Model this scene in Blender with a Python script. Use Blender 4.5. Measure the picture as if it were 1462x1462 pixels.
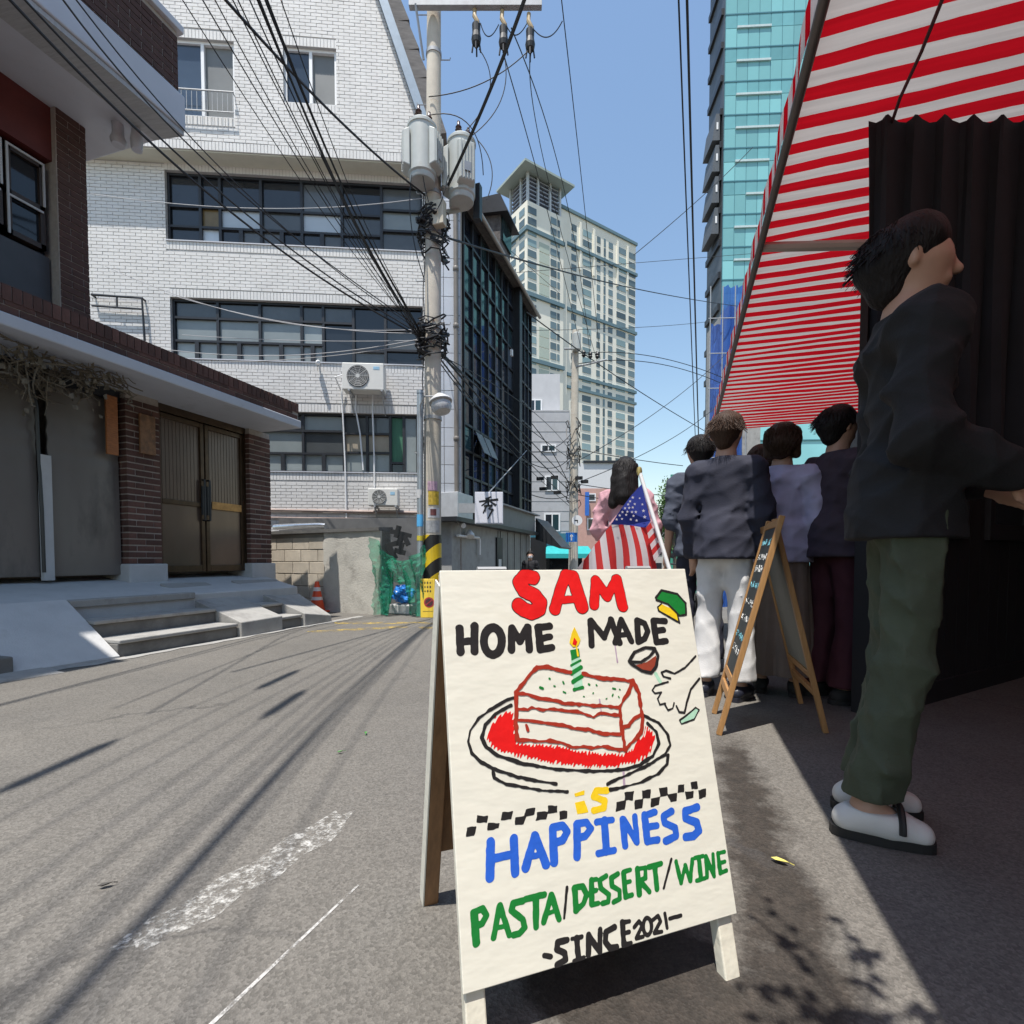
import bpy, bmesh, math, random
import numpy as np
from mathutils import Vector, Matrix
for o in list(bpy.data.objects): bpy.data.objects.remove(o, do_unlink=True)
S = bpy.context.scene; COL = S.collection
RAD = math.radians
random.seed(7)

# ---------------------------------------------------------------- camera
# world: +Y runs down the street, +X to the right, ground z=0 at the photographer's feet
FPX, CXP, HORP, PIT, CAMH = 720.0, 731.0, 800.0, RAD(2.0), 0.82
CYP = HORP + FPX*math.tan(PIT)
YAW = math.atan((970-CXP)/(FPX/math.cos(PIT)))
cam = bpy.data.cameras.new('camera'); cam_o = bpy.data.objects.new('camera', cam); COL.objects.link(cam_o)
cam.sensor_width = 36; cam.lens = 36*FPX/1462; cam.shift_y = (CYP-731)/1462
cam.clip_start = 0.02; cam.clip_end = 3000
cam_o.location = (0, 0, CAMH); cam_o.rotation_euler = (RAD(90)-PIT, 0, YAW)
S.camera = cam_o
# ---------------------------------------------------------------- light
SUN_EL = RAD(72); LX = 0.05
L = Vector((LX, 1/math.tan(SUN_EL), -1.0)).normalized()      # direction the light travels
w = bpy.data.worlds.new('World'); S.world = w; w.use_nodes = True
nt = w.node_tree; bg = nt.nodes['Background']
sky = nt.nodes.new('ShaderNodeTexSky'); sky.sky_type = 'NISHITA'; sky.sun_disc = False
sky.sun_elevation = SUN_EL; sky.sun_rotation = math.atan2(-L.x, -L.y)
sky.air_density = 1.6; sky.dust_density = 0.6; sky.ozone_density = 2.8; sky.altitude = 50
nt.links.new(sky.outputs[0], bg.inputs[0]); bg.inputs[1].default_value = 0.14
sl = bpy.data.lights.new('sun', 'SUN'); sl.energy = 5.0; sl.angle = RAD(0.53); sl.color = (1, 0.95, 0.88)
so = bpy.data.objects.new('sun', sl); COL.objects.link(so); so.location = (0, -10, 20)
so.rotation_euler = L.to_track_quat('-Z', 'Y').to_euler()
vs = S.view_settings; vs.view_transform = 'Standard'; vs.look = 'None'; vs.exposure = 0.36; vs.gamma = 1.0; vs.use_curve_mapping = False
S.render.engine = 'CYCLES'; S.render.resolution_x = S.render.resolution_y = 1024
S.cycles.max_bounces = 6; S.cycles.diffuse_bounces = 3; S.cycles.glossy_bounces = 3; S.cycles.transmission_bounces = 4; S.cycles.transparent_max_bounces = 10; S.cycles.caustics_reflective = False; S.cycles.caustics_refractive = False

# ---------------------------------------------------------------- measuring helpers
_c, _s, _cp, _sp = math.cos(YAW), math.sin(YAW), math.cos(PIT), math.sin(PIT)
EYE = Vector((0, 0, CAMH))
def ray(u, v):
    x = (u-CXP)/FPX; y = -(v-CYP)/FPX
    fw = _cp + y*_sp; up = y*_cp - _sp
    return Vector((x*_c - fw*_s, x*_s + fw*_c, up))
def gnd(u, v, z=0.0): r = ray(u, v); return EYE + r*((z-CAMH)/r.z)
def onX(u, v, X): r = ray(u, v); return EYE + r*(X/r.x)
def onY(u, v, Y): r = ray(u, v); return EYE + r*(Y/r.y)
def dep(u, v, D): r = ray(u, v); d = -r.x*_s + r.y*_c; return EYE + r*(D/d)
def onP(u, v, o, n): r = ray(u, v); return EYE + r*((Vector(o)-EYE).dot(n)/r.dot(n))
def ground_z(Y):
    if Y < 6.8: return 0.0
    return -0.092*(min(Y, 28)-6.8)*min(1, (Y-6.8)/2.5)

# ---------------------------------------------------------------- object helpers
ORI = {}
def thing(name, label, cat, loc=(0, 0, 0), group=None):
    o = bpy.data.objects.new(name, None); COL.objects.link(o); o.location = loc; o.empty_display_size = 0.1
    o['label'] = label; o['category'] = cat
    if group: o['group'] = group
    ORI[o.name] = Vector(loc); return o
def tag(o, label, cat, group=None):
    o['label'] = label; o['category'] = cat
    if group: o['group'] = group
    return o
def root_of(o):
    while o.parent: o = o.parent
    return o
class MB:
    def __init__(self, M=None): self.v = []; self.f = []; self.m = []; self.M = M; self.mi = 0
    def pt(self, p):
        p = Vector(p); self.v.append(self.M @ p if self.M else p); return len(self.v)-1
    def face(self, idx): self.f.append(tuple(idx)); self.m.append(self.mi)
    def quad(self, a, b, c, d): self.face([self.pt(a), self.pt(b), self.pt(c), self.pt(d)])
    def poly(self, pts): self.face([self.pt(p) for p in pts])
    def box(self, x0, x1, y0, y1, z0, z1):
        i = [self.pt((x, y, z)) for z in (z0, z1) for (x, y) in ((x0, y0), (x1, y0), (x1, y1), (x0, y1))]
        for q in ((0, 3, 2, 1), (4, 5, 6, 7), (0, 1, 5, 4), (1, 2, 6, 5), (2, 3, 7, 6), (3, 0, 4, 7)): self.face([i[k] for k in q])
        return self
    def hexa(self, a, b):      # two quads a (bottom) and b (top) joined
        i = [self.pt(p) for p in list(a)+list(b)]
        for q in ((0, 3, 2, 1), (4, 5, 6, 7), (0, 1, 5, 4), (1, 2, 6, 5), (2, 3, 7, 6), (3, 0, 4, 7)): self.face([i[k] for k in q])
        return self
    def prism(self, pts, d):   # outline pts extruded by vector d
        d = Vector(d); n = len(pts); a = [self.pt(p) for p in pts]; b = [self.pt(Vector(p)+d) for p in pts]
        self.face(a[::-1]); self.face(b)
        for k in range(n): self.face([a[k], a[(k+1) % n], b[(k+1) % n], b[k]])
        return self
    def tube(self, pts, r, n=8, cap=True, r1=None):
        pts = [Vector(p) for p in pts]; m = len(pts); rings = []
        ref = None
        for k, p in enumerate(pts):
            t = (pts[min(k+1, m-1)] - pts[max(k-1, 0)])
            if t.length < 1e-9: t = Vector((0, 0, 1))
            t.normalize()
            if ref is None: ref = t.orthogonal().normalized()
            u = ref - t*ref.dot(t)
            u = u.normalized() if u.length > 1e-6 else t.orthogonal().normalized()
            ref = u; q = t.cross(u); rr = (r[k] if isinstance(r, (list, tuple)) else (r if r1 is None else r + (r1-r)*k/(m-1)))
            rings.append([self.pt(p + (u*math.cos(2*math.pi*j/n) + q*math.sin(2*math.pi*j/n))*rr) for j in range(n)])
        for k in range(m-1):
            for j in range(n): self.face([rings[k][j], rings[k][(j+1) % n], rings[k+1][(j+1) % n], rings[k+1][j]])
        if cap: self.face(rings[0][::-1]); self.face(rings[-1])
        return self
    def lathe(self, c, prof, n=20, ax=(0, 0, 1)):   # prof: [(r, h)...] about axis through c
        ax = Vector(ax).normalized(); u = ax.orthogonal().normalized(); q = ax.cross(u); c = Vector(c)
        rings = [[self.pt(c + ax*h + (u*math.cos(2*math.pi*j/n) + q*math.sin(2*math.pi*j/n))*max(r, 1e-4)) for j in range(n)] for r, h in prof]
        for k in range(len(prof)-1):
            for j in range(n): self.face([rings[k][j], rings[k][(j+1) % n], rings[k+1][(j+1) % n], rings[k+1][j]])
        self.face(rings[0][::-1]); self.face(rings[-1]); return self
    def grid(self, rows):
        idx = [[self.pt(p) for p in r] for r in rows]
        for a, b in zip(idx, idx[1:]):
            for k in range(len(a)-1): self.face([a[k], a[k+1], b[k+1], b[k]])
        return self
    def build(self, name, mats, parent=None, smooth=False, bevel=0, fix=True):
        root = root_of(parent) if parent else None
        off = ORI.get(root.name, Vector()) if root else Vector()
        me = bpy.data.meshes.new(name)
        me.from_pydata([tuple(p-off) for p in self.v], [], self.f)
        if not isinstance(mats, (list, tuple)): mats = [mats]
        for m_ in mats: me.materials.append(m_)
        if len(mats) > 1: me.polygons.foreach_set('material_index', self.m)
        if fix and len(self.f) < 60000:
            bm = bmesh.new(); bm.from_mesh(me); bmesh.ops.recalc_face_normals(bm, faces=bm.faces); bm.to_mesh(me); bm.free()
        if smooth:
            me.polygons.foreach_set('use_smooth', [True]*len(me.polygons))
            try: me.set_sharp_from_angle(angle=RAD(38))
            except Exception: pass
        me.update()
        o = bpy.data.objects.new(name, me); COL.objects.link(o)
        if parent: o.parent = parent
        if bevel:
            b = o.modifiers.new('bevel', 'BEVEL'); b.width = bevel; b.segments = 2; b.limit_method = 'ANGLE'; b.angle_limit = RAD(40)
        return o
def frame(o, d, n, up=(0, 0, 1)):   # local (a along d, b out along n, c up) -> world
    M = Matrix.Identity(4)
    for i in range(3): M[i][0] = d[i]; M[i][1] = n[i]; M[i][2] = up[i]; M[i][3] = o[i]
    return M
def place(me_obj, name, parent, off, rotz=0):     # instance sharing mesh data
    o = bpy.data.objects.new(name, me_obj); COL.objects.link(o); o.parent = parent
    o.location = Vector(off) - ORI.get(root_of(parent).name, Vector()); o.rotation_euler = (0, 0, rotz); return o

# ---------------------------------------------------------------- materials
MT = {}
def mat(name, col, rough=0.6, metal=0.0, var=0.12, scale=6.0, bump=0.0, bscale=80.0, spec=0.5, dirt=None, rnd=0.0, stretch=(1, 1, 1), coat=0.0, dirt_scale=1.7, dirt_lo=.5):
    if name in MT: return MT[name]
    m = bpy.data.materials.new(name); m.use_nodes = True; t = m.node_tree; N = t.nodes; Lk = t.links
    b = N['Principled BSDF']; b.inputs['Roughness'].default_value = rough; b.inputs['Metallic'].default_value = metal
    b.inputs['Specular IOR Level'].default_value = spec; b.inputs['Coat Weight'].default_value = coat
    tc = N.new('ShaderNodeTexCoord'); mp = N.new('ShaderNodeMapping'); mp.inputs['Scale'].default_value = stretch
    Lk.new(tc.outputs['Object'], mp.inputs['Vector'])
    ns = N.new('ShaderNodeTexNoise'); ns.inputs['Scale'].default_value = scale; ns.inputs['Detail'].default_value = 3; ns.inputs['Roughness'].default_value = .62
    Lk.new(mp.outputs[0], ns.inputs['Vector'])
    rp = N.new('ShaderNodeMapRange'); rp.inputs[1].default_value = .25; rp.inputs[2].default_value = .75; rp.inputs[3].default_value = 1-var; rp.inputs[4].default_value = 1+var
    Lk.new(ns.outputs['Fac'], rp.inputs[0]); val = rp.outputs[0]
    if rnd:
        oi = N.new('ShaderNodeObjectInfo'); r2 = N.new('ShaderNodeMapRange'); r2.inputs[3].default_value = 1-rnd; r2.inputs[4].default_value = 1+rnd
        Lk.new(oi.outputs['Random'], r2.inputs[0]); mm = N.new('ShaderNodeMath'); mm.operation = 'MULTIPLY'
        Lk.new(val, mm.inputs[0]); Lk.new(r2.outputs[0], mm.inputs[1]); val = mm.outputs[0]
    mx = N.new('ShaderNodeVectorMath'); mx.operation = 'SCALE'; mx.inputs[0].default_value = col[:3]; Lk.new(val, mx.inputs['Scale'])
    out = mx.outputs[0]
    if dirt:
        n2 = N.new('ShaderNodeTexNoise'); n2.inputs['Scale'].default_value = dirt_scale; n2.inputs['Detail'].default_value = 5; n2.inputs['Roughness'].default_value = .7
        Lk.new(mp.outputs[0], n2.inputs['Vector'])
        r3 = N.new('ShaderNodeMapRange'); r3.inputs[1].default_value = dirt_lo; r3.inputs[2].default_value = dirt_lo+.22; Lk.new(n2.outputs['Fac'], r3.inputs[0])
        mc = N.new('ShaderNodeMix'); mc.data_type = 'RGBA'; Lk.new(r3.outputs[0], mc.inputs['Factor']); Lk.new(out, mc.inputs['A']); mc.inputs['B'].default_value = (*dirt[:3], 1)
        out = mc.outputs['Result']
    Lk.new(out, b.inputs['Base Color'])
    if bump:
        n3 = N.new('ShaderNodeTexNoise'); n3.inputs['Scale'].default_value = bscale; n3.inputs['Detail'].default_value = 2; Lk.new(mp.outputs[0], n3.inputs['Vector'])
        bp = N.new('ShaderNodeBump'); bp.inputs['Strength'].default_value = bump; bp.inputs['Distance'].default_value = .01
        Lk.new(n3.outputs['Fac'], bp.inputs['Height']); Lk.new(bp.outputs[0], b.inputs['Normal'])
    MT[name] = m; return m
def glassy(name, col, rough=.06, var=.25, scale=.8, rnd=.35):
    m = mat(name, col, rough, var=var, scale=scale, rnd=rnd, spec=.6); return m
def translucent(name, col, trans=.5, alpha=1.0, stripe=None):
    m = bpy.data.materials.new(name); m.use_nodes = True; t = m.node_tree; N = t.nodes; Lk = t.links; N.remove(N['Principled BSDF'])
    d = N.new('ShaderNodeBsdfDiffuse'); tr = N.new('ShaderNodeBsdfTranslucent'); mx = N.new('ShaderNodeMixShader'); mx.inputs[0].default_value = trans
    d.inputs[0].default_value = (*col, 1); tr.inputs[0].default_value = (*col, 1)
    Lk.new(d.outputs[0], mx.inputs[1]); Lk.new(tr.outputs[0], mx.inputs[2]); out = mx.outputs[0]
    if alpha < 1:
        tp = N.new('ShaderNodeBsdfTransparent'); m2 = N.new('ShaderNodeMixShader'); m2.inputs[0].default_value = alpha
        Lk.new(tp.outputs[0], m2.inputs[1]); Lk.new(out, m2.inputs[2]); out = m2.outputs[0]
    if stripe:
        tc = N.new('ShaderNodeTexCoord'); sp = N.new('ShaderNodeSeparateXYZ'); Lk.new(tc.outputs['Object'], sp.inputs[0])
        nz = N.new('ShaderNodeTexNoise'); nz.inputs['Scale'].default_value = 9; nz.inputs['Detail'].default_value = 4; Lk.new(tc.outputs['Object'], nz.inputs['Vector'])
        ad = N.new('ShaderNodeMath'); ad.operation = 'MULTIPLY_ADD'; ad.inputs[1].default_value = .008; Lk.new(nz.outputs['Fac'], ad.inputs[0]); Lk.new(sp.outputs[1], ad.inputs[2])
        a2 = N.new('ShaderNodeMath'); a2.operation = 'SUBTRACT'; a2.inputs[1].default_value = stripe[0]; Lk.new(ad.outputs[0], a2.inputs[0])
        md = N.new('ShaderNodeMath'); md.operation = 'WRAP'; md.inputs[1].default_value = stripe[1]; md.inputs[2].default_value = 0; Lk.new(a2.outputs[0], md.inputs[0])
        gt = N.new('ShaderNodeMath'); gt.operation = 'GREATER_THAN'; gt.inputs[1].default_value = stripe[1]*stripe[2]; Lk.new(md.outputs[0], gt.inputs[0])
        mc = N.new('ShaderNodeMix'); mc.data_type = 'RGBA'; Lk.new(gt.outputs[0], mc.inputs['Factor'])
        n2 = N.new('ShaderNodeTexNoise'); n2.inputs['Scale'].default_value = 14; n2.inputs['Detail'].default_value = 6
        mp = N.new('ShaderNodeMapping'); mp.inputs['Scale'].default_value = (.15, 3, 1); Lk.new(tc.outputs['Object'], mp.inputs[0]); Lk.new(mp.outputs[0], n2.inputs['Vector'])
        r = N.new('ShaderNodeMapRange'); r.inputs[1].default_value = .3; r.inputs[2].default_value = .7; r.inputs[3].default_value = .84; r.inputs[4].default_value = 1.08; Lk.new(n2.outputs['Fac'], r.inputs[0])
        mc.inputs['A'].default_value = (*col, 1); mc.inputs['B'].default_value = (*stripe[3], 1)
        vm = N.new('ShaderNodeVectorMath'); vm.operation = 'SCALE'; Lk.new(mc.outputs['Result'], vm.inputs[0]); Lk.new(r.outputs[0], vm.inputs['Scale'])
        Lk.new(vm.outputs[0], d.inputs[0]); Lk.new(vm.outputs[0], tr.inputs[0])
    Lk.new(out, N['Material Output'].inputs[0]); MT[name] = m; return m

M_white_brick = mat('painted_white_brick', (.655, .64, .62), .7, var=.07, scale=3, bump=.3, bscale=120, dirt=(.55, .535, .51), dirt_scale=1.1, dirt_lo=.56)
M_white_mortar = mat('painted_mortar', (.45, .44, .43), .9, var=.1, scale=9)
M_brick = mat('brown_brick', (.100, .046, .035), .8, var=.25, scale=18, bump=.4, bscale=130, rnd=.38)
M_mortar = mat('grey_mortar', (.37, .325, .285), .95, var=.15, scale=20, bump=.3)
M_conc = mat('concrete', (.34, .33, .31), .9, var=.12, scale=5, bump=.35, bscale=90, dirt=(.20, .19, .18), dirt_scale=2.3, dirt_lo=.52)
M_conc_white = mat('pale_concrete', (.50, .50, .495), .85, var=.1, scale=4, bump=.25, bscale=90, dirt=(.38, .37, .35), dirt_scale=2.0, dirt_lo=.55)
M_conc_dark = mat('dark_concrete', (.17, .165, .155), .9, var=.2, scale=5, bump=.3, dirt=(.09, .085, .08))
M_slab = mat('painted_slab', (.52, .53, .57), .7, var=.07, scale=2, dirt=(.38, .38, .39), dirt_lo=.56)
M_dark_metal = mat('dark_metal', (.03, .032, .036), .4, .3, var=.2)
M_frame = mat('dark_window_frame', (.025, .027, .032), .45, .2)
M_white_pvc = mat('white_pvc', (.78, .78, .78), .4, var=.04)
M_glass = glassy('dark_glass', (.018, .022, .028), .05)
M_glass_blue = glassy('sky_glass', (.05, .07, .10), .03)
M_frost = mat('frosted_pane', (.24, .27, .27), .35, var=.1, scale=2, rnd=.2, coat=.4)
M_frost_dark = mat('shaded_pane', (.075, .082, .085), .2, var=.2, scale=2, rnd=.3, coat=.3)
M_blind = mat('blind_behind_pane', (.40, .45, .50), .35, var=.06, scale=2, rnd=.15, coat=.4)
M_amber = mat('amber_pane', (.16, .11, .04), .3, var=.2)
M_beige_blind = mat('beige_blind', (.34, .29, .22), .4, var=.1, scale=4)
M_green_curtain = mat('green_curtain', (.05, .17, .10), .6, var=.25, scale=3, stretch=(8, 8, .5))
M_pole = mat('pole_concrete', (.55, .50, .42), .9, var=.12, scale=5, bump=.25, bscale=70, dirt=(.42, .38, .32), dirt_lo=.56)
M_galv = mat('galvanised', (.36, .37, .38), .6, .25, var=.12, scale=12)
M_tf = mat('transformer_paint', (.44, .46, .44), .5, var=.08, scale=5, dirt=(.32, .29, .24), dirt_lo=.58)
M_cable = mat('black_cable', (.012, .012, .014), .55, var=.1)
M_cable_grey = mat('grey_cable', (.35, .35, .36), .6, var=.1)
M_wood = mat('pine_wood', (.42, .22, .08), .5, var=.2, scale=7, stretch=(8, 8, .7), bump=.15, bscale=20)
M_ply = mat('plywood_brown', (.24, .125, .055), .6, var=.25, scale=8, stretch=(8, 8, .6))
M_black = mat('black_paint', (.012, .012, .013), .5, var=.15)
# ================================================================ GROUND
def asphalt_mat():
    m = bpy.data.materials.new('asphalt'); m.use_nodes = True; t = m.node_tree; N = t.nodes; Lk = t.links; b = N['Principled BSDF']
    tc = N.new('ShaderNodeTexCoord'); P = tc.outputs['Object']
    def noise(s, d=4, r=.6, vec=P):
        n = N.new('ShaderNodeTexNoise'); n.inputs['Scale'].default_value = s; n.inputs['Detail'].default_value = d; n.inputs['Roughness'].default_value = r; Lk.new(vec, n.inputs['Vector']); return n.outputs['Fac']
    def mr(x, a, b_, c, d):
        r = N.new('ShaderNodeMapRange'); 
        for i, v in enumerate((a, b_, c, d)): r.inputs[i+1].default_value = v
        Lk.new(x, r.inputs[0]); return r.outputs[0]
    def mth(op, x, y=None, z=None):
        n = N.new('ShaderNodeMath'); n.operation = op
        for i, q in enumerate((x, y, z)):
            if q is None: continue
            if isinstance(q, (int, float)): n.inputs[i].default_value = q
            else: Lk.new(q, n.inputs[i])
        return n.outputs[0]
    def mixc(f, a, b_):
        n = N.new('ShaderNodeMix'); n.data_type = 'RGBA'
        for k, q in (('Factor', f), ('A', a), ('B', b_)):
            if isinstance(q, tuple): n.inputs[k].default_value = (*q, 1)
            elif isinstance(q, (int, float)): n.inputs[k].default_value = q
            else: Lk.new(q, n.inputs[k])
        return n.outputs['Result']
    vo = N.new('ShaderNodeTexVoronoi'); vo.inputs['Scale'].default_value = 150; Lk.new(P, vo.inputs['Vector'])
    vo2 = N.new('ShaderNodeTexVoronoi'); vo2.inputs['Scale'].default_value = 330; Lk.new(P, vo2.inputs['Vector'])
    hs = N.new('ShaderNodeSeparateColor'); Lk.new(vo.outputs['Color'], hs.inputs[0])
    grain = mr(hs.outputs[0], 0, 1, .78, 1.25)
    hs2 = N.new('ShaderNodeSeparateColor'); Lk.new(vo2.outputs['Color'], hs2.inputs[0])
    grain2 = mr(hs2.outputs[1], 0, 1, .88, 1.12)
    big = mr(noise(.55, 6), .3, .7, .88, 1.10); mid = mr(noise(7, 6, .7), .3, .7, .93, 1.07)
    k = mth('MULTIPLY', mth('MULTIPLY', grain, grain2), mth('MULTIPLY', big, mid))
    base = mixc(mr(noise(1.3, 5), .4, .65, 0, .6), (.146, .136, .121), (.125, .118, .108))
    # oil and drink stains along the shop side and near the sign (spilled, with their own ragged outline)
    sp = N.new('ShaderNodeSeparateXYZ'); Lk.new(P, sp.inputs[0]); X, Y = sp.outputs[0], sp.outputs[1]
    wob = mth('MULTIPLY_ADD', noise(5.5, 7, .72), .34, -.17)
    d = mth('ABSOLUTE', mth('SUBTRACT', mth('ADD', X, wob), .225))
    edge = mth('MULTIPLY_ADD', Y, -.02, .135)
    wet = mr(mth('SUBTRACT', d, edge), -.055, .022, 1, 0)
    wy = mth('MULTIPLY', mr(mth('ADD', Y, mth('MULTIPLY', wob, 2.0)), 2.3, 2.55, 1, 0), mr(Y, -2.0, -1.6, 0, 1))
    d2 = mth('ADD', mth('ABSOLUTE', mth('SUBTRACT', mth('ADD', X, mth('MULTIPLY', wob, 1.3)), -.02)), mth('MULTIPLY', mth('ABSOLUTE', mth('SUBTRACT', Y, .92)), .9))
    wet2 = mr(d2, .26, .31, 1, 0)
    wetm = mth('MAXIMUM', mth('MULTIPLY', wet, wy), wet2)
    stain = mixc(mr(noise(20, 5), .35, .7, 0, 1), (.022, .018, .0145), (.045, .036, .029))
    col = mixc(mth('MULTIPLY', wetm, .88), base, stain)
    # small tar drips and faint cracks
    v3 = N.new('ShaderNodeTexVoronoi'); v3.feature = 'DISTANCE_TO_EDGE'; v3.inputs['Scale'].default_value = .42
    wv = N.new('ShaderNodeVectorMath'); wv.operation = 'MULTIPLY_ADD'; nn = N.new('ShaderNodeTexNoise'); nn.inputs['Scale'].default_value = 2.2; nn.inputs['Detail'].default_value = 6; Lk.new(P, nn.inputs['Vector'])
    Lk.new(nn.outputs['Color'], wv.inputs[0]); wv.inputs[1].default_value = (.5, .5, 0); Lk.new(P, wv.inputs[2]); Lk.new(wv.outputs[0], v3.inputs['Vector'])
    crack = mth('MULTIPLY', mr(v3.outputs['Distance'], .002, .006, 1, 0), mr(noise(.9), .5, .62, 0, .55))
    spots = mr(noise(13, 2), .745, .77, 0, .5)
    col = mixc(mth('MAXIMUM', crack, spots), col, (.06, .057, .055))
    sc = N.new('ShaderNodeVectorMath'); sc.operation = 'SCALE'; Lk.new(col, sc.inputs[0]); Lk.new(k, sc.inputs['Scale']); Lk.new(sc.outputs[0], b.inputs['Base Color'])
    Lk.new(mth('MULTIPLY_ADD', wetm, -.25, .9), b.inputs['Roughness']); b.inputs['Specular IOR Level'].default_value = .35
    h = mth('ADD', mth('MULTIPLY', vo.outputs['Distance'], 1.0), mth('MULTIPLY', vo2.outputs['Distance'], .5))
    bp = N.new('ShaderNodeBump'); bp.inputs['Strength'].default_value = .32; bp.inputs['Distance'].default_value = .004; Lk.new(h, bp.inputs['Height']); Lk.new(bp.outputs[0], b.inputs['Normal'])
    return m
M_asph = asphalt_mat()
ys = [-60, -20, -8, -3, 0, 2, 4, 5.5, 6.8, 7.3, 7.8, 8.3, 8.8, 9.3, 10, 12, 15, 18, 22, 28, 40, 80, 160, 320, 900]
mb = MB(); mb.grid([[(x, y, ground_z(y)) for x in (-500, -60, -15, -5, -2, 0, 2, 5, 15, 60, 500)] for y in ys])
o = mb.build('road', M_asph); o['kind'] = 'structure'
# painted marks, worn to flecks
def worn_paint(name, col, thr, sc=26):
    m = translucent(name, col, .0); t = m.node_tree; N = t.nodes; Lk = t.links
    out = N['Material Output'].inputs[0].links[0].from_socket
    tc = N.new('ShaderNodeTexCoord'); n = N.new('ShaderNodeTexNoise'); n.inputs['Scale'].default_value = sc; n.inputs['Detail'].default_value = 9; n.inputs['Roughness'].default_value = .8; Lk.new(tc.outputs['Object'], n.inputs['Vector'])
    g = N.new('ShaderNodeMapRange'); g.inputs[1].default_value = thr-.05; g.inputs[2].default_value = thr+.09; Lk.new(n.outputs['Fac'], g.inputs[0])
    tp = N.new('ShaderNodeBsdfTransparent'); mx = N.new('ShaderNodeMixShader'); Lk.new(g.outputs[0], mx.inputs[0]); Lk.new(tp.outputs[0], mx.inputs[1]); Lk.new(out, mx.inputs[2]); Lk.new(mx.outputs[0], N['Material Output'].inputs[0]); return m
M_worn = worn_paint('worn_white_paint', (.50, .49, .46), .525, 38); M_worn_y = worn_paint('worn_yellow_paint', (.42, .31, .11), .51, 7); M_worn_l = worn_paint('chalk_line_paint', (.50, .49, .47), .46, 24)
def ground_patch(name, pts, m, z=.0015):
    mb = MB(); mb.poly([(p[0], p[1], z+ground_z(p[1])) for p in pts]); o = mb.build(name, m); o['kind'] = 'structure'; return o
ground_patch('road_marking', [(-1.13, .70), (-1.09, .74), (-1.06, .72), (-1.035, .80), (-1.0, .86), (-1.01, .95), (-.975, 1.02), (-.985, 1.12), (-.955, 1.2), (-.965, 1.28), (-.985, 1.31), (-1.0, 1.38), (-1.03, 1.34), (-1.06, 1.36), (-1.07, 1.25), (-1.095, 1.18), (-1.085, 1.06), (-1.12, .97), (-1.115, .86), (-1.145, .80)], M_worn)
ground_patch('road_marking', [(-.785, .55), (-.775, .55), (-.757, 1.06), (-.763, 1.06)], M_worn_l)
ground_patch('road_marking', [(-4.1, 4.75), (-3.3, 5.55), (-3.1, 5.45), (-3.9, 4.7)], M_worn_y)
ground_patch('road_marking', [(-3.05, 5.5), (-2.4, 5.9), (-2.2, 5.7), (-2.9, 5.35)], M_worn_y)
ground_patch('road_marking', [(-4.35, 5.6), (-2.2, 6.3), (-2.1, 6.1), (-4.2, 5.42)], M_worn_y)
mb = MB(); rr = random.Random(3)       # pale gutter strip in front of the steps
ed = [(-4.36+rr.uniform(-.04, .05), 1.2+k*.15) for k in range(35)]
mb.grid([[(-4.46, y, .004), (x, y, .0045)] for x, y in ed]); o = mb.build('gutter_strip', M_conc); o['kind'] = 'structure'

# ================================================================ BRICK HOUSE (left)
HO = (-6.0, 4.0, 0)
house = thing('brick_house', 'brown brick house with double bronze gate, concrete steps and overhanging white roof slab', 'house', HO)
mb = MB(); mb.box(-9, -6.32, -3, 6.1, -.1, 3.0); mb.box(-6.32, -6.02, -3, 2.2, .0, 2.72); mb.build('wall', M_mortar, house)
# platform and stairs
mb = MB()
mb.hexa([(-6.35, -3, -.1), (-5.07, -3, -.1), (-5.07, 5.75, -.1), (-6.35, 6.2, -.1)], [(-6.35, -3, .64), (-5.07, -3, .452), (-5.07, 5.75, .452), (-6.35, 6.2, .64)])
plat = mb.build('platform', M_conc_white, house, bevel=.012)
def stair(y0, y1, xs, zs, skew=0):
    for x, z, xb in zip(xs, zs, [-5.10, -5.10, -5.10]):
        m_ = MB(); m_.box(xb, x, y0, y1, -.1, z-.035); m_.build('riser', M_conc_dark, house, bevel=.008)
        m_ = MB(); m_.box(xb+.002, x+.022, y0+.003, y1-.003, z-.035, z); m_.build('tread', M_conc, house, bevel=.009)
stair(2.955, 4.16, [-4.77, -4.47], [.30, .15]); 
m_ = MB(); m_.box(-5.3, -5.045, 2.957, 4.158, .40, .468); m_.build('tread', M_conc, house, bevel=.009)
stair(4.77, 5.12, [-4.77, -4.47], [.29, .15])
mb = MB()          # left ramp of pale render running down to the road
mb.hexa([(-5.09, .2, -.1), (-4.55, .2, -.1), (-4.44, 2.95, -.1), (-5.09, 2.95, -.1)], [(-5.09, .2, .475), (-4.55, .2, .04), (-4.44, 2.95, .02), (-5.09, 2.95, .475)])
mb.build('ramp', M_conc_white, house)
for y0, y1, y2, zf in ((4.17, 4.76, 4.76, .17), (5.13, 5.64, 5.92, .085)):
    mb = MB(); mb.hexa([(-5.6, y0, -.1), (-4.42, y0, -.1), (-4.42, y1, -.1), (-5.6, y2, -.1)], [(-5.6, y0, .56), (-4.42, y0, .16), (-4.42, y1, zf), (-5.6, y2, .55)]); mb.build('ramp', M_conc, house, bevel=.01)
# canopy slab over the gate
mb = MB(); mb.box(-6.4, -5.2, -3, 6.02, 2.72, 2.83); mb.build('canopy', M_slab, house, bevel=.012)
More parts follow.
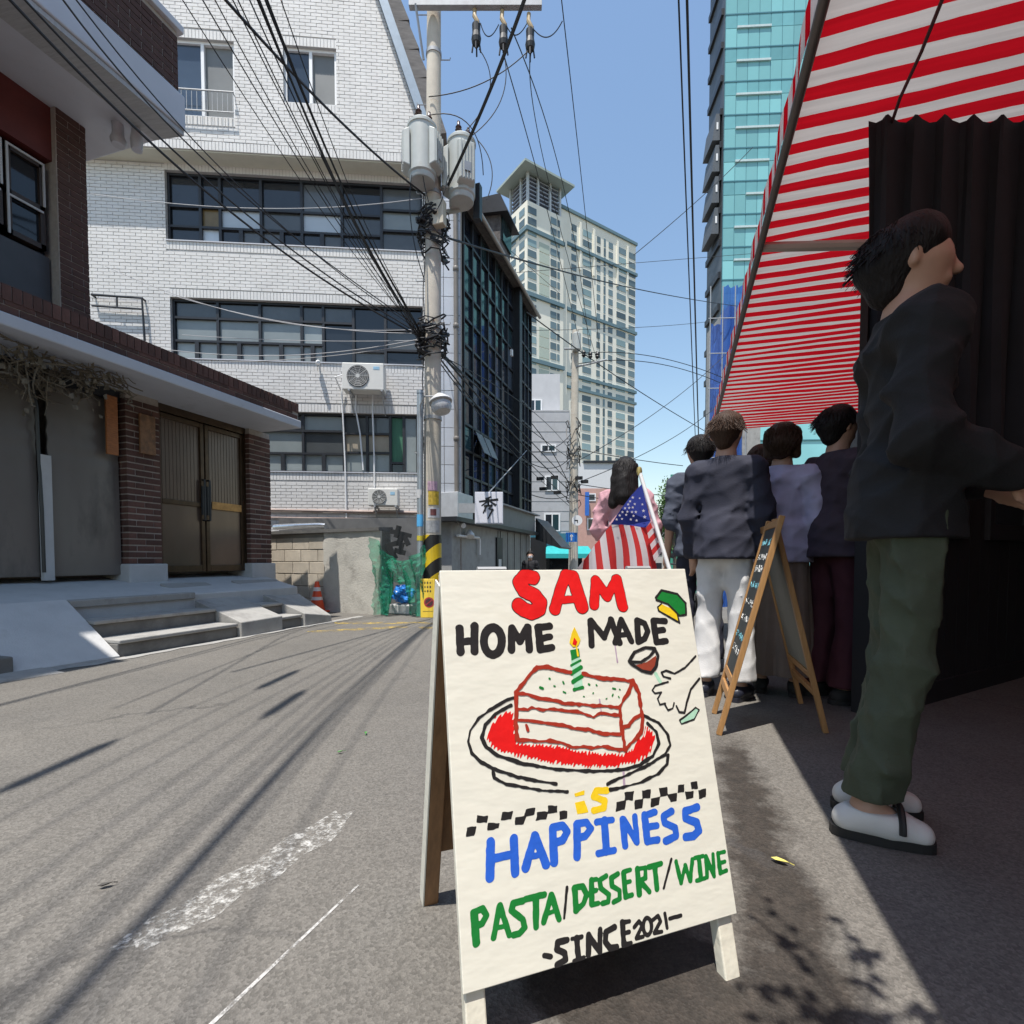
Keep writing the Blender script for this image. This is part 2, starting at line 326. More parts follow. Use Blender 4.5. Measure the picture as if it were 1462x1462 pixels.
# bricks ---------------------------------------------------------
BR, JT = (.19, .09, .057), .010
def brick_mesh(name, l, d, h, m):
    m_ = MB(); m_.box(-l/2, l/2, -d/2, d/2, -h/2, h/2); me = bpy.data.meshes.new(name); me.from_pydata([tuple(p) for p in m_.v], [], m_.f); me.materials.append(m); me.update(); return me
BM = brick_mesh('brick', *BR, M_brick); BMS = brick_mesh('brick', .06, .11, .125, M_brick); BMC = brick_mesh('brick', .205, .10, .057, M_brick)
def pillar(y0, y1, x1, z0, z1):
    s = y1-y0; x0 = x1-s
    m_ = MB(); m_.box(x0+.006, x1-.006, y0+.006, y1-.006, z0, z1); p = m_.build('pillar', M_mortar, house)
    m_ = MB(); m_.box(x0-.03, x1+.05, y0-.03, y1+.03, z0-.30, z0); m_.build('plinth', M_conc_white, p, bevel=.015)
    n = int((z1-z0)/.072)
    h = BR[1]/2
    for k in range(n):
        z = z0 + .032 + k*.072; j = lambda: random.uniform(-.003, .003)
        half = (s-JT)/2
        if k % 2:
            for q in (0, 1):
                place(BM, 'brick', p, (x1-h+j(), y0+.095+q*(s-.19), z), RAD(90)); 
            for q in (0, 1): place(BM, 'brick', p, (x1-.10-.095-q*.0, y0+h+j() if q == 0 else y1-h+j(), z))
        else:
            place(BM, 'brick', p, (x1-.095, y0+h+j(), z)); place(BM, 'brick', p, (x1-.095, y1-h+j(), z))
            place(BM, 'brick', p, (x1-h+j(), (y0+y1)/2, z), RAD(90))
            place(BM, 'brick', p, (x1-.2-.095, y0+h+j(), z))
    return p
P1 = pillar(4.05, 4.44, -5.9, .78, 2.72); P2 = pillar(5.76, 6.15, -5.9, .78, 2.72)
m_ = MB(); m_.box(-5.40, -5.24, -3, 6.0, 2.83, 3.06); par = m_.build('parapet', M_mortar, house)
nn_ = 0
y = 5.97
while y > 2.25:
    place(BMS, 'brick', par, (-5.283, y, 3.005), RAD(90)); y -= .07
for k in range(2):
    y = 5.88 - (.1 if k else 0)
    while y > 2.3: place(BMC, 'brick', par, (-5.283, y, 2.868+k*.067), RAD(90)); y -= .215
# rest of the parapet and the upper storey: brickwork too small or too many to pick apart
def brick_face(mb, fn, a0, a1, z0, z1, lb=.205, hb=.057, jt=.010, proud=.008, openings=(), a1f=None, rj=.002):
    k = 0; z = z0
    rg = random.Random(11)
    while z + hb <= z1 + 1e-6:
        aa1 = a1f(z+hb/2) if a1f else a1
        iv = [(a0, aa1)]
        for (b0, b1, c0, c1) in openings:
            if z + hb > c0 + 1e-4 and z < c1 - 1e-4:
                nv = []
                for s0, s1 in iv:
                    if b1 <= s0 or b0 >= s1: nv.append((s0, s1)); continue
                    if b0 > s0: nv.append((s0, b0))
                    if b1 < s1: nv.append((b1, s1))
                iv = nv
        off = (k % 2)*(lb+jt)/2
        for s0, s1 in iv:
            st = a0 + math.floor((s0-a0-off)/(lb+jt))*(lb+jt) + off
            while st < s1:
                e0, e1 = max(st, s0), min(st+lb, s1)
                if e1-e0 > .02:
                    p = proud + rg.uniform(-rj, rj); fn(mb, e0, e1, z, z+hb, p)
                st += lb+jt
        z += hb+jt; k += 1
def fx(X):
    def f(mb, a0, a1, z0, z1, p): mb.box(X-.01, X+p, a0, a1, z0, z1)
    return f
def stuff(o): o['kind'] = 'stuff'; return o
mb = MB(); brick_face(mb, fx(-5.24), -1.0, 2.2, 2.84, 3.06); stuff(mb.build('brickwork', M_brick, par))
# upper storey
WY0, WY1, WZ0, WZ1 = 2.2, 3.52, 3.42, 5.0
mb = MB(); mb.box(-9, -6.02, 3.52, 3.79, 2.95, 5.46); mb.box(-9, -6.02, -3, 2.2, 2.95, 5.46); mb.box(-9, -6.12, 2.2, 3.52, 2.95, 3.42); up = mb.build('upper_wall', M_mortar, house)
mb = MB(); brick_face(mb, fx(-6.02), 3.53, 3.79, 3.05, 5.44); brick_face(mb, lambda m, a0, a1, z0, z1, p: m.box(a0, a1, 3.79-.01, 3.79+p, z0, z1), -8.9, -6.02, 3.05, 5.44)
brick_face(mb, fx(-6.12), 2.2, 3.52, 3.05, 3.42); stuff(mb.build('brickwork', M_brick, up))
M_red = mat('dark_red_panel', (.12, .022, .018), .6, var=.2)
mb = MB(); mb.box(-6.2, -6.08, 2.2, 3.52, 4.86, 5.45); mb.build('lintel_panel', M_red, house)
mb = MB(); mb.box(-6.3, -6.24, 2.2, 3.52, 3.42, 4.9); mb.build('window_recess', M_black, house)
M_dkwood = mat('dark_stained_wood', (.045, .028, .02), .5, var=.3, scale=8)
for (a0, a1, z0, z1) in ((3.16, 3.47, 3.95, 4.80), (2.82, 3.13, 3.95, 4.80), (2.45, 2.78, 3.95, 4.8)):
    m_ = MB()
    for q in ((a0, a1, z1-.05, z1), (a0, a1, z0, z0+.05), (a0, a0+.04, z0, z1), (a1-.04, a1, z0, z1), (a0, a1, (z0+z1)/2-.05, (z0+z1)/2)): m_.box(-6.2, -6.12, q[0], q[1], q[2], q[3])
    wf = m_.build('window', M_dkwood, house)
    m_ = MB(); m_.box(-6.165, -6.155, a0+.04, a1-.04, z0+.05, z1-.05); m_.build('pane', M_glass, wf)
    m_ = MB(); m_.box(-6.118, -6.105, a0, a0+.018, z0, z1); m_.box(-6.118, -6.105, a1-.018, a1, (z0+z1)/2, z1); m_.box(-6.118, -6.105, a0+.018, a1-.018, z1-.02, z1); m_.box(-6.118, -6.105, a0+.018, a1-.018, (z0+z1)/2-.07, (z0+z1)/2-.05); m_.build('trim', M_conc_white, wf)
mb = MB(); mb.box(-6.22, -6.13, 2.25, 3.5, 3.44, 3.9); mb.build('sill_panel', mat('grey_panel', (.06, .06, .065), .5), house)
M_soffit = mat('ribbed_soffit', (.40, .40, .40), .8, var=.15, scale=3, stretch=(1, 14, 1), bump=.5, bscale=9)
mb = MB(); mb.hexa([(-9, -3, 5.47), (-6.0, -3, 5.45), (-6.0, 4.12, 5.45), (-9, 4.12, 5.47)], [(-9, -3, 5.49), (-6, -3, 5.49), (-6, 4.12, 5.49), (-9, 4.12, 5.49)]); mb.hexa([(-6.0, -3, 5.45), (-5.02, -3, 5.30), (-5.02, 4.12, 5.30), (-6.0, 4.12, 5.45)], [(-6.0, -3, 5.49), (-5.02, -3, 5.345), (-5.02, 4.12, 5.345), (-6.0, 4.12, 5.49)]); mb.build('soffit', M_soffit, house)
mb = MB(); mb.hexa([(-9, -3, 5.495), (-5.0, -3, 5.35), (-5.0, 4.13, 5.35), (-9, 4.13, 5.495)], [(-9, -3, 5.70), (-5.0, -3, 5.70), (-5.0, 4.13, 5.70), (-9, 4.13, 5.70)]); mb.build('roof_slab', M_slab, house, bevel=.015); mb = MB(); mb.box(-5.0, -4.55, -3, 1.05, 5.36, 5.69); mb.build('added_shade_slab', M_slab, house)  # second slab is out of view, added to cast shade on the left ramp
mb = MB(); mb.box(-9, -5.07, -3, 4.10, 5.70, 6.36); up2 = mb.build('roof_parapet', M_mortar, house)
mb = MB(); brick_face(mb, fx(-5.07), -1, 4.10, 5.71, 6.35); brick_face(mb, lambda m, a0, a1, z0, z1, p: m.box(a0, a1, 4.10-.01, 4.10+p, z0, z1), -7.5, -5.07, 5.71, 6.35); stuff(mb.build('brickwork', M_brick, up2))
mb = MB(); mb.box(-9, -5.02, -3, 4.15, 6.362, 6.44); mb.build('coping', M_slab, house, bevel=.01)
mb = MB(); mb.lathe((-5.62, 3.86, 5.16), [(.06, 0), (.075, .05), (.055, .10), (.055, .24)], 14); mb.lathe((-5.48, 3.95, 5.14), [(.05, 0), (.06, .1), (.04, .22)], 12); mb.build('soffit_fixture', M_slab, house, smooth=True)
# gate -----------------------------------------------------------
gate = thing('metal_gate', 'double leaf bronze metal gate between the two brick pillars', 'gate', (-6.0, 5.1, .64))
M_brz = mat('bronze_frame', (.085, .055, .032), .35, .6, var=.3, scale=9, dirt=(.07, .05, .035), dirt_lo=.5, dirt_scale=5)
M_gp = mat('ribbed_bronze_sheet', (.145, .105, .082), .28, .5, var=.14, scale=3, stretch=(1, 1, .5))
M_gold = mat('worn_gold_plate', (.36, .20, .075), .4, .7, var=.3, scale=14)
def leaf(y0, y1, inner):
    z0, z1 = .67, 2.62
    m_ = MB()
    for q in ((y0, y0+.055, z0, z1), (y1-.055, y1, z0, z1), (y0+.055, y1-.055, z1-.06, z1), (y0+.055, y1-.055, z0, z0+.09), (y0+.055, y1-.055, 1.52, 1.58)): m_.box(-6.03, -5.985, *q)
    lf = m_.build('gate_leaf', M_brz, gate, bevel=.006)
    m_ = MB(); n = 22; wd = (y1-y0-.11)/n          # ribbed upper sheet, plain lower sheet
    for k in range(n):
        a = y0+.055+k*wd; m_.box(-6.025, -6.0085 if k % 2 else -6.012, a, a+wd, 1.58, z1-.06)
    m_.build('ribbed_panel', M_gp, lf)
    m_ = MB(); m_.box(-6.025, -6.008, y0+.055, y1-.055, z0+.09, 1.52); m_.build('panel', M_gp, lf)
    m_ = MB(); q = y1-.03 if inner else y0+.03
    m_.tube([(-5.985, q, 1.35), (-5.95, q, 1.35), (-5.945, q, 1.45), (-5.945, q, 1.78), (-5.95, q, 1.88), (-5.985, q, 1.88)], .013, 8); m_.box(-5.985, -5.975, q-.028, q+.028, 1.42, 1.80); m_.build('handle', M_dark_metal, lf)
    return lf
leaf(4.46, 5.10, True); lr = leaf(5.115, 5.74, False)
m_ = MB(); m_.box(-5.984, -5.975, 5.20, 5.68, 1.51, 1.61); m_.build('gold_plate', M_gold, lr)
m_ = MB(); m_.box(-6.06, -5.97, 4.445, 4.458, .64, 2.72); m_.box(-6.06, -5.97, 5.742, 5.756, .64, 2.72); m_.box(-6.06, -5.97, 4.458, 5.742, 2.63, 2.72); m_.build('gate_frame', M_brz, gate)
# garage sheet doors left of the pillar -----------------------------
gar = thing('garage_shutter', 'grey sheet-metal shutter doors at left of the middle brick pillar', 'shutter', (-6.0, 3.3, .62))
M_sheet = mat('grey_sheet', (.21, .19, .17), .42, .35, var=.12, scale=2, stretch=(1, 1, .4), dirt=(.10, .092, .085), dirt_lo=.55)
def sheet(y0, y1, z0, z1, ripple):
    m_ = MB(); rows = []
    for i in range(25):
        z = z0+(z1-z0)*i/24
        rows.append([(-6.0 + (.012*math.sin(z*38)*max(0, min(1, (z-1.75)*3)) if ripple else 0) + .004*math.sin(y*9+z*3), y, z) for y in [y0+(y1-y0)*k/14 for k in range(15)]])
    m_.grid(rows); m_.grid([[(x-.02, y, z) for x, y, z in r] for r in rows]); return m_.build('shutter_panel', M_sheet, gar, smooth=True)
sheet(2.2, 3.26, .66, 2.6, True); sheet(3.36, 4.03, .66, 2.6, True)
m_ = MB(); m_.box(-6.0, -5.95, 3.27, 3.36, .62, 1.86); m_.build('post', M_conc_white, gar)
m_ = MB(); m_.tube([(-5.96, 3.275, .7), (-5.955, 3.27, 1.3), (-5.965, 3.262, 1.9), (-5.95, 3.25, 2.3), (-5.96, 3.22, 2.6)], .016, 6); m_.build('pipe', M_dark_metal, gar)
m_ = MB(); m_.box(-6.03, -5.97, 2.2, 4.04, 2.6, 2.72); m_.build('head_rail', M_dark_metal, gar)
nb = MB(); nb.box(-5.94, -5.915, 3.86, 3.98, 1.98, 2.62); o = nb.build('wooden_plaque', mat('orange_wood', (.36, .13, .04), .5, var=.35, scale=10, stretch=(2, 2, 10)), bevel=.004); tag(o, 'narrow orange wooden plaque hung beside the middle brick pillar', 'plaque')
nb = MB(); nb.box(-5.885, -5.86, 4.18, 4.36, 2.05, 2.5); o = nb.build('name_board', mat('carved_wood', (.22, .11, .05), .5, var=.5, scale=16, bump=.6, bscale=18), bevel=.004); tag(o, 'weathered carved wooden board on the front of the middle pillar', 'board')
# dead vines hanging under the canopy
vn = MB(); rg = random.Random(5)
for k in range(120):
    y = rg.uniform(2.2, 3.75); z = 2.70; x = rg.uniform(-5.9, -5.35); pts = [(x, y, z)]; n = rg.randint(4, 8)
    dy = rg.uniform(-.08, .08); 
    for q in range(n):
        x += rg.uniform(-.05, .05); y += dy+rg.uniform(-.07, .07); z += rg.uniform(-.10, .035)*(1.3 if y < 3.3 else .6); pts.append((x, min(y, 3.9), min(z, 2.7)))
    vn.tube(pts, rg.uniform(.003, .009), 4, cap=False)
for k in range(260):
    y = rg.uniform(2.2, 3.7); z = 2.7-abs(rg.gauss(0, .16)); x = rg.uniform(-5.95, -5.35); s = rg.uniform(.02, .05); a = rg.uniform(0, 6.28)
    vn.quad((x, y, z), (x+s*math.cos(a), y+s*math.sin(a), z+rg.uniform(-.03, .03)), (x+s*math.cos(a)*1.2, y+s*math.sin(a), z-.04), (x, y+.01, z-.035))
o = vn.build('dead_vine', mat('dry_vine', (.16, .135, .10), .9, var=.4, scale=20), fix=False); tag(o, 'tangled dry vine hanging under the canopy above the grey shutter', 'vine')
# bits beside the left ramp
m_ = MB(); m_.hexa([(-4.6, 1.4, 0), (-4.35, 1.55, 0), (-4.25, 2.45, 0), (-4.5, 2.5, 0)], [(-4.58, 1.45, .05), (-4.38, 1.6, .04), (-4.3, 2.4, .02), (-4.5, 2.42, .03)]); o = m_.build('rubble_slab', M_conc, bevel=.01); tag(o, 'broken flat concrete slab lying at the foot of the left ramp', 'slab')
m_ = MB(); m_.box(-4.62, -4.47, 2.02, 2.26, 0, .14); o = m_.build('kerb_block', M_conc_dark, bevel=.012); tag(o, 'dark concrete kerb block at the left edge below the pale ramp', 'block')

# ================================================================ WHITE BUILDING
FD = Vector((math.sin(RAD(67.2)), math.cos(RAD(67.2)), 0)); FN = Vector((FD.y, -FD.x, 0))
WO = dep(606, 800, 11.0); WO.z = 0
WM = frame(WO, FD, FN)
def fa(u, v, off=0.0):
    p = onP(u, v, WO+FN*off, FN); return ((p-WO).dot(FD), p.z)
wb = thing('white_brick_building', 'tall white painted brick building with dark ribbon windows and steep roof', 'building', WO)
UP = .38
SLOPE = lambda z: .06 if z < 9.75 else .06-(z-9.75)*.36
bands = [(-5.21, .0, 7.38, 8.80), (-5.16, .0, 4.99, 6.25), (-5.16, -.12, 2.69, 3.96)]
w1 = (*[fa(258, 57, UP)[0], fa(334, 57, UP)[0]], fa(300, 167, UP)[1], fa(300, 57, UP)[1]); w1 = (w1[0]-.25, w1[1], w1[2], w1[3])
w2 = (fa(404, 67, UP)[0], fa(480, 67, UP)[0], fa(440, 148, UP)[1], fa(440, 67, UP)[1])
def wall_with_openings(mb, a0, a1, b0, b1, z0, z1, ops):
    zs = sorted({z0, z1, *[q for o_ in ops for q in (o_[2], o_[3])]})
    for q0, q1 in zip(zs, zs[1:]):
        cuts = sorted([(o_[0], o_[1]) for o_ in ops if o_[2] <= q0+1e-6 and o_[3] >= q1-1e-6]); s = a0
        for c0, c1 in cuts:
            if c0 > s: mb.box(s, c0, b0, b1, q0, q1)
            s = max(s, c1)
        if s < a1: mb.box(s, a1, b0, b1, q0, q1)
mb = MB(WM); wall_with_openings(mb, -7.4, .05, -.3, 0, -1.2, 8.94, bands); mb.build('wall', M_white_mortar, wb)
mb = MB(WM); mb.box(-7.4, .05, -6, -.62, -1.2, 8.94); mb.build('core', M_black, wb)
mb = MB(WM)
ztop = 14.6
mb.prism([(-7.4, UP-.2, 8.95), (.04, UP-.2, 8.95), (.04, UP-.2, 9.75), (SLOPE(ztop)-.02, UP-.2, ztop), (-7.4, UP-.2, ztop)], (0, -6, 0)); mb.prism([(-1.6, UP, 8.95), (.04, UP, 8.95), (.04, UP, 9.75), (SLOPE(ztop)-.02, UP, ztop), (-1.75, UP, ztop), (-1.6, UP, 12.0)], (0, -.198, 0)); wall_with_openings(mb, -7.4, -1.6, UP-.198, UP, 8.95, 14.2, [w1, w2]); mb.build('upper_wall', M_white_mortar, wb)
mb = MB(WM); mb.box(-7.38, .02, UP-.9, UP-.02, 8.93, 8.949); mb.build('soffit', mat('cream_soffit', (.62, .60, .50), .8, var=.05), wb)
def fw(off):
    def f(m, a0, a1, z0, z1, p): m.box(a0, a1, off-.02, off+p, z0, z1)
    return f
def soldier(m, off, a0, a1, z0, z1):
    a = a0
    while a < a1-.02:
        m.box(a, min(a+.057, a1), off-.02, off+.009, z0, z1); a += .067
mb = MB(WM)
ops = [(b[0]-.0, b[1]+.0, b[2]-.17, b[3]+.17) for b in bands]
brick_face(mb, fw(0), -7.3, .05, -1.0, 8.92, proud=.012, openings=ops)
for b in bands: soldier(mb, 0, b[0], b[1], b[2]-.165, b[2]-.004); soldier(mb, 0, b[0], b[1], b[3]+.004, b[3]+.165)
ops2 = [(q[0], q[1], q[2]-.17, q[3]+.17) for q in (w1, w2)]
brick_face(mb, fw(UP), -7.3, .04, 9.13, ztop, proud=.012, openings=ops2, a1f=lambda z: SLOPE(z)-.03)
soldier(mb, UP, -7.3, .04, 8.955, 9.12)
for q in (w1, w2): soldier(mb, UP, q[0], q[1], q[2]-.165, q[2]-.004); soldier(mb, UP, q[0], q[1], q[3]+.004, q[3]+.165)
stuff(mb.build('brickwork', M_white_brick, wb, fix=False))
# steep roof edge: blue-grey metal trim and shingled slope beyond
M_trim = mat('blue_grey_metal', (.20, .25, .30), .4, .4, var=.12); M_shing = mat('grey_shingle', (.15, .14, .135), .85, var=.3, scale=4, stretch=(1, 1, 5), bump=.4)
def sl(z, d): return SLOPE(z)+d
mb = MB(WM); mb.prism([(sl(9.75, 0), UP+.12, 9.55), (sl(9.75, .16), UP+.12, 9.62), (sl(ztop, .16), UP+.12, ztop), (sl(ztop, 0), UP+.12, ztop)], (0, -.5, 0)); mb.build('roof_trim', M_trim, wb)
for k in range(9):
    z0 = 9.62+k*.55; z1 = z0+.56
    mb = MB(WM); mb.prism([(sl(z0, .17), UP-.1, z0), (sl(z0, .47), UP-.1, z0+.05), (sl(z1, .45), UP-.1, z1), (sl(z1, .17), UP-.1, z1)], (0, -6, 0)); mb.build('roof_shingle', M_shing, wb)
# windows
def band(b, cols, name='ribbon_window'):
    a0, a1, z0, z1 = b; m_ = MB(WM); t = .045; dp = (-.16, -.07)
    bars = [(a0, a1, z1-t, z1), (a0, a1, z0, z0+t), (a0, a0+t, z0+t, z1-t), (a1-t, a1, z0+t, z1-t)]
    panes = []
    x = a0+t; tot = sum(c[0] for c in cols); W = a1-a0-2*t
    for ci, (wd, rows) in enumerate(cols):
        cw = W*wd/tot; H_ = z1-z0-2*t; zz = z0+t
        hs_ = sum(r[0] for r in rows)
        for ri, (rh, n, ms) in enumerate(rows):
            h = H_*rh/hs_
            for k in range(n):
                p0 = x+cw*k/n; p1 = x+cw*(k+1)/n
                panes.append((p0, p1, zz, zz+h, ms[k % len(ms)]))
                if k: bars.append((p0-t*(.9 if n > 1 else .4), p0+t*.9, zz, zz+h))
            if ri: bars.append((x, x+cw, zz-t*.5, zz+t*.5))
            zz += h
        if ci: bars.append((x-t*.6, x+t*.6, z0+t, z1-t))
        x += cw
    for i, q in enumerate(bars): m_.box(q[0], q[1], dp[0]-.0007*(i % 7), dp[1]+.0011*(i % 9), q[2], q[3])
    wf = m_.build(name, M_frame, wb)
    for p0, p1, q0, q1, ms in panes:
        m_ = MB(WM); m_.box(p0+.01, p1-.01, -.135, -.12, q0+.01, q1-.01); m_.build('pane', ms, wf)
    m_ = MB(WM); m_.box(a0, a1, -.60, -.58, z0, z1); m_.build('recess', M_black, wf)
    m_ = MB(WM)
    m_.box(a0, a1, -.3, .03, z0-.0, z0+.001+.02); m_.build('sill', M_slab, wf)
    return wf
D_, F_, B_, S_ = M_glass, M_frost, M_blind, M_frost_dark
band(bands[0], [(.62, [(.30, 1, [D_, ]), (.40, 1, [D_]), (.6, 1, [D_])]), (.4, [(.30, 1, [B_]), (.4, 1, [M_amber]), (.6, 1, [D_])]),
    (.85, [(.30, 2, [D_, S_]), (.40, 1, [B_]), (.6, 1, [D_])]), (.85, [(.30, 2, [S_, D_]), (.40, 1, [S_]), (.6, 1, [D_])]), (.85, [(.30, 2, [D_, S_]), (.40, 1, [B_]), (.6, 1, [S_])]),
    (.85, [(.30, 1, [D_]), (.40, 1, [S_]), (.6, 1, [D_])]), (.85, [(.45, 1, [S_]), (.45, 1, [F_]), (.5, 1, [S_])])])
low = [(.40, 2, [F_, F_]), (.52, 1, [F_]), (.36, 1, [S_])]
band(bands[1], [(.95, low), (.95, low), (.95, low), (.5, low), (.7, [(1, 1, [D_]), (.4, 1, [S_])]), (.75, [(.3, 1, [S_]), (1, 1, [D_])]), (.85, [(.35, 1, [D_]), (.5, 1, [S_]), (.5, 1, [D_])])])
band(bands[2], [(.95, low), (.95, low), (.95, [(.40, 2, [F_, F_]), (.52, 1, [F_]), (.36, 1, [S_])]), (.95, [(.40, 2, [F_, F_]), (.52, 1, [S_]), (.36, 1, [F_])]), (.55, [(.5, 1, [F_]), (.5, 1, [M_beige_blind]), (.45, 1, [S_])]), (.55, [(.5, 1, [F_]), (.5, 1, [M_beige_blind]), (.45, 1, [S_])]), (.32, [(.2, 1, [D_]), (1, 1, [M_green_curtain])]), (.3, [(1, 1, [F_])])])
def sliding(q, rail):
    a0, a1, z0, z1 = q; b = UP
    m_ = MB(WM); m_.box(a0, a1, b-.19, b-.17, z0, z1); m_.build('window_reveal', M_black, wb)
    m_ = MB(WM); t = .05; mid = (a0+a1)/2
    for i, r in enumerate(((a0, a1, z1-t, z1), (a0, a1, z0, z0+t), (a0, a0+t, z0+t, z1-t), (a1-t, a1, z0+t, z1-t), (mid-t*.6, mid+t*.6, z0+t, z1-t))): m_.box(r[0], r[1], b-.14, b-.05+.001*i, r[2], r[3])
    wf = m_.build('window_frame', M_white_pvc, wb)
    m_ = MB(WM); m_.box(a0+t, mid-t*.6, b-.10, b-.09, z0+t, z1-t); m_.build('pane', M_glass_blue if True else 0, wf)
    m_ = MB(WM); m_.box(mid+t*.6, a1-t, b-.12, b-.11, z0+t, z1-t); m_.build('pane', mat('screened_pane', (.16, .165, .16), .4, var=.15, scale=1.5), wf)
    if rail:
        m_ = MB(WM); m_.tube([(a0-.02, b+.10, z0+.42), (a1+.02, b+.10, z0+.42)], .014, 6); m_.tube([(a0-.02, b+.10, z0+.03), (a1+.02, b+.10, z0+.03)], .012, 6)
        n = 13
        for k in range(n+1): x = a0+(a1-a0)*k/n; m_.tube([(x, b+.10, z0+.03), (x, b+.10, z0+.42)], .006, 5)
        for x in (a0, a1): m_.tube([(x, b, z0+.42), (x, b+.1, z0+.42)], .01, 5)
        m_.build('railing', M_galv, wf)
sliding(w1, True); sliding(w2, False)
m_ = MB(WM); br = [fa(137, 425), fa(208, 430), fa(212, 490)]
m_.tube([(br[0][0], .12, br[0][1]), (br[1][0], .12, br[1][1]), (br[2][0], .12, br[2][1])], .025, 6); m_.tube([(br[0][0], .12, br[0][1]-.22), (br[1][0], .12, br[1][1]-.22)], .02, 6); m_.tube([((br[0][0]+br[1][0])/2, .12, br[0][1]), ((br[0][0]+br[1][0])/2, .12, br[0][1]-.22)], .018, 6); m_.tube([(br[1][0], 0, br[1][1]), (br[1][0], .12, br[1][1])], .02, 6); m_.tube([(br[0][0], 0, br[0][1]), (br[0][0], .12, br[0][1])], .02, 6)
m_.build('wall_bracket', M_dark_metal, wb)
# air conditioners
def ac(u0, v0, u1, v1, label, wide=1.0):
    a0, z1 = fa(u0, v0, .45); a1, z0 = fa(u1, v1, .45); b0, b1 = .12, .45; w_ = (a1-a0); 
    t = thing('air_conditioner', label, 'air conditioner', WM @ Vector(((a0+a1)/2, b0, z0)), 'outdoor air conditioner units on the white wall')
    m_ = MB(WM); m_.box(a0, a1, b0, b1, z0, z1); m_.build('casing', mat('ac_casing', (.66, .65, .61), .45, var=.04, dirt=(.5, .48, .44), dirt_lo=.6), t, bevel=.015)
    cx, cz, r = a0+w_*.38, (z0+z1)/2, (z1-z0)*.41
    m_ = MB(WM); m_.lathe((cx, b1, cz), [(r, .001), (r, .012), (r*.95, .012), (r*.94, .002), (0, .002)], 28, (0, 1, 0)); m_.build('fan_opening', mat('ac_dark', (.10, .10, .10), .6), t)
    m_ = MB(WM)
    for k in range(1, 7): 
        rr_ = r*k/6.6; m_.tube([(cx+rr_*math.cos(q*.3141*.8), b1+.016, cz+rr_*math.sin(q*.3141*.8)) for q in range(26)], .0045, 4, cap=False)
    for k in range(10): an = k*.6283; m_.tube([(cx, b1+.019, cz), (cx+r*math.cos(an), b1+.019, cz+r*math.sin(an))], .0045, 4)
    m_.lathe((cx, b1+.012, cz), [(r*.2, 0), (r*.2, .014), (0, .014)], 14, (0, 1, 0)); m_.build('fan_grille', mat('ac_grille', (.5, .5, .48), .5), t)
    m_ = MB(WM)
    for k in range(3):
        an = k*2.094+.4; pts = [(cx+.03*math.cos(an), b1+.003, cz+.03*math.sin(an)), (cx+r*.85*math.cos(an-.35), b1+.004, cz+r*.85*math.sin(an-.35)), (cx+r*.88*math.cos(an+.35), b1+.010, cz+r*.88*math.sin(an+.35))]; m_.poly(pts)
    m_.build('fan_blade', mat('ac_blade', (.22, .22, .22), .5), t)
    m_ = MB(WM); m_.box(a0+w_*.75, a0+w_*.9, b1, b1+.004, z1-.13, z1-.07); m_.build('badge', mat('pale_blue_badge', (.3, .5, .65), .4), t)
    m_ = MB(WM)
    for x in (a0+.12, a1-.06): m_.box(x, x+.035, 0, b1+.03, z0-.035, z0-.002); m_.tube([(x+.017, 0, z0-.4), (x+.017, b1-.02, z0-.03)], .012, 6)
    m_.build('bracket', M_galv, t); return a0, a1, z0
A1 = ac(488, 517, 548, 557, 'larger outdoor air conditioner high on white wall between ribbon windows')
A2 = ac(525, 697, 568, 722, 'smaller low outdoor air conditioner under the green curtained window', )
m_ = MB(WM)
for (da, z1, z0, j) in ((-.08, A1[2]+.25, 1.3, .02), (.20, A1[2], 2.75, .06), (.55, A1[2], 1.9, 0)):
    a = A1[0]+da; m_.tube([(a, .1, z1), (a-.02, .06, z1-.3), (a+j, .035, (z0+z1)/2), (a+j*2, .04, z0)], .016, 6)
m_.tube([(A1[0], .3, A1[2]+.35), (A1[0]-.18, .28, A1[2]+.3), (A1[0]-.12, .1, A1[2]+.1)], .016, 6)
m_.build('refrigerant_pipe', M_white_pvc, wb, smooth=True)
m_ = MB(WM); pz = fa(450, 728)[1]
m_.tube([(-4.2, .05, pz), (-.05, .05, pz-.05)], .03, 8); m_.tube([(-4.2, .05, pz-.16), (-.05, .05, pz-.2)], .018, 6); m_.build('rusty_pipe', mat('rust_pipe', (.36, .28, .25), .7, var=.25), wb)
for (u, v) in ((455, 518), ):
    a, z = fa(u, v); m_ = MB(WM); m_.tube([(a, 0, z), (a, .10, z-.02)], .015, 6); m_.lathe((a, .08, z-.03), [(.045, 0), (.05, .12), (.03, .2)], 12, (.4, 1, -.3)); o = m_.build('security_camera', M_white_pvc, smooth=True); tag(o, 'small white security camera on white brick under middle ribbon window', 'camera')
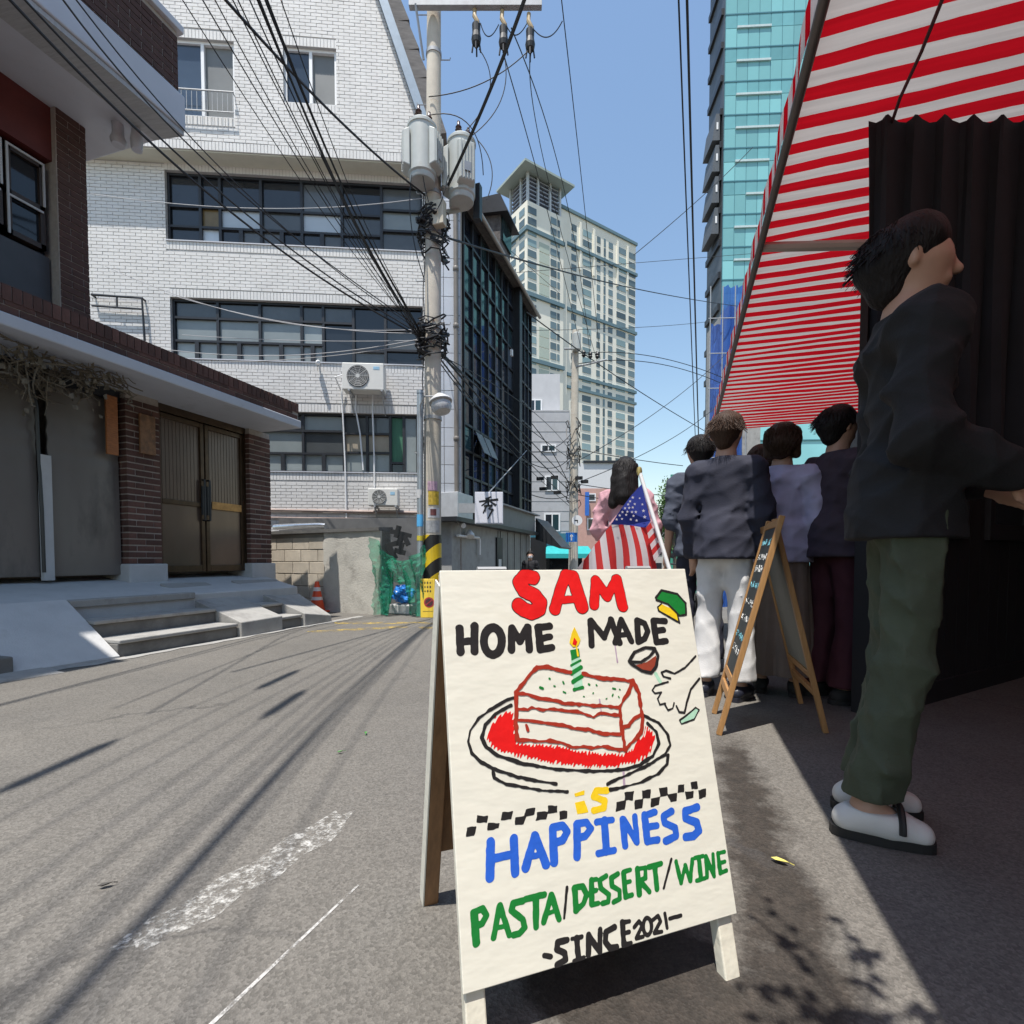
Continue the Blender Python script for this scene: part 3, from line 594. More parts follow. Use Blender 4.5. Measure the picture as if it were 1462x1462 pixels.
# ================================================================ BLOCK WALL
BA, BB = Vector((-6.75, 6.98, 0)), Vector((-4.23, 6.55, 0)); bd = (BB-BA).normalized(); bn = Vector((bd.y, -bd.x, 0)); BL = (BB-BA).length
KM = frame(BA, bd, bn)
bw = thing('block_wall', 'low concrete block wall with plastered end in front of white building', 'wall', BA)
M_block = mat('tan_block', (.50, .44, .355), .9, var=.14, scale=6, bump=.4, bscale=100, rnd=.1); M_plast = mat('stained_plaster', (.50, .475, .42), .9, var=.12, scale=3, bump=.45, bscale=40, dirt=(.27, .25, .22), dirt_scale=2.4, dirt_lo=.5)
mb = MB(KM); mb.box(0, BL, -.2, -.012, -.1, 1.26); core = mb.build('core', mat('block_joint', (.24, .22, .19), .95), bw)
z = 0; k = 0
while z < 1.2:
    x = .0 - (k % 2)*.2
    while x < 1.32:
        e0, e1 = max(x, 0), min(x+.39, 1.34)
        if e1-e0 > .03: m_ = MB(KM); m_.box(e0, e1, -.05, random.uniform(-.003, .004), z, min(z+.19, 1.235)); m_.build('block', M_block, bw, bevel=.006)
        x += .4
    z += .2; k += 1
rg = random.Random(2)
rows = [[(1.33+.05*rg.random() if i == 0 else 1.35+(BL-1.35)*i/16, .012+.012*rg.random(), -.05+1.31*j/14) for i in range(17)] for j in range(15)]
mb = MB(KM); mb.grid(rows); mb.quad((BL, .02, -.05), (BL, -.22, -.05), (BL, -.22, 1.26), (BL, .02, 1.26)); mb.quad((1.35, .02, 1.26), (BL, .02, 1.26), (BL, -.22, 1.26), (1.35, -.22, 1.26)); mb.build('plaster', M_plast, bw, smooth=True)
mb = MB(KM)
x = 0
while x < BL:
    e = min(x+.3, BL); mb.hexa([(x, -.26, 1.262), (e, -.26, 1.262), (e, .05, 1.262), (x, .05, 1.262)], [(x, -.26, 1.32+.01*rg.random()), (e, -.26, 1.32+.01*rg.random()), (e, .055, 1.31+.012*rg.random()), (x, .055, 1.31)]); x = e
mb.build('coping', M_conc_dark, bw)
m_ = MB(KM); p0 = Vector((-.3, -.35, 1.42)); m_.tube([p0, p0+Vector((.5, 0, 0)), p0+Vector((1.15, 0, -.01)), p0+Vector((1.25, -.04, -.02))], .055, 12); o = m_.build('duct_pipe', mat('foil_duct', (.7, .72, .74), .25, .9, var=.15, scale=20), smooth=True); tag(o, 'shiny foil wrapped duct pipe behind top of the block wall', 'pipe')
# return of the yard beside the wall, dark grey lean-to
m_ = MB(); q0 = dep(398, 740, 9.6); q1 = dep(600, 740, 9.6)
m_.prism([(q0.x, q0.y, -.5), (q1.x, q1.y, -.5), (q1.x, q1.y, 1.62), (q0.x, q0.y, 1.62)], (-.12, .3, 0)); o = m_.build('yard_partition', mat('grey_panel_wall', (.14, .14, .14), .7, var=.15)); tag(o, 'dark grey panel partition behind the block wall and net', 'partition')
# green net
nA, nB = dep(533, 880, 7.45), dep(607, 880, 7.25)
net = MB(); R_, C_ = 26, 34; rg = random.Random(9); rows = []
for j in range(R_+1):
    r = []
    for i in range(C_+1):
        s = i/C_; t = j/R_; top = 1.16 - .40*math.sin(math.pi*min(1, s*1.02))*(.55+.3*s) - .12*s
        hole = 1 if .33 < s < .68 else 0
        zb = 0.02
        zz = zb + (top-zb)*t if not hole else (top-.34) + .34*t
        p = nA.lerp(nB, s); r.append((p.x+.03*math.sin(s*40+t*5)+.02*rg.random(), p.y-.05*math.sin(s*23+t*9)-.05*rg.random(), zz))
    rows.append(r)
net.grid(rows); o = net.build('debris_net', translucent('green_net', (.06, .44, .27), .5, .55), smooth=True, fix=False); tag(o, 'green mesh net draped between the wall end and utility post', 'net')
# blue bag behind the net
def blob(name, c, rx, ry, rz, m, seed=0, amp=.16, n=18):
    m_ = MB(); rg = random.Random(seed); ph = [rg.uniform(0, 6.28) for _ in range(8)]; rows = []
    for j in range(n+1):
        th = math.pi*j/n; r = []
        for i in range(2*n+1):
            f = 2*math.pi*i/(2*n); k = 1+amp*(math.sin(3*f+ph[0]+4*th)+.7*math.sin(5*f+ph[1]-6*th)+.5*math.sin(9*f+ph[2]+9*th))*math.sin(th)
            r.append((c[0]+rx*k*math.sin(th)*math.cos(f), c[1]+ry*k*math.sin(th)*math.sin(f), c[2]+rz*(math.cos(th)*k)))
        rows.append(r)
    m_.grid(rows); return m_.build(name, m, smooth=False)
p = dep(576, 848, 7.7); o = blob('rubbish_bag', (p.x, p.y, p.z), .16, .13, .14, mat('blue_plastic', (.03, .20, .62), .25, var=.2), 4); tag(o, 'crumpled blue plastic bag behind the green net', 'bag')
p = dep(574, 868, 7.7); m_ = MB(); m_.box(p.x-.2, p.x+.2, p.y-.1, p.y+.15, 0, p.z+.06); o = m_.build('storage_box', M_conc_white, bevel=.02); tag(o, 'pale plastic box under the blue bag behind the net', 'box')
# cut-out black brush lettering on the wall end
def stroke3d(m_, pts, w, d, M=None):     # flat brush strokes as prisms in local (a,c) plane
    for (p, q, w0, w1) in pts:
        p, q = Vector((p[0], 0, p[1])), Vector((q[0], 0, q[1])); t = (q-p).normalized(); n = Vector((-t.z, 0, t.x))
        m_.prism([p+n*w0/2-t*w0*.3, q+n*w1/2+t*w1*.3, q-n*w1/2+t*w1*.3, p-n*w0/2-t*w0*.3], (0, d, 0))
def px_strokes(name, label, cat, D, strokes, m, depth=.04):
    c = dep(570, 770, D); M = frame(c, Vector((_c, _s, 0)), Vector((_s, -_c, 0))); k = D/FPX
    m_ = MB(M)
    for i, (u0, v0, u1, v1, w0, w1) in enumerate(strokes):
        stroke3d(m_, [(((u0-570)*k, (770-v0)*k), ((u1-570)*k, (770-v1)*k), w0*k, w1*k)], 0, depth+.003*i)
    o = m_.build(name, m); tag(o, label, cat); return o
px_strokes('cutout_lettering', 'black brush-style cut-out letters standing on the plastered wall end', 'sign', 7.6,
    [(560, 759, 586, 765, 7, 6), (570, 753, 566, 766, 7, 6), (574, 765, 570, 777, 7, 8), (578, 766, 583, 777, 6, 7), (553, 779, 566, 776, 6, 7), (556, 781, 564, 796, 8, 8), (566, 786, 577, 789, 7, 7), (575, 776, 571, 790, 6, 5)], M_black)
# ================================================================ UTILITY POLE
PB = dep(617, 880, 7.5); PX, PY = PB.x, PB.y
pole = thing('utility_pole', 'concrete utility pole with yellow and black hazard band and crossarm', 'utility pole', (PX, PY, -.1))
def prad(z): return .135-.0042*z
m_ = MB(); m_.tube([(PX+.0105*z*.9, PY, z) for z in (-.1, 2, 4, 6, 8, 9.6, 10.5)], [prad(z) for z in (-.1, 2, 4, 6, 8, 9.6, 10.5)], 28); m_.build('shaft', M_pole, pole, smooth=True)
def pc(z): return Vector((PX+.0105*z*.9, PY, z))
# hazard sleeve with diagonal stripes as real wrap strips
def zat(v): return dep(617, v, 7.5).z
z0, z1 = zat(862), zat(764); NS = 40; NR = 46
m_ = MB()
rows = []
idx = []
for j in range(NR+1):
    z = z0+(z1-z0)*j/NR; c = pc(z); idx.append([m_.pt(c+Vector((math.cos(2*math.pi*i/NS), math.sin(2*math.pi*i/NS), 0))*(prad(z)+.006)) for i in range(NS)])
# diagonal band cut along the stripe lines: sheared rows follow the stripe slope
for j in range(NR):
    for i in range(NS):
        a = (i+.5)/NS*2*math.pi; x = math.sin(a-math.pi/2)   # front view diagonal
        u = (z0+(z1-z0)*(j+.5)/NR) - math.cos(a-YAW)*.13*.85
        m_.mi = 0 if (u/.21) % 1 < .5 else 1
        m_.face([idx[j][i], idx[j][(i+1) % NS], idx[j+1][(i+1) % NS], idx[j+1][i]])
M_hzy = mat('hazard_yellow', (.68, .47, .02), .45, var=.12, dirt=(.4, .3, .08), dirt_lo=.58); M_hzk = mat('hazard_black', (.02, .02, .02), .5)
# replaced by procedural stripe print on the sleeve (flat print)
def hazard_mat():
    m = mat('hazard_print', (.7, .48, .02), .45); t = m.node_tree; N = t.nodes; Lk = t.links; b = N['Principled BSDF']
    tc = N.new('ShaderNodeTexCoord'); sp = N.new('ShaderNodeSeparateXYZ'); Lk.new(tc.outputs['Object'], sp.inputs[0])
    a = N.new('ShaderNodeMath'); a.operation = 'MULTIPLY_ADD'; a.inputs[1].default_value = -.85; Lk.new(sp.outputs[0], a.inputs[0]); Lk.new(sp.outputs[2], a.inputs[2])
    w_ = N.new('ShaderNodeMath'); w_.operation = 'WRAP'; w_.inputs[1].default_value = .42; w_.inputs[2].default_value = 0; Lk.new(a.outputs[0], w_.inputs[0])
    g = N.new('ShaderNodeMath'); g.operation = 'GREATER_THAN'; g.inputs[1].default_value = .21; Lk.new(w_.outputs[0], g.inputs[0])
    old = b.inputs['Base Color'].links[0].from_socket; mx = N.new('ShaderNodeMix'); mx.data_type = 'RGBA'; Lk.new(g.outputs[0], mx.inputs['Factor']); Lk.new(old, mx.inputs['A']); mx.inputs['B'].default_value = (.02, .02, .02, 1); Lk.new(mx.outputs['Result'], b.inputs['Base Color']); return m
m_.mi = 0; m_.m = [0]*len(m_.m); m_.build('hazard_sleeve', hazard_mat(), pole, smooth=True)
# stickers
def sticker(v0, v1, u0, u1, m):
    za, zb = zat(v1), zat(v0); m_ = MB(); r = prad(za)+.004; an0 = -math.pi/2+YAW
    rows = []
    for z in (za, zb):
        c = pc(z); row = []
        for k in range(9):
            f = ((u0+(u1-u0)*k/8)-617)/FPX*7.5/r; f = max(-.95, min(.95, f)); a = an0+math.asin(f); row.append(c+Vector((math.cos(a), math.sin(a), 0))*(r+.0015*(v0 % 3)))
        rows.append(row)
    m_.grid(rows); m_.build('sticker', m, pole, smooth=True)
sticker(703, 722, 613, 627, mat('yellow_sticker', (.62, .42, .05), .5, var=.3, scale=25)); sticker(689, 702, 612, 625, mat('pink_sticker', (.55, .36, .45), .5, var=.3, scale=25)); sticker(726, 740, 612, 628, mat('white_sticker', (.6, .6, .62), .5, var=.2, scale=30)); sticker(728, 737, 616, 624, mat('maroon_sticker', (.18, .06, .06), .5, var=.3)); sticker(744, 761, 609, 628, mat('grey_sticker', (.36, .37, .38), .5, var=.3, scale=22))
# step bolts, bands, crossarm
for k in range(11):
    z = 2.4+k*.62; c = pc(z); s = 1 if k % 2 else -1; d = Vector((_c, _s, 0))*s
    m_ = MB(); m_.tube([c+d*(prad(z)-.02), c+d*(prad(z)+.13), c+d*(prad(z)+.135)+Vector((0, 0, .03))], .008, 6); m_.build('step_bolt', M_galv, pole)
for z in (8.05, 6.1, 5.55, 4.2, 2.9):
    m_ = MB(); m_.lathe(pc(z), [(prad(z)+.003, -.025), (prad(z)+.010, -.025), (prad(z)+.010, .025), (prad(z)+.003, .025)], 28); m_.build('pole_band', M_galv, pole, smooth=True)
ca = Vector((_c, _s, 0)).normalized(); az = dep(617, 9, 7.33).z
cL = pc(az)+Vector((_c, _s, 0))*(-.32)+Vector((_s, -_c, 0))*.17; cR = cL+Vector((_c, _s, 0))*1.85
M9 = frame(cL, (cR-cL).normalized(), Vector((_s, -_c, 0)))
m_ = MB(M9); m_.box(0, 1.85, -.04, .04, -.05, .05); m_.build('crossarm', M_galv, pole, bevel=.004)
m_ = MB(); m_.tube([cL+Vector((.1, 0, -.03)), pc(az-.62)+Vector((-.12, -.08, 0))], .018, 6); m_.build('arm_brace', M_galv, pole)
INS = []
for k, u in enumerate((678, 717, 755)):
    p = dep(u, 12+k*4, 7.33); m_ = MB(); M_ins = mat('insulator_tan', (.40, .30, .16), .4)
    m_.tube([p, p+Vector((.0, -.02, -.12)), p+Vector((.05, -.02, -.22)), p+Vector((.03, 0, -.32))], .030, 8); o1 = m_.build('fuse_cutout', M_ins, pole, smooth=True)
    m_ = MB(); c = p+Vector((.02, 0, -.26)); m_.lathe(c, [(.035, .05), (.06, .03), (.055, -.08), (.07, -.16), (.06, -.22), (.03, -.26)], 12); 
    for q in range(4): an = q*1.57+.3; m_.tube([c+Vector((.04*math.cos(an), .04*math.sin(an), -.2)), c+Vector((.06*math.cos(an), .06*math.sin(an), -.34))], .012, 5)
    m_.build('cover', M_black, o1); INS.append(c+Vector((0, 0, -.28)))
# transformers
def transformer(u, vtop, vbot, D, r, label, fin_dir):
    zt, zb = dep(u, vtop, D).z, dep(u, vbot, D).z; p = dep(u, 230, D); c = Vector((p.x, p.y, zb)); h = zt-zb
    t = thing('transformer', label, 'transformer', c, 'pole-top transformers')
    m_ = MB(); m_.lathe(c, [(0, 0), (r*.86, 0), (r*.9, .015), (r*.9, .07), (r, .09), (r, h-.09), (r*1.06, h-.08), (r*1.06, h-.045), (r*.9, h-.01), (r*.3, h+.015), (0, h+.015)], 28); m_.build('tank', M_tf, t, smooth=True)
    for fd in fin_dir:
        d = Vector((math.cos(fd), math.sin(fd), 0)); s = Vector((-d.y, d.x, 0))
        Mf = frame(c+d*(r*.93), s, d); m_ = MB(Mf)
        m_.hexa([(-.13, 0, .12), (.13, 0, .12), (.11, .085, .16), (-.11, .085, .16)], [(-.13, 0, h-.16), (.13, 0, h-.16), (.11, .085, h-.2), (-.11, .085, h-.2)]); rd = m_.build('radiator', M_tf, t, bevel=.012)
        m_ = MB(Mf)
        for k in range(5): x = -.09+k*.045; m_.box(x-.007, x+.007, .08, .10, .17, h-.21)
        m_.build('fin', M_tf, rd)
        m_ = MB(Mf); m_.box(-.045, .045, .10, .105, h*.30, h*.30+.12); m_.build('plate', mat('tf_plate', (.25, .27, .30), .5), rd)
    for q in range(3):
        an = q*2.1+.5; b = c+Vector((math.cos(an)*r*.5, math.sin(an)*r*.5, h-.02)); m_ = MB()
        m_.lathe(b, [(.03, 0), (.03, .03), (.05, .04), (.03, .06), (.05, .08), (.03, .10), (.045, .12), (.025, .15), (.02, .2)], 12); m_.build('bushing', mat('brown_porcelain', (.06, .035, .03), .25), t, smooth=True)
    for z in (h*.25, h*.8):
        m_ = MB(); pcz = pc(c.z+z); m_.tube([pcz, Vector((c.x, c.y, c.z+z))], .03, 6); m_.build('hanger', M_galv, t)
    return c, h
ax_ = -math.pi/2+YAW
T1 = transformer(603, 178, 262, 7.25, .195, 'pale transformer can hung on left of the utility pole', (ax_+1.2, ax_-1.3))
T2 = transformer(659, 200, 290, 7.45, .195, 'pale transformer can hung on right of pole with plate and tall bushing', (ax_+.4, ax_-1.5))
m_ = MB(); p = dep(627, 305, 7.3); m_.box(p.x-.085, p.x+.085, p.y-.05, p.y+.07, p.z-.17, p.z+.17); o = m_.build('junction_box', mat('cream_box', (.58, .52, .40), .5, dirt=(.4, .34, .26)), bevel=.012); tag(o, 'cream junction box strapped to pole just below transformers', 'box')
m_ = MB(); p = dep(655, 292, 7.55); m_.box(p.x-.13, p.x+.13, p.y-.06, p.y+.1, p.z-.05, p.z+.12); m_.box(p.x-.3, p.x, p.y, p.y+.05, p.z-.08, p.z-.02); m_.build('transformer_bracket', M_tf, pole, bevel=.01)
m_ = MB(); p = dep(682, 270, 7.6); m_.box(p.x-.05, p.x+.05, p.y-.05, p.y+.05, p.z-.45, p.z+.05); m_.build('arrester', M_dark_metal, pole)
# tangled cable hubs on the pole
def tangle(name, c, r, n, seed, label):
    m_ = MB(); rg = random.Random(seed)
    for k in range(n):
        pts = []; a = rg.uniform(0, 6.28); zz = rg.uniform(-r, r)
        for q in range(12): a += rg.uniform(.2, .8); zz += rg.uniform(-.08, .08); rr_ = .15+rg.uniform(-.02, .10); pts.append(c+Vector((rr_*math.cos(a), rr_*math.sin(a), zz)))
        m_.tube(pts, rg.uniform(.006, .014), 5, cap=False)
    for k in range(7):
        a = rg.uniform(0, 6.28); q = c+Vector((.17*math.cos(a), .17*math.sin(a), rg.uniform(-r, r)*.8)); d = Vector((rg.uniform(-1, 1), rg.uniform(-1, 1), rg.uniform(-.4, .4))).normalized(); m_.tube([q-d*.1, q+d*.1], .032, 8)
    o = m_.build(name, M_cable, fix=False); tag(o, label, 'cables'); return o
tangle('cable_tangle', pc(zat(490)), .22, 22, 1, 'tangled black cable bundle on the pole at middle window height')
tangle('cable_tangle', pc(zat(340)), .34, 22, 6, 'loose coils of black cable on the pole below the transformers')
m_ = MB()
for k in range(1):
    c0 = [pc(z)+Vector((math.cos(-2.55+.12*math.sin(z*3)), math.sin(-2.55+.12*math.sin(z*3)), 0))*(prad(z)+.012+.02*math.sin(z*5+k)**2) for z in [1.4+.12*q for q in range(40)]]; m_.tube(c0, .008, 5)
m_.build('riser_cable', M_cable, pole)
# galvanised post and lamp
gp = dep(600, 880, 7.35)
lp = thing('street_lamp', 'galvanised post with small shaded street lamp on a curved arm', 'street lamp', (gp.x, gp.y, 0))
m_ = MB(); m_.tube([(gp.x, gp.y, 0), (gp.x+.02, gp.y, zat(565))], .045, 14); m_.lathe((gp.x+.02, gp.y, zat(565)), [(.05, -.02), (.05, .02), (0, .03)], 14); m_.build('post', mat('galv_blue', (.38, .43, .46), .45, .5, var=.1, dirt=(.3, .3, .3)), lp, smooth=True)
for v0, v1, c_ in ((735, 752, (.10, .42, .75)), (765, 772, (.6, .5, .05)), (700, 712, (.6, .6, .6))):
    m_ = MB(); za, zb = .82+(HORP-v1)/FPX*7.35, .82+(HORP-v0)/FPX*7.35; m_.tube([(gp.x+.006, gp.y, za), (gp.x+.008, gp.y, zb)], .048, 14, cap=False); m_.build('sticker', mat('stk%d' % v0, c_, .5), lp, smooth=True)
lh = dep(629, 578, 7.1); zz = lh.z
m_ = MB(); m_.tube([(gp.x+.04, gp.y-.03, zat(600)), (gp.x+.05, gp.y-.05, zat(585)), (gp.x+.14, gp.y-.1, zat(575)), (lh.x-.03, lh.y, zz+.12)], .012, 8); m_.build('arm', M_galv, lp, smooth=True)
ax2 = Vector((.25, -.1, -.95))
m_ = MB(); m_.lathe((lh.x-.02, lh.y, zz+.13), [(.04, -.02), (.07, .0), (.15, .07), (.165, .10), (.16, .11), (0.02, .09)], 20, ax2); m_.build('lamp_shade', mat('lamp_grey', (.50, .50, .50), .5), lp, smooth=True)
m_ = MB(); m_.lathe((lh.x, lh.y, zz+.03), [(.14, 0), (.145, .08), (.11, .14), (0, .16)], 20, ax2); m_.build('lens', mat('lamp_lens', (.52, .53, .55), .3, var=.2, scale=30), lp, smooth=True)
# yellow notice leaning on the pole
yb = gnd(611, 882); yc = dep(607, 828, 7.05)
ns_ = thing('notice_board', 'narrow yellow notice board with red symbol leaning against the pole', 'notice', yb)
YM = frame(yb+Vector((0, 0, .0)), Vector((_c, _s, .0)).normalized(), Vector((_s, -_c, .0)), Vector((-.08*_c, .12, .985)).normalized())
m_ = MB(YM); m_.box(-.105, .105, -.012, .0, .0, .56); m_.build('panel', mat('yellow_board', (.72, .50, .04), .5, var=.06), ns_, bevel=.006)
m_ = MB(YM); m_.lathe((.02, .001, .22), [(.075, 0), (.075, .001), (0, .001)], 24, (0, 1, 0)); m_.build('symbol', mat('sym_red', (.35, .03, .03), .5), ns_)
m_ = MB(YM); m_.lathe((.02, .003, .22), [(.055, 0), (.055, .001), (0, .001)], 24, (0, 1, 0)); m_.build('symbol_disc', mat('sym_dark', (.06, .02, .02), .5), ns_)
m_ = MB(YM); m_.prism([(-.03, .0045, .19), (-.02, .0045, .18), (.07, .0045, .25), (.06, .0045, .26)], (0, .001, 0)); m_.build('symbol_slash', mat('sym_red', (.35, .03, .03), .5), ns_)
m_ = MB(YM); rg = random.Random(4)
for row, zz in enumerate((.50, .44, .38)):
    for k in range(4): x = -.085+k*.038; m_.box(x, x+.024, 0, .0012, zz-.004, zz+.006); m_.box(x+rg.uniform(.002, .012), x+rg.uniform(.014, .02), 0, .0016, zz-.016, zz+.02)
for k in range(9): m_.box(-.07+k*.016, -.061+k*.016, 0, .0012, .085, .097)
m_.build('lettering', M_black, ns_)
# traffic cone
cb = gnd(453, 869)*.925; cb.z = 0; cone = thing('traffic_cone', 'orange traffic cone with reflective bands by the block wall', 'cone', cb)
M_or = mat('cone_orange', (.72, .075, .02), .5, var=.06)
m_ = MB(); m_.box(cb.x-.14, cb.x+.14, cb.y-.14, cb.y+.14, 0, .03); m_.build('base', M_or, cone, bevel=.02)
m_ = MB(); m_.lathe((cb.x, cb.y, .03), [(.115, 0), (.115, .01), (.03, .45), (.025, .46), (0, .46)], 22); m_.build('body', M_or, cone, smooth=True)
for h0, h1 in ((.17, .22), (.31, .37)):
    m_ = MB(); rr_ = lambda h: .115-.085*(h-.01)/.44+.003; m_.lathe((cb.x, cb.y, .03), [(rr_(h0), h0), (rr_(h1), h1)], 22); m_.build('reflective_band', mat('cone_band', (.72, .62, .58), .5), cone, smooth=True)

# ================================================================ DARK GLASS BUILDING
DO = Vector((-5.0, 11.2, 0)); db = thing('dark_glass_building', 'dark glass curtain-wall building along the street behind the pole', 'building', DO)
GX = -5.0; Y0, Y1, YF = 11.25, 15.15, 17.1; Z0_, Z1_ = 2.25, 9.25
m_ = MB(); m_.box(-9.5, GX-.12, Y0, YF, -1.5, Z1_); m_.build('core', M_black, db)
M_mull = mat('mullion', (.035, .037, .042), .4, .4)
M_cg = glassy('curtain_glass', (.012, .017, .028), .04, rnd=.6); M_cg2 = glassy('curtain_glass_blind', (.06, .075, .10), .10, rnd=.5); M_cg3 = glassy('curtain_glass_green', (.025, .055, .065), .05, rnd=.5)
rg = random.Random(21)
def curtain(ya, yb_, nc, nr, x, pal):
    m_ = MB(); cw = (yb_-ya)/nc; rh = (Z1_-Z0_)/nr
    for k in range(nc+1): m_.box(x-.10, x+.03, ya+k*cw-.025, ya+k*cw+.025, Z0_, Z1_)
    for k in range(nr+1): m_.box(x-.10, x+.022, ya, yb_, Z0_+k*rh-.03, Z0_+k*rh+.03)
    fr = m_.build('mullion_frame', M_mull, db)
    for i in range(nc):
        for j in range(nr):
            g = pal(i, j); q = MB()
            a0, a1, z0, z1 = ya+i*cw+.02, ya+(i+1)*cw-.02, Z0_+j*rh+.02, Z0_+(j+1)*rh-.02
            tl = rg.uniform(-.004, .004)
            q.hexa([(x-.05, a0, z0), (x-.03, a0, z0), (x-.03+tl, a1, z0), (x-.05+tl, a1, z0)], [(x-.05, a0, z1), (x-.03-tl, a0, z1), (x-.03, a1, z1), (x-.05, a1, z1)]); q.build('pane', g, fr)
    return fr
def pal(i, j):
    r = rg.random(); 
    if j >= 8 and r < .5: return M_cg3
    return M_cg2 if r < .17 else (M_cg3 if r < .24 else M_cg)
curtain(Y0+.1, Y1, 7, 11, GX, pal); curtain(Y1+.3, YF, 4, 11, GX+.02, pal)
m_ = MB(); m_.box(GX-.1, GX+.22, Y1+.02, Y1+.28, 2.2, Z1_+.05); m_.build('fin_wall', M_dark_metal, db)
# tilted-open vents
for k, yy in enumerate((12.0, 12.55)):
    m_ = MB(); z = 3.55; m_.hexa([(GX+.03, yy, z+.55), (GX+.045, yy, z+.55), (GX+.045, yy+.48, z+.55), (GX+.03, yy+.48, z+.55)], [(GX+.26, yy, z), (GX+.28, yy, z), (GX+.28, yy+.48, z), (GX+.26, yy+.48, z)]); m_.build('open_vent', mat('vent_frame', (.2, .21, .22), .3, .5), db)
# end wall clad in pale panels towards the pole
eA = WO+FD*.07+FN*(-.02); eB = onP(659, 800, eA, FN); eB.z = 0; eA = Vector((eA.x, eA.y, 0)); ed_ = (eB-eA); eL = ed_.length; ed_.normalize(); en = Vector((ed_.y, -ed_.x, 0)); EM = frame(Vector((eA.x, eA.y, 0)), ed_, en)
m_ = MB(EM); m_.box(0, eL, -1.4, -.03, -1, 9.35); m_.build('end_wall', M_mortar, db)
M_clad = mat('pale_cladding', (.50, .52, .56), .35, .1, var=.07, scale=2, rnd=.06)
nz = 20; hz_ = 8.0/nz
for c_ in range(2):
    for k in range(nz):
        m_ = MB(EM); m_.box(eL*c_/2+.006, eL*(c_+1)/2-.006, -.03, -.004+.002*random.random(), 1.3+k*hz_+.006, 1.3+(k+1)*hz_-.006); m_.build('cladding_panel', M_clad, db)
m_ = MB(EM); m_.tube([(eL-.1, .06, 1.6), (eL-.1, .06, 9.0)], .05, 10)
for k in range(6): m_.lathe((eL-.1, .06, 2.2+k*1.2), [(.052, 0), (.065, .02), (.065, .08), (.052, .10)], 10)
m_.build('drainpipe', mat('drain_brown', (.18, .16, .14), .5), db, smooth=True)
# roof: sloping stone-clad mansard and eave
M_stone = mat('brown_stone_clad', (.115, .105, .10), .85, var=.5, scale=11, bump=.5, bscale=12)
m_ = MB(); m_.hexa([(GX+.28, Y0, 9.28), (GX+.28, YF+.1, 9.28), (-9, YF+.1, 9.28), (-9, Y0, 9.28)], [(GX-.35, Y0, 10.0), (GX-.35, YF+.1, 10.0), (-9, YF+.1, 10.0), (-9, Y0, 10.0)]); m_.build('mansard_roof', M_stone, db)
m_ = MB(); m_.tube([(GX+.3, Y0-.2, 9.26), (GX+.3, YF+.15, 9.26)], .055, 10); m_.build('gutter', mat('gutter_grey', (.36, .34, .32), .5), db, smooth=True)
pz_t = onY(700, 286, 14.0).z; ppx = onY(714, 300, 14.0).x; ppl = onY(668, 300, 14.0).x
m_ = MB(); m_.box(ppl-2.5, ppx, 14.0, 14.9, 9.9, pz_t-.06); m_.build('penthouse', M_stone, db)
m_ = MB(); m_.box(ppx+.002, ppx+.06, 14.1, 14.85, 10.1, pz_t-.25); m_.build('penthouse_window', M_cg3, db)
m_ = MB(); m_.hexa([(ppl-2.6, 13.85, pz_t-.05), (ppx+.28, 13.85, pz_t-.5), (ppx+.28, 15.0, pz_t-.5), (ppl-2.6, 15.0, pz_t-.05)], [(ppl-2.6, 13.85, pz_t+.03), (ppx+.05, 13.85, pz_t+.03), (ppx+.05, 15.0, pz_t+.03), (ppl-2.6, 15.0, pz_t+.03)]); m_.build('penthouse_roof', M_dark_metal, db)
p = onX(702, 457, GX+.25); m_ = MB(); p = onX(729, 504, GX+.24); m_.box(p.x, p.x+.06, p.y-.05, p.y+.05, p.z-.09, p.z+.09); m_.build('wall_light', M_white_pvc, db)
# ================================================================ LOW SHOP under it
LX_ = -4.55; ls = thing('low_shop', 'low grey corrugated shopfront with flat roof below the dark glass building', 'shop', (LX_, 12, -.4))
zb = -1.4
M_cor = mat('grey_corrugated', (.22, .22, .21), .5, .2, var=.12, dirt=(.16, .155, .15))
m_ = MB(); m_.box(-5.05, LX_-.03, 9.75, 15.6, zb, 1.63); m_.build('wall', mat('shop_render', (.34, .34, .33), .8, var=.1, dirt=(.24, .23, .22)), ls)
y = 12.6
while y < 15.55:
    m_ = MB(); m_.box(LX_-.03, LX_+(.005 if int(y*10) % 2 else -.012), y, y+.145, zb, 1.60); m_.build('cladding_sheet', M_cor, ls); y += .15
m_ = MB(); m_.box(-5.05, LX_+.22, 9.45, 15.85, 1.63, 1.72); m_.build('eave', M_dark_metal, ls)
m_ = MB(); m_.box(-5.04, LX_+.12, 12.2, 15.7, 1.722, 2.25); m_.build('fascia', mat('fascia_grey', (.17, .175, .18), .5, .2, var=.1), ls)
m_ = MB(); m_.hexa([(-5.04, 12.1, 2.252), (LX_+.24, 12.1, 2.252), (LX_+.24, 15.9, 2.252), (-5.04, 15.9, 2.252)], [(-5.04, 12.1, 2.36), (LX_+.24, 12.1, 2.29), (LX_+.24, 15.9, 2.29), (-5.04, 15.9, 2.36)]); m_.build('roof', mat('roof_grey', (.3, .3, .3), .6), ls)
m_ = MB(); m_.hexa([(LX_+.1, 15.85, 1.5), (LX_+.9, 15.85, 1.2), (LX_+.9, 17.5, 1.2), (LX_+.1, 17.5, 1.5)], [(LX_+.1, 15.85, 2.2), (LX_+.95, 15.85, 1.25), (LX_+.95, 17.5, 1.25), (LX_+.1, 17.5, 2.2)]); m_.build('side_canopy', M_dark_metal, ls)
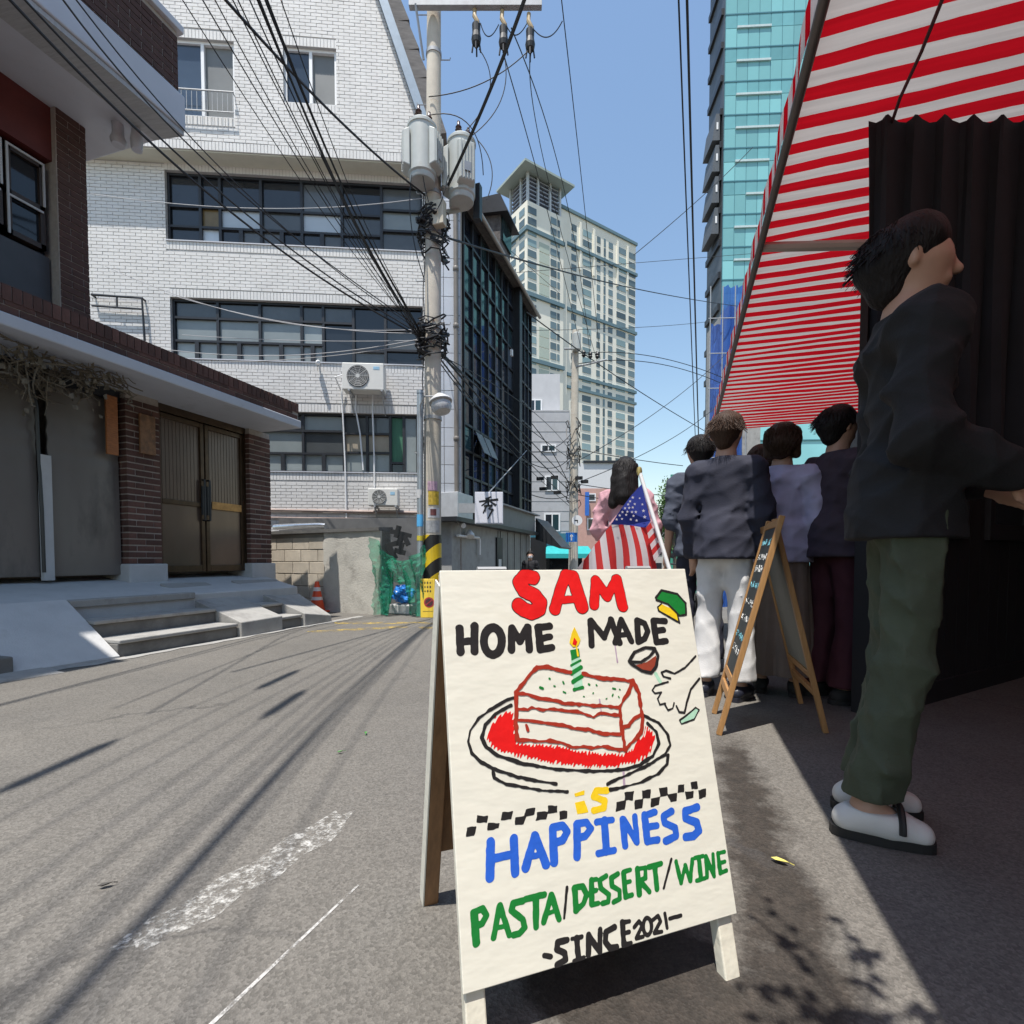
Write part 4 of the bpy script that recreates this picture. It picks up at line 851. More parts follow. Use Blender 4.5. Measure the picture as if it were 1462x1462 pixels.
dp_ = onX(714, 790, LX_+.02); m_ = MB(); m_.box(LX_-.02, LX_+.02, dp_.y-.22, dp_.y+.22, -1.0, 1.42); dr = m_.build('door', M_dark_metal, ls)
m_ = MB(); m_.box(LX_+.021, LX_+.024, dp_.y-.12, dp_.y+.10, .45, .85); m_.build('door_notice', mat('paper', (.65, .65, .63), .7), dr)
m_ = MB(); m_.tube([(LX_+.04, 9.9, 1.35), (LX_+.04, 11.1, 1.35), (LX_+.04, 11.15, 1.3), (LX_+.04, 11.15, .95)], .03, 8); m_.build('pipe', M_white_pvc, ls, smooth=True)
p = onX(660, 749, LX_+.12); m_ = MB(); m_.lathe(p, [(.05, -.12), (.06, 0), (.055, .1)], 12, (.6, -.7, -.3)); m_.tube([p, (LX_, p.y, p.z+.05)], .015, 6); o = m_.build('security_camera', M_white_pvc, smooth=True); tag(o, 'white security camera under the low shop eave left of brush-lettered sign', 'camera')
p = onX(671, 763, LX_+.1); m_ = MB(); m_.lathe(p, [(.03, -.1), (.10, 0), (.10, .06), (0, .07)], 16, (.2, -.4, -.9)); o = m_.build('wall_lamp', M_white_pvc, smooth=True); tag(o, 'round white wall lamp on the low shop below its camera', 'lamp')
m_ = MB(); p0 = onX(652, 708, LX_-.05); m_.box(-4.95, LX_+.02, p0.y-.1, p0.y+.75, 1.74, p0.z+.08); o = m_.build('metal_cabinet', mat('cab_grey', (.56, .57, .58), .4, .3), bevel=.01); tag(o, 'pale metal cabinet on the eave left of the brush-lettered sign', 'cabinet')
# box sign with brush character
sD = 10.6; sc_ = dep(698, 725, sD); sk = sD/FPX; hw, hh = 20*sk, 22.5*sk
SM = frame(sc_, Vector((_c, _s, 0)), Vector((_s, -_c, 0)))
sg = thing('box_sign', 'white square projecting sign with one black brush-painted character', 'sign', sc_)
m_ = MB(SM); m_.box(-hw, hw, -.16, 0, -hh, hh); m_.build('box', mat('sign_white', (.66, .67, .74), .4, var=.03), sg, bevel=.006)
m_ = MB(SM); m_.box(-hw+.02, hw-.02, 0, .004, -hh+.02, hh-.02); m_.build('face', mat('sign_face', (.74, .74, .80), .4, var=.02), sg)
m_ = MB(SM)
def zs(x, y): return ((x-772)/4.3*sk, -(y-715)/4.3*sk)     # traced from the enlarged photograph
for i, (x0, y0, x1, y1, a, b) in enumerate([(785, 648, 755, 662, 6, 9), (715, 677, 825, 665, 7, 10), (770, 655, 768, 700, 9, 7), (765, 675, 728, 702, 8, 4), (778, 675, 812, 698, 5, 10), (745, 705, 790, 700, 8, 7), (758, 702, 738, 745, 8, 5), (790, 700, 772, 722, 8, 6), (772, 722, 795, 726, 5, 8), (795, 726, 765, 782, 9, 4), (752, 700, 750, 735, 6, 4)]):
    p, q = zs(x0, y0), zs(x1, y1); stroke3d(m_, [(p, q, a/4.3*sk*1.5, b/4.3*sk*1.5)], 0, .006+.0006*i)
m_.build('brush_character', M_black, sg)
m_ = MB(SM); m_.box(-hw-.35, -hw, -.1, -.06, -.1, .1); m_.build('mount_arm', M_galv, sg)
m_ = MB(); a = SM @ Vector((0, -.08, hh)); b = onX(752, 643, GX+.03); m_.tube([a, b], .015, 6); m_.build('stay_cable', M_galv, sg)

# ================================================================ FAR STREET
gb = thing('grey_building', 'grey tiled mid-rise building with few small windows beyond the glass building', 'building', (-7, 27, -2))
gA = dep(728, 800, 28.0); gA.z = 0; gd = Vector((_c, _s, 0)); gB = dep(812, 800, 28.0); gB.z = 0; gW = (gB-gA).length
GM = frame(gA, gd, Vector((_s, -_c, 0))); gk = 28.0/FPX
def gz(v): return .82+(HORP-v)*gk
def ga(u): return (u-728)*gk
m_ = MB(GM); m_.box(0, gW, -7, 0, -2.5, gz(588)); m_.build('wall', mat('grey_tile', (.42, .42, .43), .6, var=.06, scale=3, dirt=(.35, .35, .35)), gb)
m_ = MB(GM); m_.box(0, ga(800), -6, -.6, gz(588), gz(532)); m_.build('upper_wall', mat('pale_tile', (.52, .52, .53), .6, var=.06, scale=3), gb)
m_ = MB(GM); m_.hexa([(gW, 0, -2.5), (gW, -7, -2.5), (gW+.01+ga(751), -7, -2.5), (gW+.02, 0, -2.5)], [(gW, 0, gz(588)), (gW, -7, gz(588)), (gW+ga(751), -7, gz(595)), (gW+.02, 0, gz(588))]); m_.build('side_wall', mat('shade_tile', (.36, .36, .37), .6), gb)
m_ = MB(GM)
for k in range(16):
    z = gz(800-k*14); m_.box(0, gW, -.005, .012, z-.012, z+.012)
m_.build('tile_joint', mat('joint', (.3, .3, .3), .7), gb)
for (u0, u1, v0, v1) in ((773, 792, 638, 645), (779, 796, 682, 700), (778, 798, 735, 757), (755, 773, 570, 584)):
    b_ = -.6 if v1 < 588 else 0
    m_ = MB(GM); m_.box(ga(u0)-.06, ga(u1)+.06, b_, b_+.06, gz(v1)-.06, gz(v0)+.06); wf = m_.build('window', M_white_pvc, gb)
    for h in (0, 1):
        a0 = ga(u0)+(ga(u1)-ga(u0))*h/2+.03; a1 = ga(u0)+(ga(u1)-ga(u0))*(h+1)/2-.03
        m_ = MB(GM); m_.box(a0, a1, b_+.06, b_+.064, gz(v1), gz(v0)); m_.build('pane', M_glass if h == 0 else M_cg3, wf)
# shop front with 25 fascia and teal awning
sf = thing('corner_shop', 'small corner shop with blue 25 fascia and teal awning below the grey building', 'shop', GM @ Vector((ga(790), .4, -2)))
m_ = MB(GM); m_.box(ga(757), ga(812), .0, .35, gz(782), gz(762)); m_.build('fascia', mat('fascia_teal', (.04, .16, .22), .5, var=.1), sf)
def digit(m_, x, z, h, which):
    S2 = {'2': [((0, .85), (.25, 1)), ((.25, 1), (.5, .85)), ((.5, .85), (.5, .6)), ((.5, .6), (0, 0)), ((0, 0), (.55, 0))], '5': [((.5, 1), (.05, 1)), ((.05, 1), (.03, .58)), ((.03, .58), (.35, .62)), ((.35, .62), (.52, .35)), ((.52, .35), (.35, .02)), ((.35, .02), (0, .08))]}[which]
    for i, (a, b) in enumerate(S2): stroke3d(m_, [((x+a[0]*h, z+a[1]*h), (x+b[0]*h, z+b[1]*h), h*.2, h*.2)], 0, .03+.003*i)
m_ = MB(GM @ Matrix.Translation((0, .352, 0))); digit(m_, ga(782), gz(774), .30, '2'); digit(m_, ga(788.5), gz(774), .30, '5'); m_.build('numerals', mat('num_blue', (.25, .62, .85), .4), sf)
m_ = MB(GM); m_.hexa([(ga(779), .36, gz(793)), (ga(838), .36, gz(793)), (ga(842), 1.3, gz(797)), (ga(777), 1.3, gz(797))], [(ga(779), .36, gz(780)), (ga(838), .36, gz(780)), (ga(842), 1.3, gz(791)), (ga(777), 1.3, gz(791))]); m_.build('awning', mat('teal_canvas', (.02, .36, .36), .6), sf)
m_ = MB(GM); m_.box(ga(757), ga(830), .3, .33, -2.5, gz(793)); m_.build('shop_window', M_glass, sf)
m_ = MB(GM); m_.box(ga(757), ga(779), .34, .5, -2.5, gz(768)); m_.build('dark_doorway', M_black, sf)
# salmon building
sA = dep(815, 800, 45); sA.z = 0; sk2 = 45/FPX; QM = frame(sA, gd, Vector((_s, -_c, 0)))
def qa(u): return (u-815)*sk2
def qz(v): return .82+(HORP-v)*sk2
sb = thing('salmon_building', 'salmon and white low building beyond the second pole', 'building', sA)
m_ = MB(QM); m_.box(0, qa(906), -8, 0, -3, qz(698)); m_.build('wall', mat('salmon_tile', (.50, .30, .25), .7, var=.08, scale=4), sb)
m_ = MB(QM); m_.box(0, qa(904), -8, -.02, qz(698), qz(662)); m_.build('upper_wall', mat('white_panel', (.62, .62, .62), .6, var=.04), sb)
m_ = MB(QM); m_.box(qa(832), qa(906), -8, .15, qz(662), qz(659)); m_.build('roof_edge', M_dark_metal, sb)
for (u0, u1, v0, v1) in ((838, 850, 740, 757), (856, 870, 740, 757), (838, 850, 705, 716)):
    m_ = MB(QM); m_.box(qa(u0), qa(u1), 0, .05, qz(v1), qz(v0)); wf = m_.build('window', M_white_pvc, sb); m_ = MB(QM); m_.box(qa(u0)+.1, qa(u1)-.1, .05, .056, qz(v1)+.1, qz(v0)-.1); m_.build('pane', M_glass, wf)
m_ = MB(QM); m_.box(qa(834), qa(839.5), .3, .5, qz(737), qz(704)); o = m_.build('banner_sign', mat('banner_blue', (.03, .14, .50), .5)); tag(o, 'tall narrow blue banner sign on the salmon building', 'sign')
# second utility pole and its signs
p2 = dep(818, 800, 20); gz2 = ground_z(p2.y)
pole2 = thing('utility_pole', 'distant concrete utility pole in front of the grey building', 'utility pole', (p2.x, p2.y, gz2))
def z20(v): return .82+(HORP-v)*20/FPX
m_ = MB(); m_.tube([(p2.x, p2.y, gz2), (p2.x+.06, p2.y, z20(478))], [.20, .13], 18); m_.build('shaft', M_pole, pole2, smooth=True)
for v, l0, l1 in ((530, .1, 1.3), (505, -.35, .2)):
    a = Vector((p2.x, p2.y-.15, z20(v))); m_ = MB(); m_.tube([a+gd*l0*1.0, a+gd*l1+Vector((0, 0, .28 if v == 530 else 0))], .035, 6); m_.build('crossarm', M_galv, pole2)
for (du, v) in ((15, 512), (24, 514), (34, 514)):
    a = Vector((p2.x, p2.y-.15, z20(v)))+gd*(du*20/FPX); m_ = MB(); m_.lathe(a, [(.04, -.12), (.09, -.05), (.06, 0), (.09, .05), (.04, .14)], 10); m_.build('insulator', M_black, pole2)
m_ = MB(); a = Vector((p2.x+.15, p2.y-.2, z20(497))); m_.lathe(a, [(.1, -.35), (.16, -.3), (.16, .3), (.1, .35)], 14); m_.build('switch_can', M_tf, pole2, smooth=True)
rg = random.Random(8); m_ = MB()
for k in range(26):
    c = Vector((p2.x, p2.y, z20(rg.choice((615, 640, 650, 700, 708))+rg.uniform(-14, 14)))); pts = []; a = rg.uniform(0, 6.28)
    for q in range(7): a += rg.uniform(.3, .9); r_ = .19+rg.uniform(0, .14); pts.append(c+Vector((r_*math.cos(a), r_*math.sin(a), rg.uniform(-.25, .25))))
    m_.tube(pts, .016, 4, cap=False)
for (du, v) in ((-44, 686), (-24, 684), (-20, 705), (10, 685), (18, 690), (-40, 700)): 
    a = Vector((p2.x, p2.y-.3, z20(v)))+gd*(du*20/FPX); m_.box(a.x-.14, a.x+.14, a.y-.06, a.y+.06, a.z-.06, a.z+.06)
stuff(m_.build('cable_tangle', M_cable, pole2, fix=False))
a = dep(816, 767, 19.5); m_ = MB(frame(a, gd, Vector((_s, -_c, 0)))); m_.box(-.22, .22, -.02, 0, -.18, .18); o = m_.build('arrow_sign', mat('sign_blue', (.02, .16, .55), .4)); tag(o, 'small blue sign with white up arrow on the distant pole', 'sign')
m_ = MB(frame(a, gd, Vector((_s, -_c, 0)))); m_.prism([(-.025, .002, -.13), (.025, .002, -.13), (.025, .002, .03), (.07, .002, .03), (0, .002, .13), (-.07, .002, .03), (-.025, .002, .03)], (0, .004, 0)); o2 = m_.build('arrow', M_white_pvc, o)
a = dep(824, 743, 19.4); m_ = MB(frame(a, gd, Vector((_s, -_c, 0)))); m_.lathe((0, 0, 0), [(.20, 0), (.20, .01), (0, .01)], 24, (0, 1, 0)); o = m_.build('round_sign', M_white_pvc); tag(o, 'round white sign high on the distant pole', 'sign')
m_ = MB(frame(a, gd, Vector((_s, -_c, 0)))); m_.box(-.1, .02, .012, .016, -.02, .02); m_.box(-.0, .03, .012, .0175, -.09, .02); m_.build('mark', M_black, o)
# trees and green hoarding at the end of the street
def leafy(name, label, c, rx, ry, rz, n, seed, col, trunk=True, ls=.16):
    t = thing(name, label, 'tree', (c[0], c[1], ground_z(c[1]))); rg = random.Random(seed)
    m_ = MB(); base = Vector((c[0], c[1], ground_z(c[1]))); m_.tube([base, base+Vector((.1, 0, 1.2)), Vector((c[0]-.05, c[1], c[2]-rz*.3)), Vector(c)], [.13, .10, .07, .03], 8)
    tips = []
    for k in range(9):
        e = Vector((c[0]+rg.uniform(-1, 1)*rx*.8, c[1]+rg.uniform(-1, 1)*ry*.8, c[2]+rg.uniform(-.6, 1)*rz*.8)); tips.append(e); m_.tube([Vector((c[0], c[1], c[2]-rz*.4)), Vector(c).lerp(e, .5)+Vector((0, 0, .1)), e], [.05, .03, .012], 5)
    m_.build('trunk', mat('bark', (.10, .08, .06), .9, var=.3, scale=12), t)
    m_ = MB()
    for k in range(n):
        e = rg.choice(tips); q = e+Vector((rg.gauss(0, rx*.3), rg.gauss(0, ry*.3), rg.gauss(0, rz*.26))); s = ls*rg.uniform(.6, 1.3)
        u = Vector((rg.gauss(0, 1), rg.gauss(0, 1), rg.gauss(0, 1))).normalized(); v = u.orthogonal().normalized()*.5
        m_.quad(q-u*s*.5, q+v*s*.5, q+u*s*.5, q-v*s*.5)
    m_.build('crown', col, t, fix=False); return t
M_leaf = mat('leaf_green', (.075, .15, .03), .55, var=.45, scale=5); M_leaf2 = mat('leaf_dark', (.04, .09, .025), .55, var=.45, scale=5)
leafy('street_tree', 'bright green street tree by the shops at far end of street', dep(963, 742, 24), .62, .6, 1.55, 4200, 3, M_leaf, ls=.14)
leafy('street_tree', 'darker green tree behind the bright one at far end of street', dep(973, 775, 30), .7, .7, 1.0, 2000, 4, M_leaf2, ls=.15)
a = dep(963, 700, 32); m_ = MB(); m_.box(a.x-.25, a.x+2.0, a.y, a.y+1.5, ground_z(a.y), a.z+1.0); o = m_.build('netted_building', mat('green_sheet', (.05, .28, .20), .7, var=.2)); tag(o, 'narrow building wrapped in green construction sheet at street end', 'building')
for k, (u, v, D, w_, c_) in enumerate(((952, 745, 110, 14, (.40, .41, .42)), (941, 770, 90, 16, (.45, .43, .40)))):
    a = dep(u, v, D); m_ = MB(); m_.box(a.x-w_/2*.3, a.x+w_/2*.3, a.y, a.y+6, -3, a.z); o = m_.build('distant_building', mat('dist%d' % k, c_, .7, var=.1), bevel=0)
    
    for r_ in range(8):
        for c_2 in range(3): m_ = MB(); x_ = a.x-w_*.15+w_*.3*(c_2+.5)/3; m_.box(x_-.5, x_+.5, a.y-.1, a.y+.02, a.z-1.6-r_*2.6-1.2, a.z-1.6-r_*2.6); m_.build('window', M_glass, o)
    tag(o, ('pale distant block low on the skyline between woman and trees', 'small cream distant block just right of the flag pole top')[k], 'building')
# ================================================================ TOWERS
TD = 146.0; tA = dep(752, 800, TD); tA.z = 0
t1 = RAD(55.8)-YAW; d1 = Vector((math.sin(t1), math.cos(t1), 0)); t2 = RAD(-34.2)-YAW; d2 = Vector((math.sin(t2), math.cos(t2), 0))
n1 = Vector((d1.y, -d1.x, 0)); n2 = Vector((-d2.y, d2.x, 0))
def ta(u, o, n, d): p = onP(u, 800, o, n); return (p-o).dot(d)
def tz(u, v, o, n): return onP(u, v, o, n).z
tw = thing('apartment_tower', 'cream high-rise apartment tower with louvred crown and teal floor bands', 'building', tA)
M_cream = mat('hazed_cream_wall', (.82, .785, .675), .8, var=.05, scale=.08); M_band = mat('teal_band', (.13, .21, .24), .6); M_tglass = glassy('hazed_tower_glass', (.13, .18, .19), .12, rnd=.5, scale=.05); M_tglass2 = glassy('hazed_tower_glass_green', (.20, .28, .28), .12, rnd=.4, scale=.05); M_pale = mat('pale_green_panel', (.46, .52, .44), .7)  # cream and window colours paled to stand in for distance haze
LW = ta(803, tA, n1, d1); RW = ta(911, tA, n1, d1); LWD = ta(724, tA, n2, d2)
zL = tz(752, 285, tA, n1); zR = tz(860, 318, tA, n1)
TM = frame(tA, d1, n1); TM2 = frame(tA, d2, n2)
m_ = MB(TM); m_.box(0, LW, -LWD, 0, -4, zL); m_.build('wall', M_cream, tw)
REC = -2.2
m_ = MB(TM); m_.box(LW, RW, -LWD-6, REC, -4, zR); m_.build('wall', M_cream, tw)
m_ = MB(TM); m_.box(LW+.02, LW+2.4, REC, REC+1.0, -4, zR-2); m_.build('pier', M_cream, tw)
FH = 3.0
def win_mesh(w_, h_, m):
    q = MB(); q.box(-w_/2, w_/2, -.12, .05, -h_/2, h_/2); q.mi = 0; me = bpy.data.meshes.new('window'); me.from_pydata([tuple(p) for p in q.v], [], q.f); me.materials.append(m); me.update(); return me
WMs = {}
cnt = [0]; rest = MB()
def twin(M, a, z, w_, h_, m, rot):
    cnt[0] += 1
    key = (round(w_, 1), round(h_, 1), m.name)
    if key not in WMs: WMs[key] = win_mesh(w_, h_, m)
    p = M @ Vector((a, .0, z))
    if cnt[0] <= 298: place(WMs[key], 'window', tw, p, rot)
    else:
        x, b = M.col[0].xyz, M.col[1].xyz; up_ = Vector((0, 0, 1))
        rest.hexa([p-x*w_/2-b*.12-up_*h_/2, p+x*w_/2-b*.12-up_*h_/2, p+x*w_/2+b*.05-up_*h_/2, p-x*w_/2+b*.05-up_*h_/2], [p-x*w_/2-b*.12+up_*h_/2, p+x*w_/2-b*.12+up_*h_/2, p+x*w_/2+b*.05+up_*h_/2, p-x*w_/2+b*.05+up_*h_/2])
ro1 = math.atan2(d1.y, d1.x); ro2 = math.atan2(d2.y, d2.x)+math.pi
TR = TM @ Matrix.Translation((0, REC, 0))
rg = random.Random(12)
def ua(u, off=0): return ta(u, tA+n1*off, n1, d1)
colsR = [(ua(817.5, REC), 2.0), (ua(836, REC), 3.6), (ua(852, REC), 1.5), (ua(869, REC), 1.9), (ua(884, REC), 4.2), (ua(899, REC), 3.0)]
for k in range(24):
    z = zR-4.0-k*FH
    for i, (a, w_) in enumerate(colsR): twin(TR, a, z, w_, 1.9, M_tglass2 if (i in (1, 4) and rg.random() < .55) else M_tglass, ro1)
for k in range(22):
    z = zL-2.4-k*FH
    twin(TM, ua(759), z, 3.0, 1.9, M_tglass2 if rg.random() < .5 else M_tglass, ro1); twin(TM, ua(789), z, 2.2, 1.9, M_tglass, ro1); twin(TM, ua(796), z, .9, 1.9, M_tglass, ro1)
    for u in (745, 733): twin(TM2, ta(u, tA, n2, d2), z, 2.6, 1.9, M_tglass, ro2)
for k in range(24):
    z = zR-4.0-k*FH; twin(TR, ua(860.5, REC), z, .8, 2.5, M_tglass, ro1)
stuff(rest.build('window_rest', M_tglass, tw))
for k in range(22):
    z = zL-2.4-k*FH; m_ = MB(TM); m_.box(ua(769), ua(783), 0, .12, z-1.3, z+1.3)
    if k % 8 > 2: m_.build('spandrel_panel', M_pale, tw)
for u in (826, 845, 878, 892): m_ = MB(TR); a = ua(u, REC); m_.box(a-.35, a+.35, 0, .4, zR-16, zR-1.5); m_.build('rib', M_cream, tw)
for v in (327, 420, 513): 
    z = tz(755, v, tA, n1); m_ = MB(TM); m_.box(-.6, LW+.2, -LWD-.6, .6, z-.55, z+.55); m_.build('floor_band', M_band, tw)
    z = tz(830, v+22, tA, n1); m_ = MB(TR); m_.box(LW+.2-LW*0, RW+.5, -3, .55, z-.45, z+.45); m_.build('floor_band', M_band, tw)
z = tz(830, 553, tA, n1); m_ = MB(TR); m_.box(LW, RW+.5, -3, .55, z-.4, z+.4); m_.build('floor_band', M_band, tw)
m_ = MB(TR); m_.box(LW-.3, RW+.4, -LWD-6.2, .5, zR, zR+.9); m_.build('parapet', M_band, tw)
# crown: louvres, columns and spreading hip roof
cz0 = zL; cz1 = tz(760, 258, tA, n1)+1.5
cz1 = zL+8.5
for k in range(7):
    m_ = MB(TM); z = cz0+.6+k*1.15; m_.box(1.0, LW-1.0, -LWD+1.0, -1.0, z, z+.35); m_.build('louvre', mat('louvre_grey', (.30, .32, .36), .5), tw)
m_ = MB(TM); m_.box(2.2, LW-2.2, -LWD+2.2, -2.2, cz0, cz1); m_.build('crown_core', mat('crown_dark', (.10, .12, .15), .6), tw)
for (a, b) in ((.8, -.8), (LW*.33, -.8), (LW*.66, -.8), (LW-.8, -.8), (.8, -LWD*.4), (.8, -LWD+.8), (LW-.8, -LWD+.8)):
    m_ = MB(TM); m_.box(a-.3, a+.3, b-.3, b+.3, cz0, cz1); m_.build('crown_column', mat('crown_pale', (.5, .53, .55), .6), tw)
m_ = MB(TM); e = 2.3; m_.hexa([(-e, e, cz1), (LW+e, e, cz1), (LW+e, -LWD-e, cz1), (-e, -LWD-e, cz1)], [(-e, e, cz1+.6), (LW+e, e, cz1+.6), (LW+e, -LWD-e, cz1+.6), (-e, -LWD-e, cz1+.6)]); m_.hexa([(-e+.3, e-.3, cz1+.61), (LW+e-.3, e-.3, cz1+.61), (LW+e-.3, -LWD-e+.3, cz1+.61), (-e+.3, -LWD-e+.3, cz1+.61)], [(LW*.4, -LWD*.4, cz1+2.6), (LW*.6, -LWD*.4, cz1+2.6), (LW*.6, -LWD*.6, cz1+2.6), (LW*.4, -LWD*.6, cz1+2.6)]); m_.build('crown_roof', mat('crown_roof', (.36, .42, .38), .6), tw)
# teal glass tower --------------------------------------------------
GD = 60.0; gA2 = dep(1025, 800, GD); gA2.z = 0; g1 = Vector((_c, _s, 0)); rot = Matrix.Rotation(RAD(-3), 3, 'Z'); g1 = rot @ g1; gn = Vector((g1.y, -g1.x, 0)); TG = frame(gA2, g1, gn)
tt = thing('teal_glass_tower', 'teal glass office tower with dark metal side above the awning', 'building', gA2)
m_ = MB(TG); m_.box(0.02, 22, -4.9, -.25, -3, 82); m_.build('core', mat('tower_core', (.06, .10, .11), .6), tt)
M_teal = glassy('teal_glass', (.22, .49, .50), .09, var=.12, scale=.15, rnd=.16); M_teal2 = glassy('teal_glass_deep', (.17, .41, .43), .07, rnd=.16, scale=.2); M_tm = mat('teal_mullion', (.07, .20, .23), .4, .3); M_rail = mat('pale_rail', (.5, .6, .6), .4)
FH2 = 3.72; PW = 1.27; ncol, r0, r1 = 8, 6, 21
big = bpy.data.meshes.new('pane'); q = MB(); q.box(.03, PW-.03, -.08, 0, .03, FH2*.58-.03); big.from_pydata([tuple(p) for p in q.v], [], q.f); big.materials.append(M_teal); big.update()
sm = bpy.data.meshes.new('pane'); q = MB(); q.box(.03, PW-.03, -.08, 0, .03, FH2*.42-.03); sm.from_pydata([tuple(p) for p in q.v], [], q.f); sm.materials.append(M_teal2); sm.update()
roT = math.atan2(g1.y, g1.x)
for j in range(r0, r1):
    for i in range(ncol):
        place(big, 'pane', tt, TG @ Vector((i*PW, -.02, j*FH2)), roT); place(sm, 'pane', tt, TG @ Vector((i*PW, -.02, j*FH2+FH2*.58)), roT)
q = MB(TG); q.box(0, 22, -.1, -.02, -3, r0*FH2); q.box(ncol*PW, 22, -.1, -.02, r0*FH2, r1*FH2); q.build('curtain_wall', M_teal, tt)
q = MB(TG)
for i in range(ncol+1): q.box(i*PW-.035, i*PW+.035, -.1, .03, r0*FH2, r1*FH2)
for j in range(0, r1+1): q.box(-.05, 22, -.1, .10, j*FH2-.09, j*FH2+.05)
q.build('mullion_frame', M_tm, tt)
rg = random.Random(4)
for j in range(r0, r1):
    q = MB(TG); i0 = rg.choice((1, 1, 1, 2)); i1 = i0+rg.choice((3, 4, 4)); q.box(i0*PW, i1*PW, .02, .22, j*FH2+FH2*.56, j*FH2+FH2*.62); q.build('sun_rail', M_rail, tt)
q = MB(TG); q.box(-.06, 0, -5.2, -.05, -3, 82); q.build('side_wall', mat('dark_side', (.10, .115, .13), .5, .3, var=.3, scale=.6, stretch=(1, 1, 2)), tt)
for j in range(0, 22):
    z = j*FH2; q = MB(TG); q.box(-.35, -.06, -5.0, -.4, z+.5, z+1.2); q.build('side_louvre', M_dark_metal, tt)
for k in range(4):
    z = tz(1010, 155+k*45, gA2, gn)-3.2; q = MB(TG); q.hexa([(-1.15, -4, z), (-.3, -4, z), (-.3, -.5, z), (-1.15, -.5, z)], [(-.75, -4, z+3.0), (-.3, -4, z+3.0), (-.3, -.5, z+3.0), (-.75, -.5, z+3.0)]); b_ = q.build('balcony_pod', mat('pod_grey', (.09, .10, .11), .5, .2, var=.2), tt)
    q = MB(TG); q.box(-.7, -.5, -.499, -.45, z+1.2, z+2.0); q.build('pod_window', M_white_pvc, b_)
# building under blue sheeting
nA_ = dep(1012, 800, 30); NM = frame(nA_, g1, gn)
bs = thing('sheeted_building', 'scaffolded building wrapped in blue plastic sheeting behind awning edge', 'building', nA_)
def k30(v): return (HORP-v)*30/FPX
q = MB(NM); q.box(1.0, 3.0, -4, -.3, -4, k30(440)); q.build('wall', M_conc, bs)
rows = []; rg = random.Random(17)
for j in range(22):
    rows.append([(i*.1-.1+ .06*math.sin(j*.9+i), .12*math.sin(i*1.3+j*.7)+rg.uniform(0, .1), -4+(k30(418 if i > 6 else 470)+4)*j/21+rg.uniform(-.05, .05)) for i in range(20)])
q = MB(NM); q.grid(rows); q.build('sheeting', translucent('blue_sheet', (.06, .17, .55), .4, .85), bs, fix=False)
q = MB(NM)
for x in (-.2, .5, 1.2, 1.9): q.tube([(x, .3, -4), (x, .3, k30(425)+.2)], .03, 5)
for z in (2, 4, 6, 8, 10, 12, 14): q.tube([(-.3, .3, z), (2.0, .3, z)], .03, 5)
q.build('scaffold', M_galv, bs)

# ================================================================ SHOP WITH STRIPED AWNING (right)
AX, AZ = .35, 2.325
sh = thing('shop_front', 'dark timber shopfront in deep shade under the striped awning', 'shop', (2.6, 2, 0))
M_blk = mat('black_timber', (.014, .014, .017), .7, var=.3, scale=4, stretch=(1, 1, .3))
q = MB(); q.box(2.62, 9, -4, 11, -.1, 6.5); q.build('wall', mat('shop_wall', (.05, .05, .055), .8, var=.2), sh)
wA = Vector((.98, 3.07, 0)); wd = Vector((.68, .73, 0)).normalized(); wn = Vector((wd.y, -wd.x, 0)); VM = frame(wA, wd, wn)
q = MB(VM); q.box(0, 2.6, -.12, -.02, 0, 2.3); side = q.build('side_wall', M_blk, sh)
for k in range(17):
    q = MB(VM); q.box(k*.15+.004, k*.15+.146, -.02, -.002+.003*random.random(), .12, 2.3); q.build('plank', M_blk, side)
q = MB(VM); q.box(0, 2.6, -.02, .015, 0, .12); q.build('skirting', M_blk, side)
q = MB(VM)
for (a0, a1, z0, z1) in ((.35, .95, .95, 1.05), (.35, .95, 1.95, 2.05), (.35, .42, 1.05, 1.95), (.88, .95, 1.05, 1.95), (1.25, 1.95, .95, 1.05), (1.25, 1.95, 1.95, 2.05), (1.25, 1.32, 1.05, 1.95), (1.88, 1.95, 1.05, 1.95)): q.box(a0, a1, .0, .03, z0, z1)
q.build('window_frame', mat('charcoal_frame', (.03, .03, .034), .4), side)
for a0, a1 in ((.42, .88), (1.32, 1.88)): q = MB(VM); q.box(a0, a1, .002, .012, 1.05, 1.95); q.build('pane', M_glass, side)
# awning
stripes = translucent('striped_canvas', (.66, .010, .022), .21, 1.0, (1.735-.052, .1115, .47, (.72, .68, .67)))
q = MB(); rows = []
ny = 260
for j in range(ny+1):
    y = -3+9.4*j/ny; r = []
    for i in range(13):
        x = AX+ (2.62-AX)*i/12; bow = math.sin(math.pi*min(1, max(0, ((y+.3) % 1.5)/1.5)))
        r.append((x, y, AZ+.02 + .0*(x-AX) - .012*math.sin(math.pi*i/12)*bow + .011*math.sin(y*56.35+.8)*min(1, i/3)*.5 + .004*math.sin(y*13+x*5)))
    rows.append(r)
q.grid(rows); aw = q.build('awning', stripes, smooth=True, fix=False); tag(aw, 'red and white striped canvas awning over the shopfront', 'awning')
q = MB(); q.grid([[(AX-.012+.006*math.sin(y*17), y, z) for z in (AZ-.005, AZ+.05, AZ+.105)] for y in [-3+9.4*j/120 for j in range(121)]]); q.build('valance', stripes, aw, smooth=True, fix=False)
M_bar = mat('awning_bar', (.16, .135, .125), .5, .3)
q = MB(); q.tube([(AX, -3, AZ-.012), (AX, 6.4, AZ-.012)], .016, 10); q.build('front_bar', M_bar, aw, smooth=True)
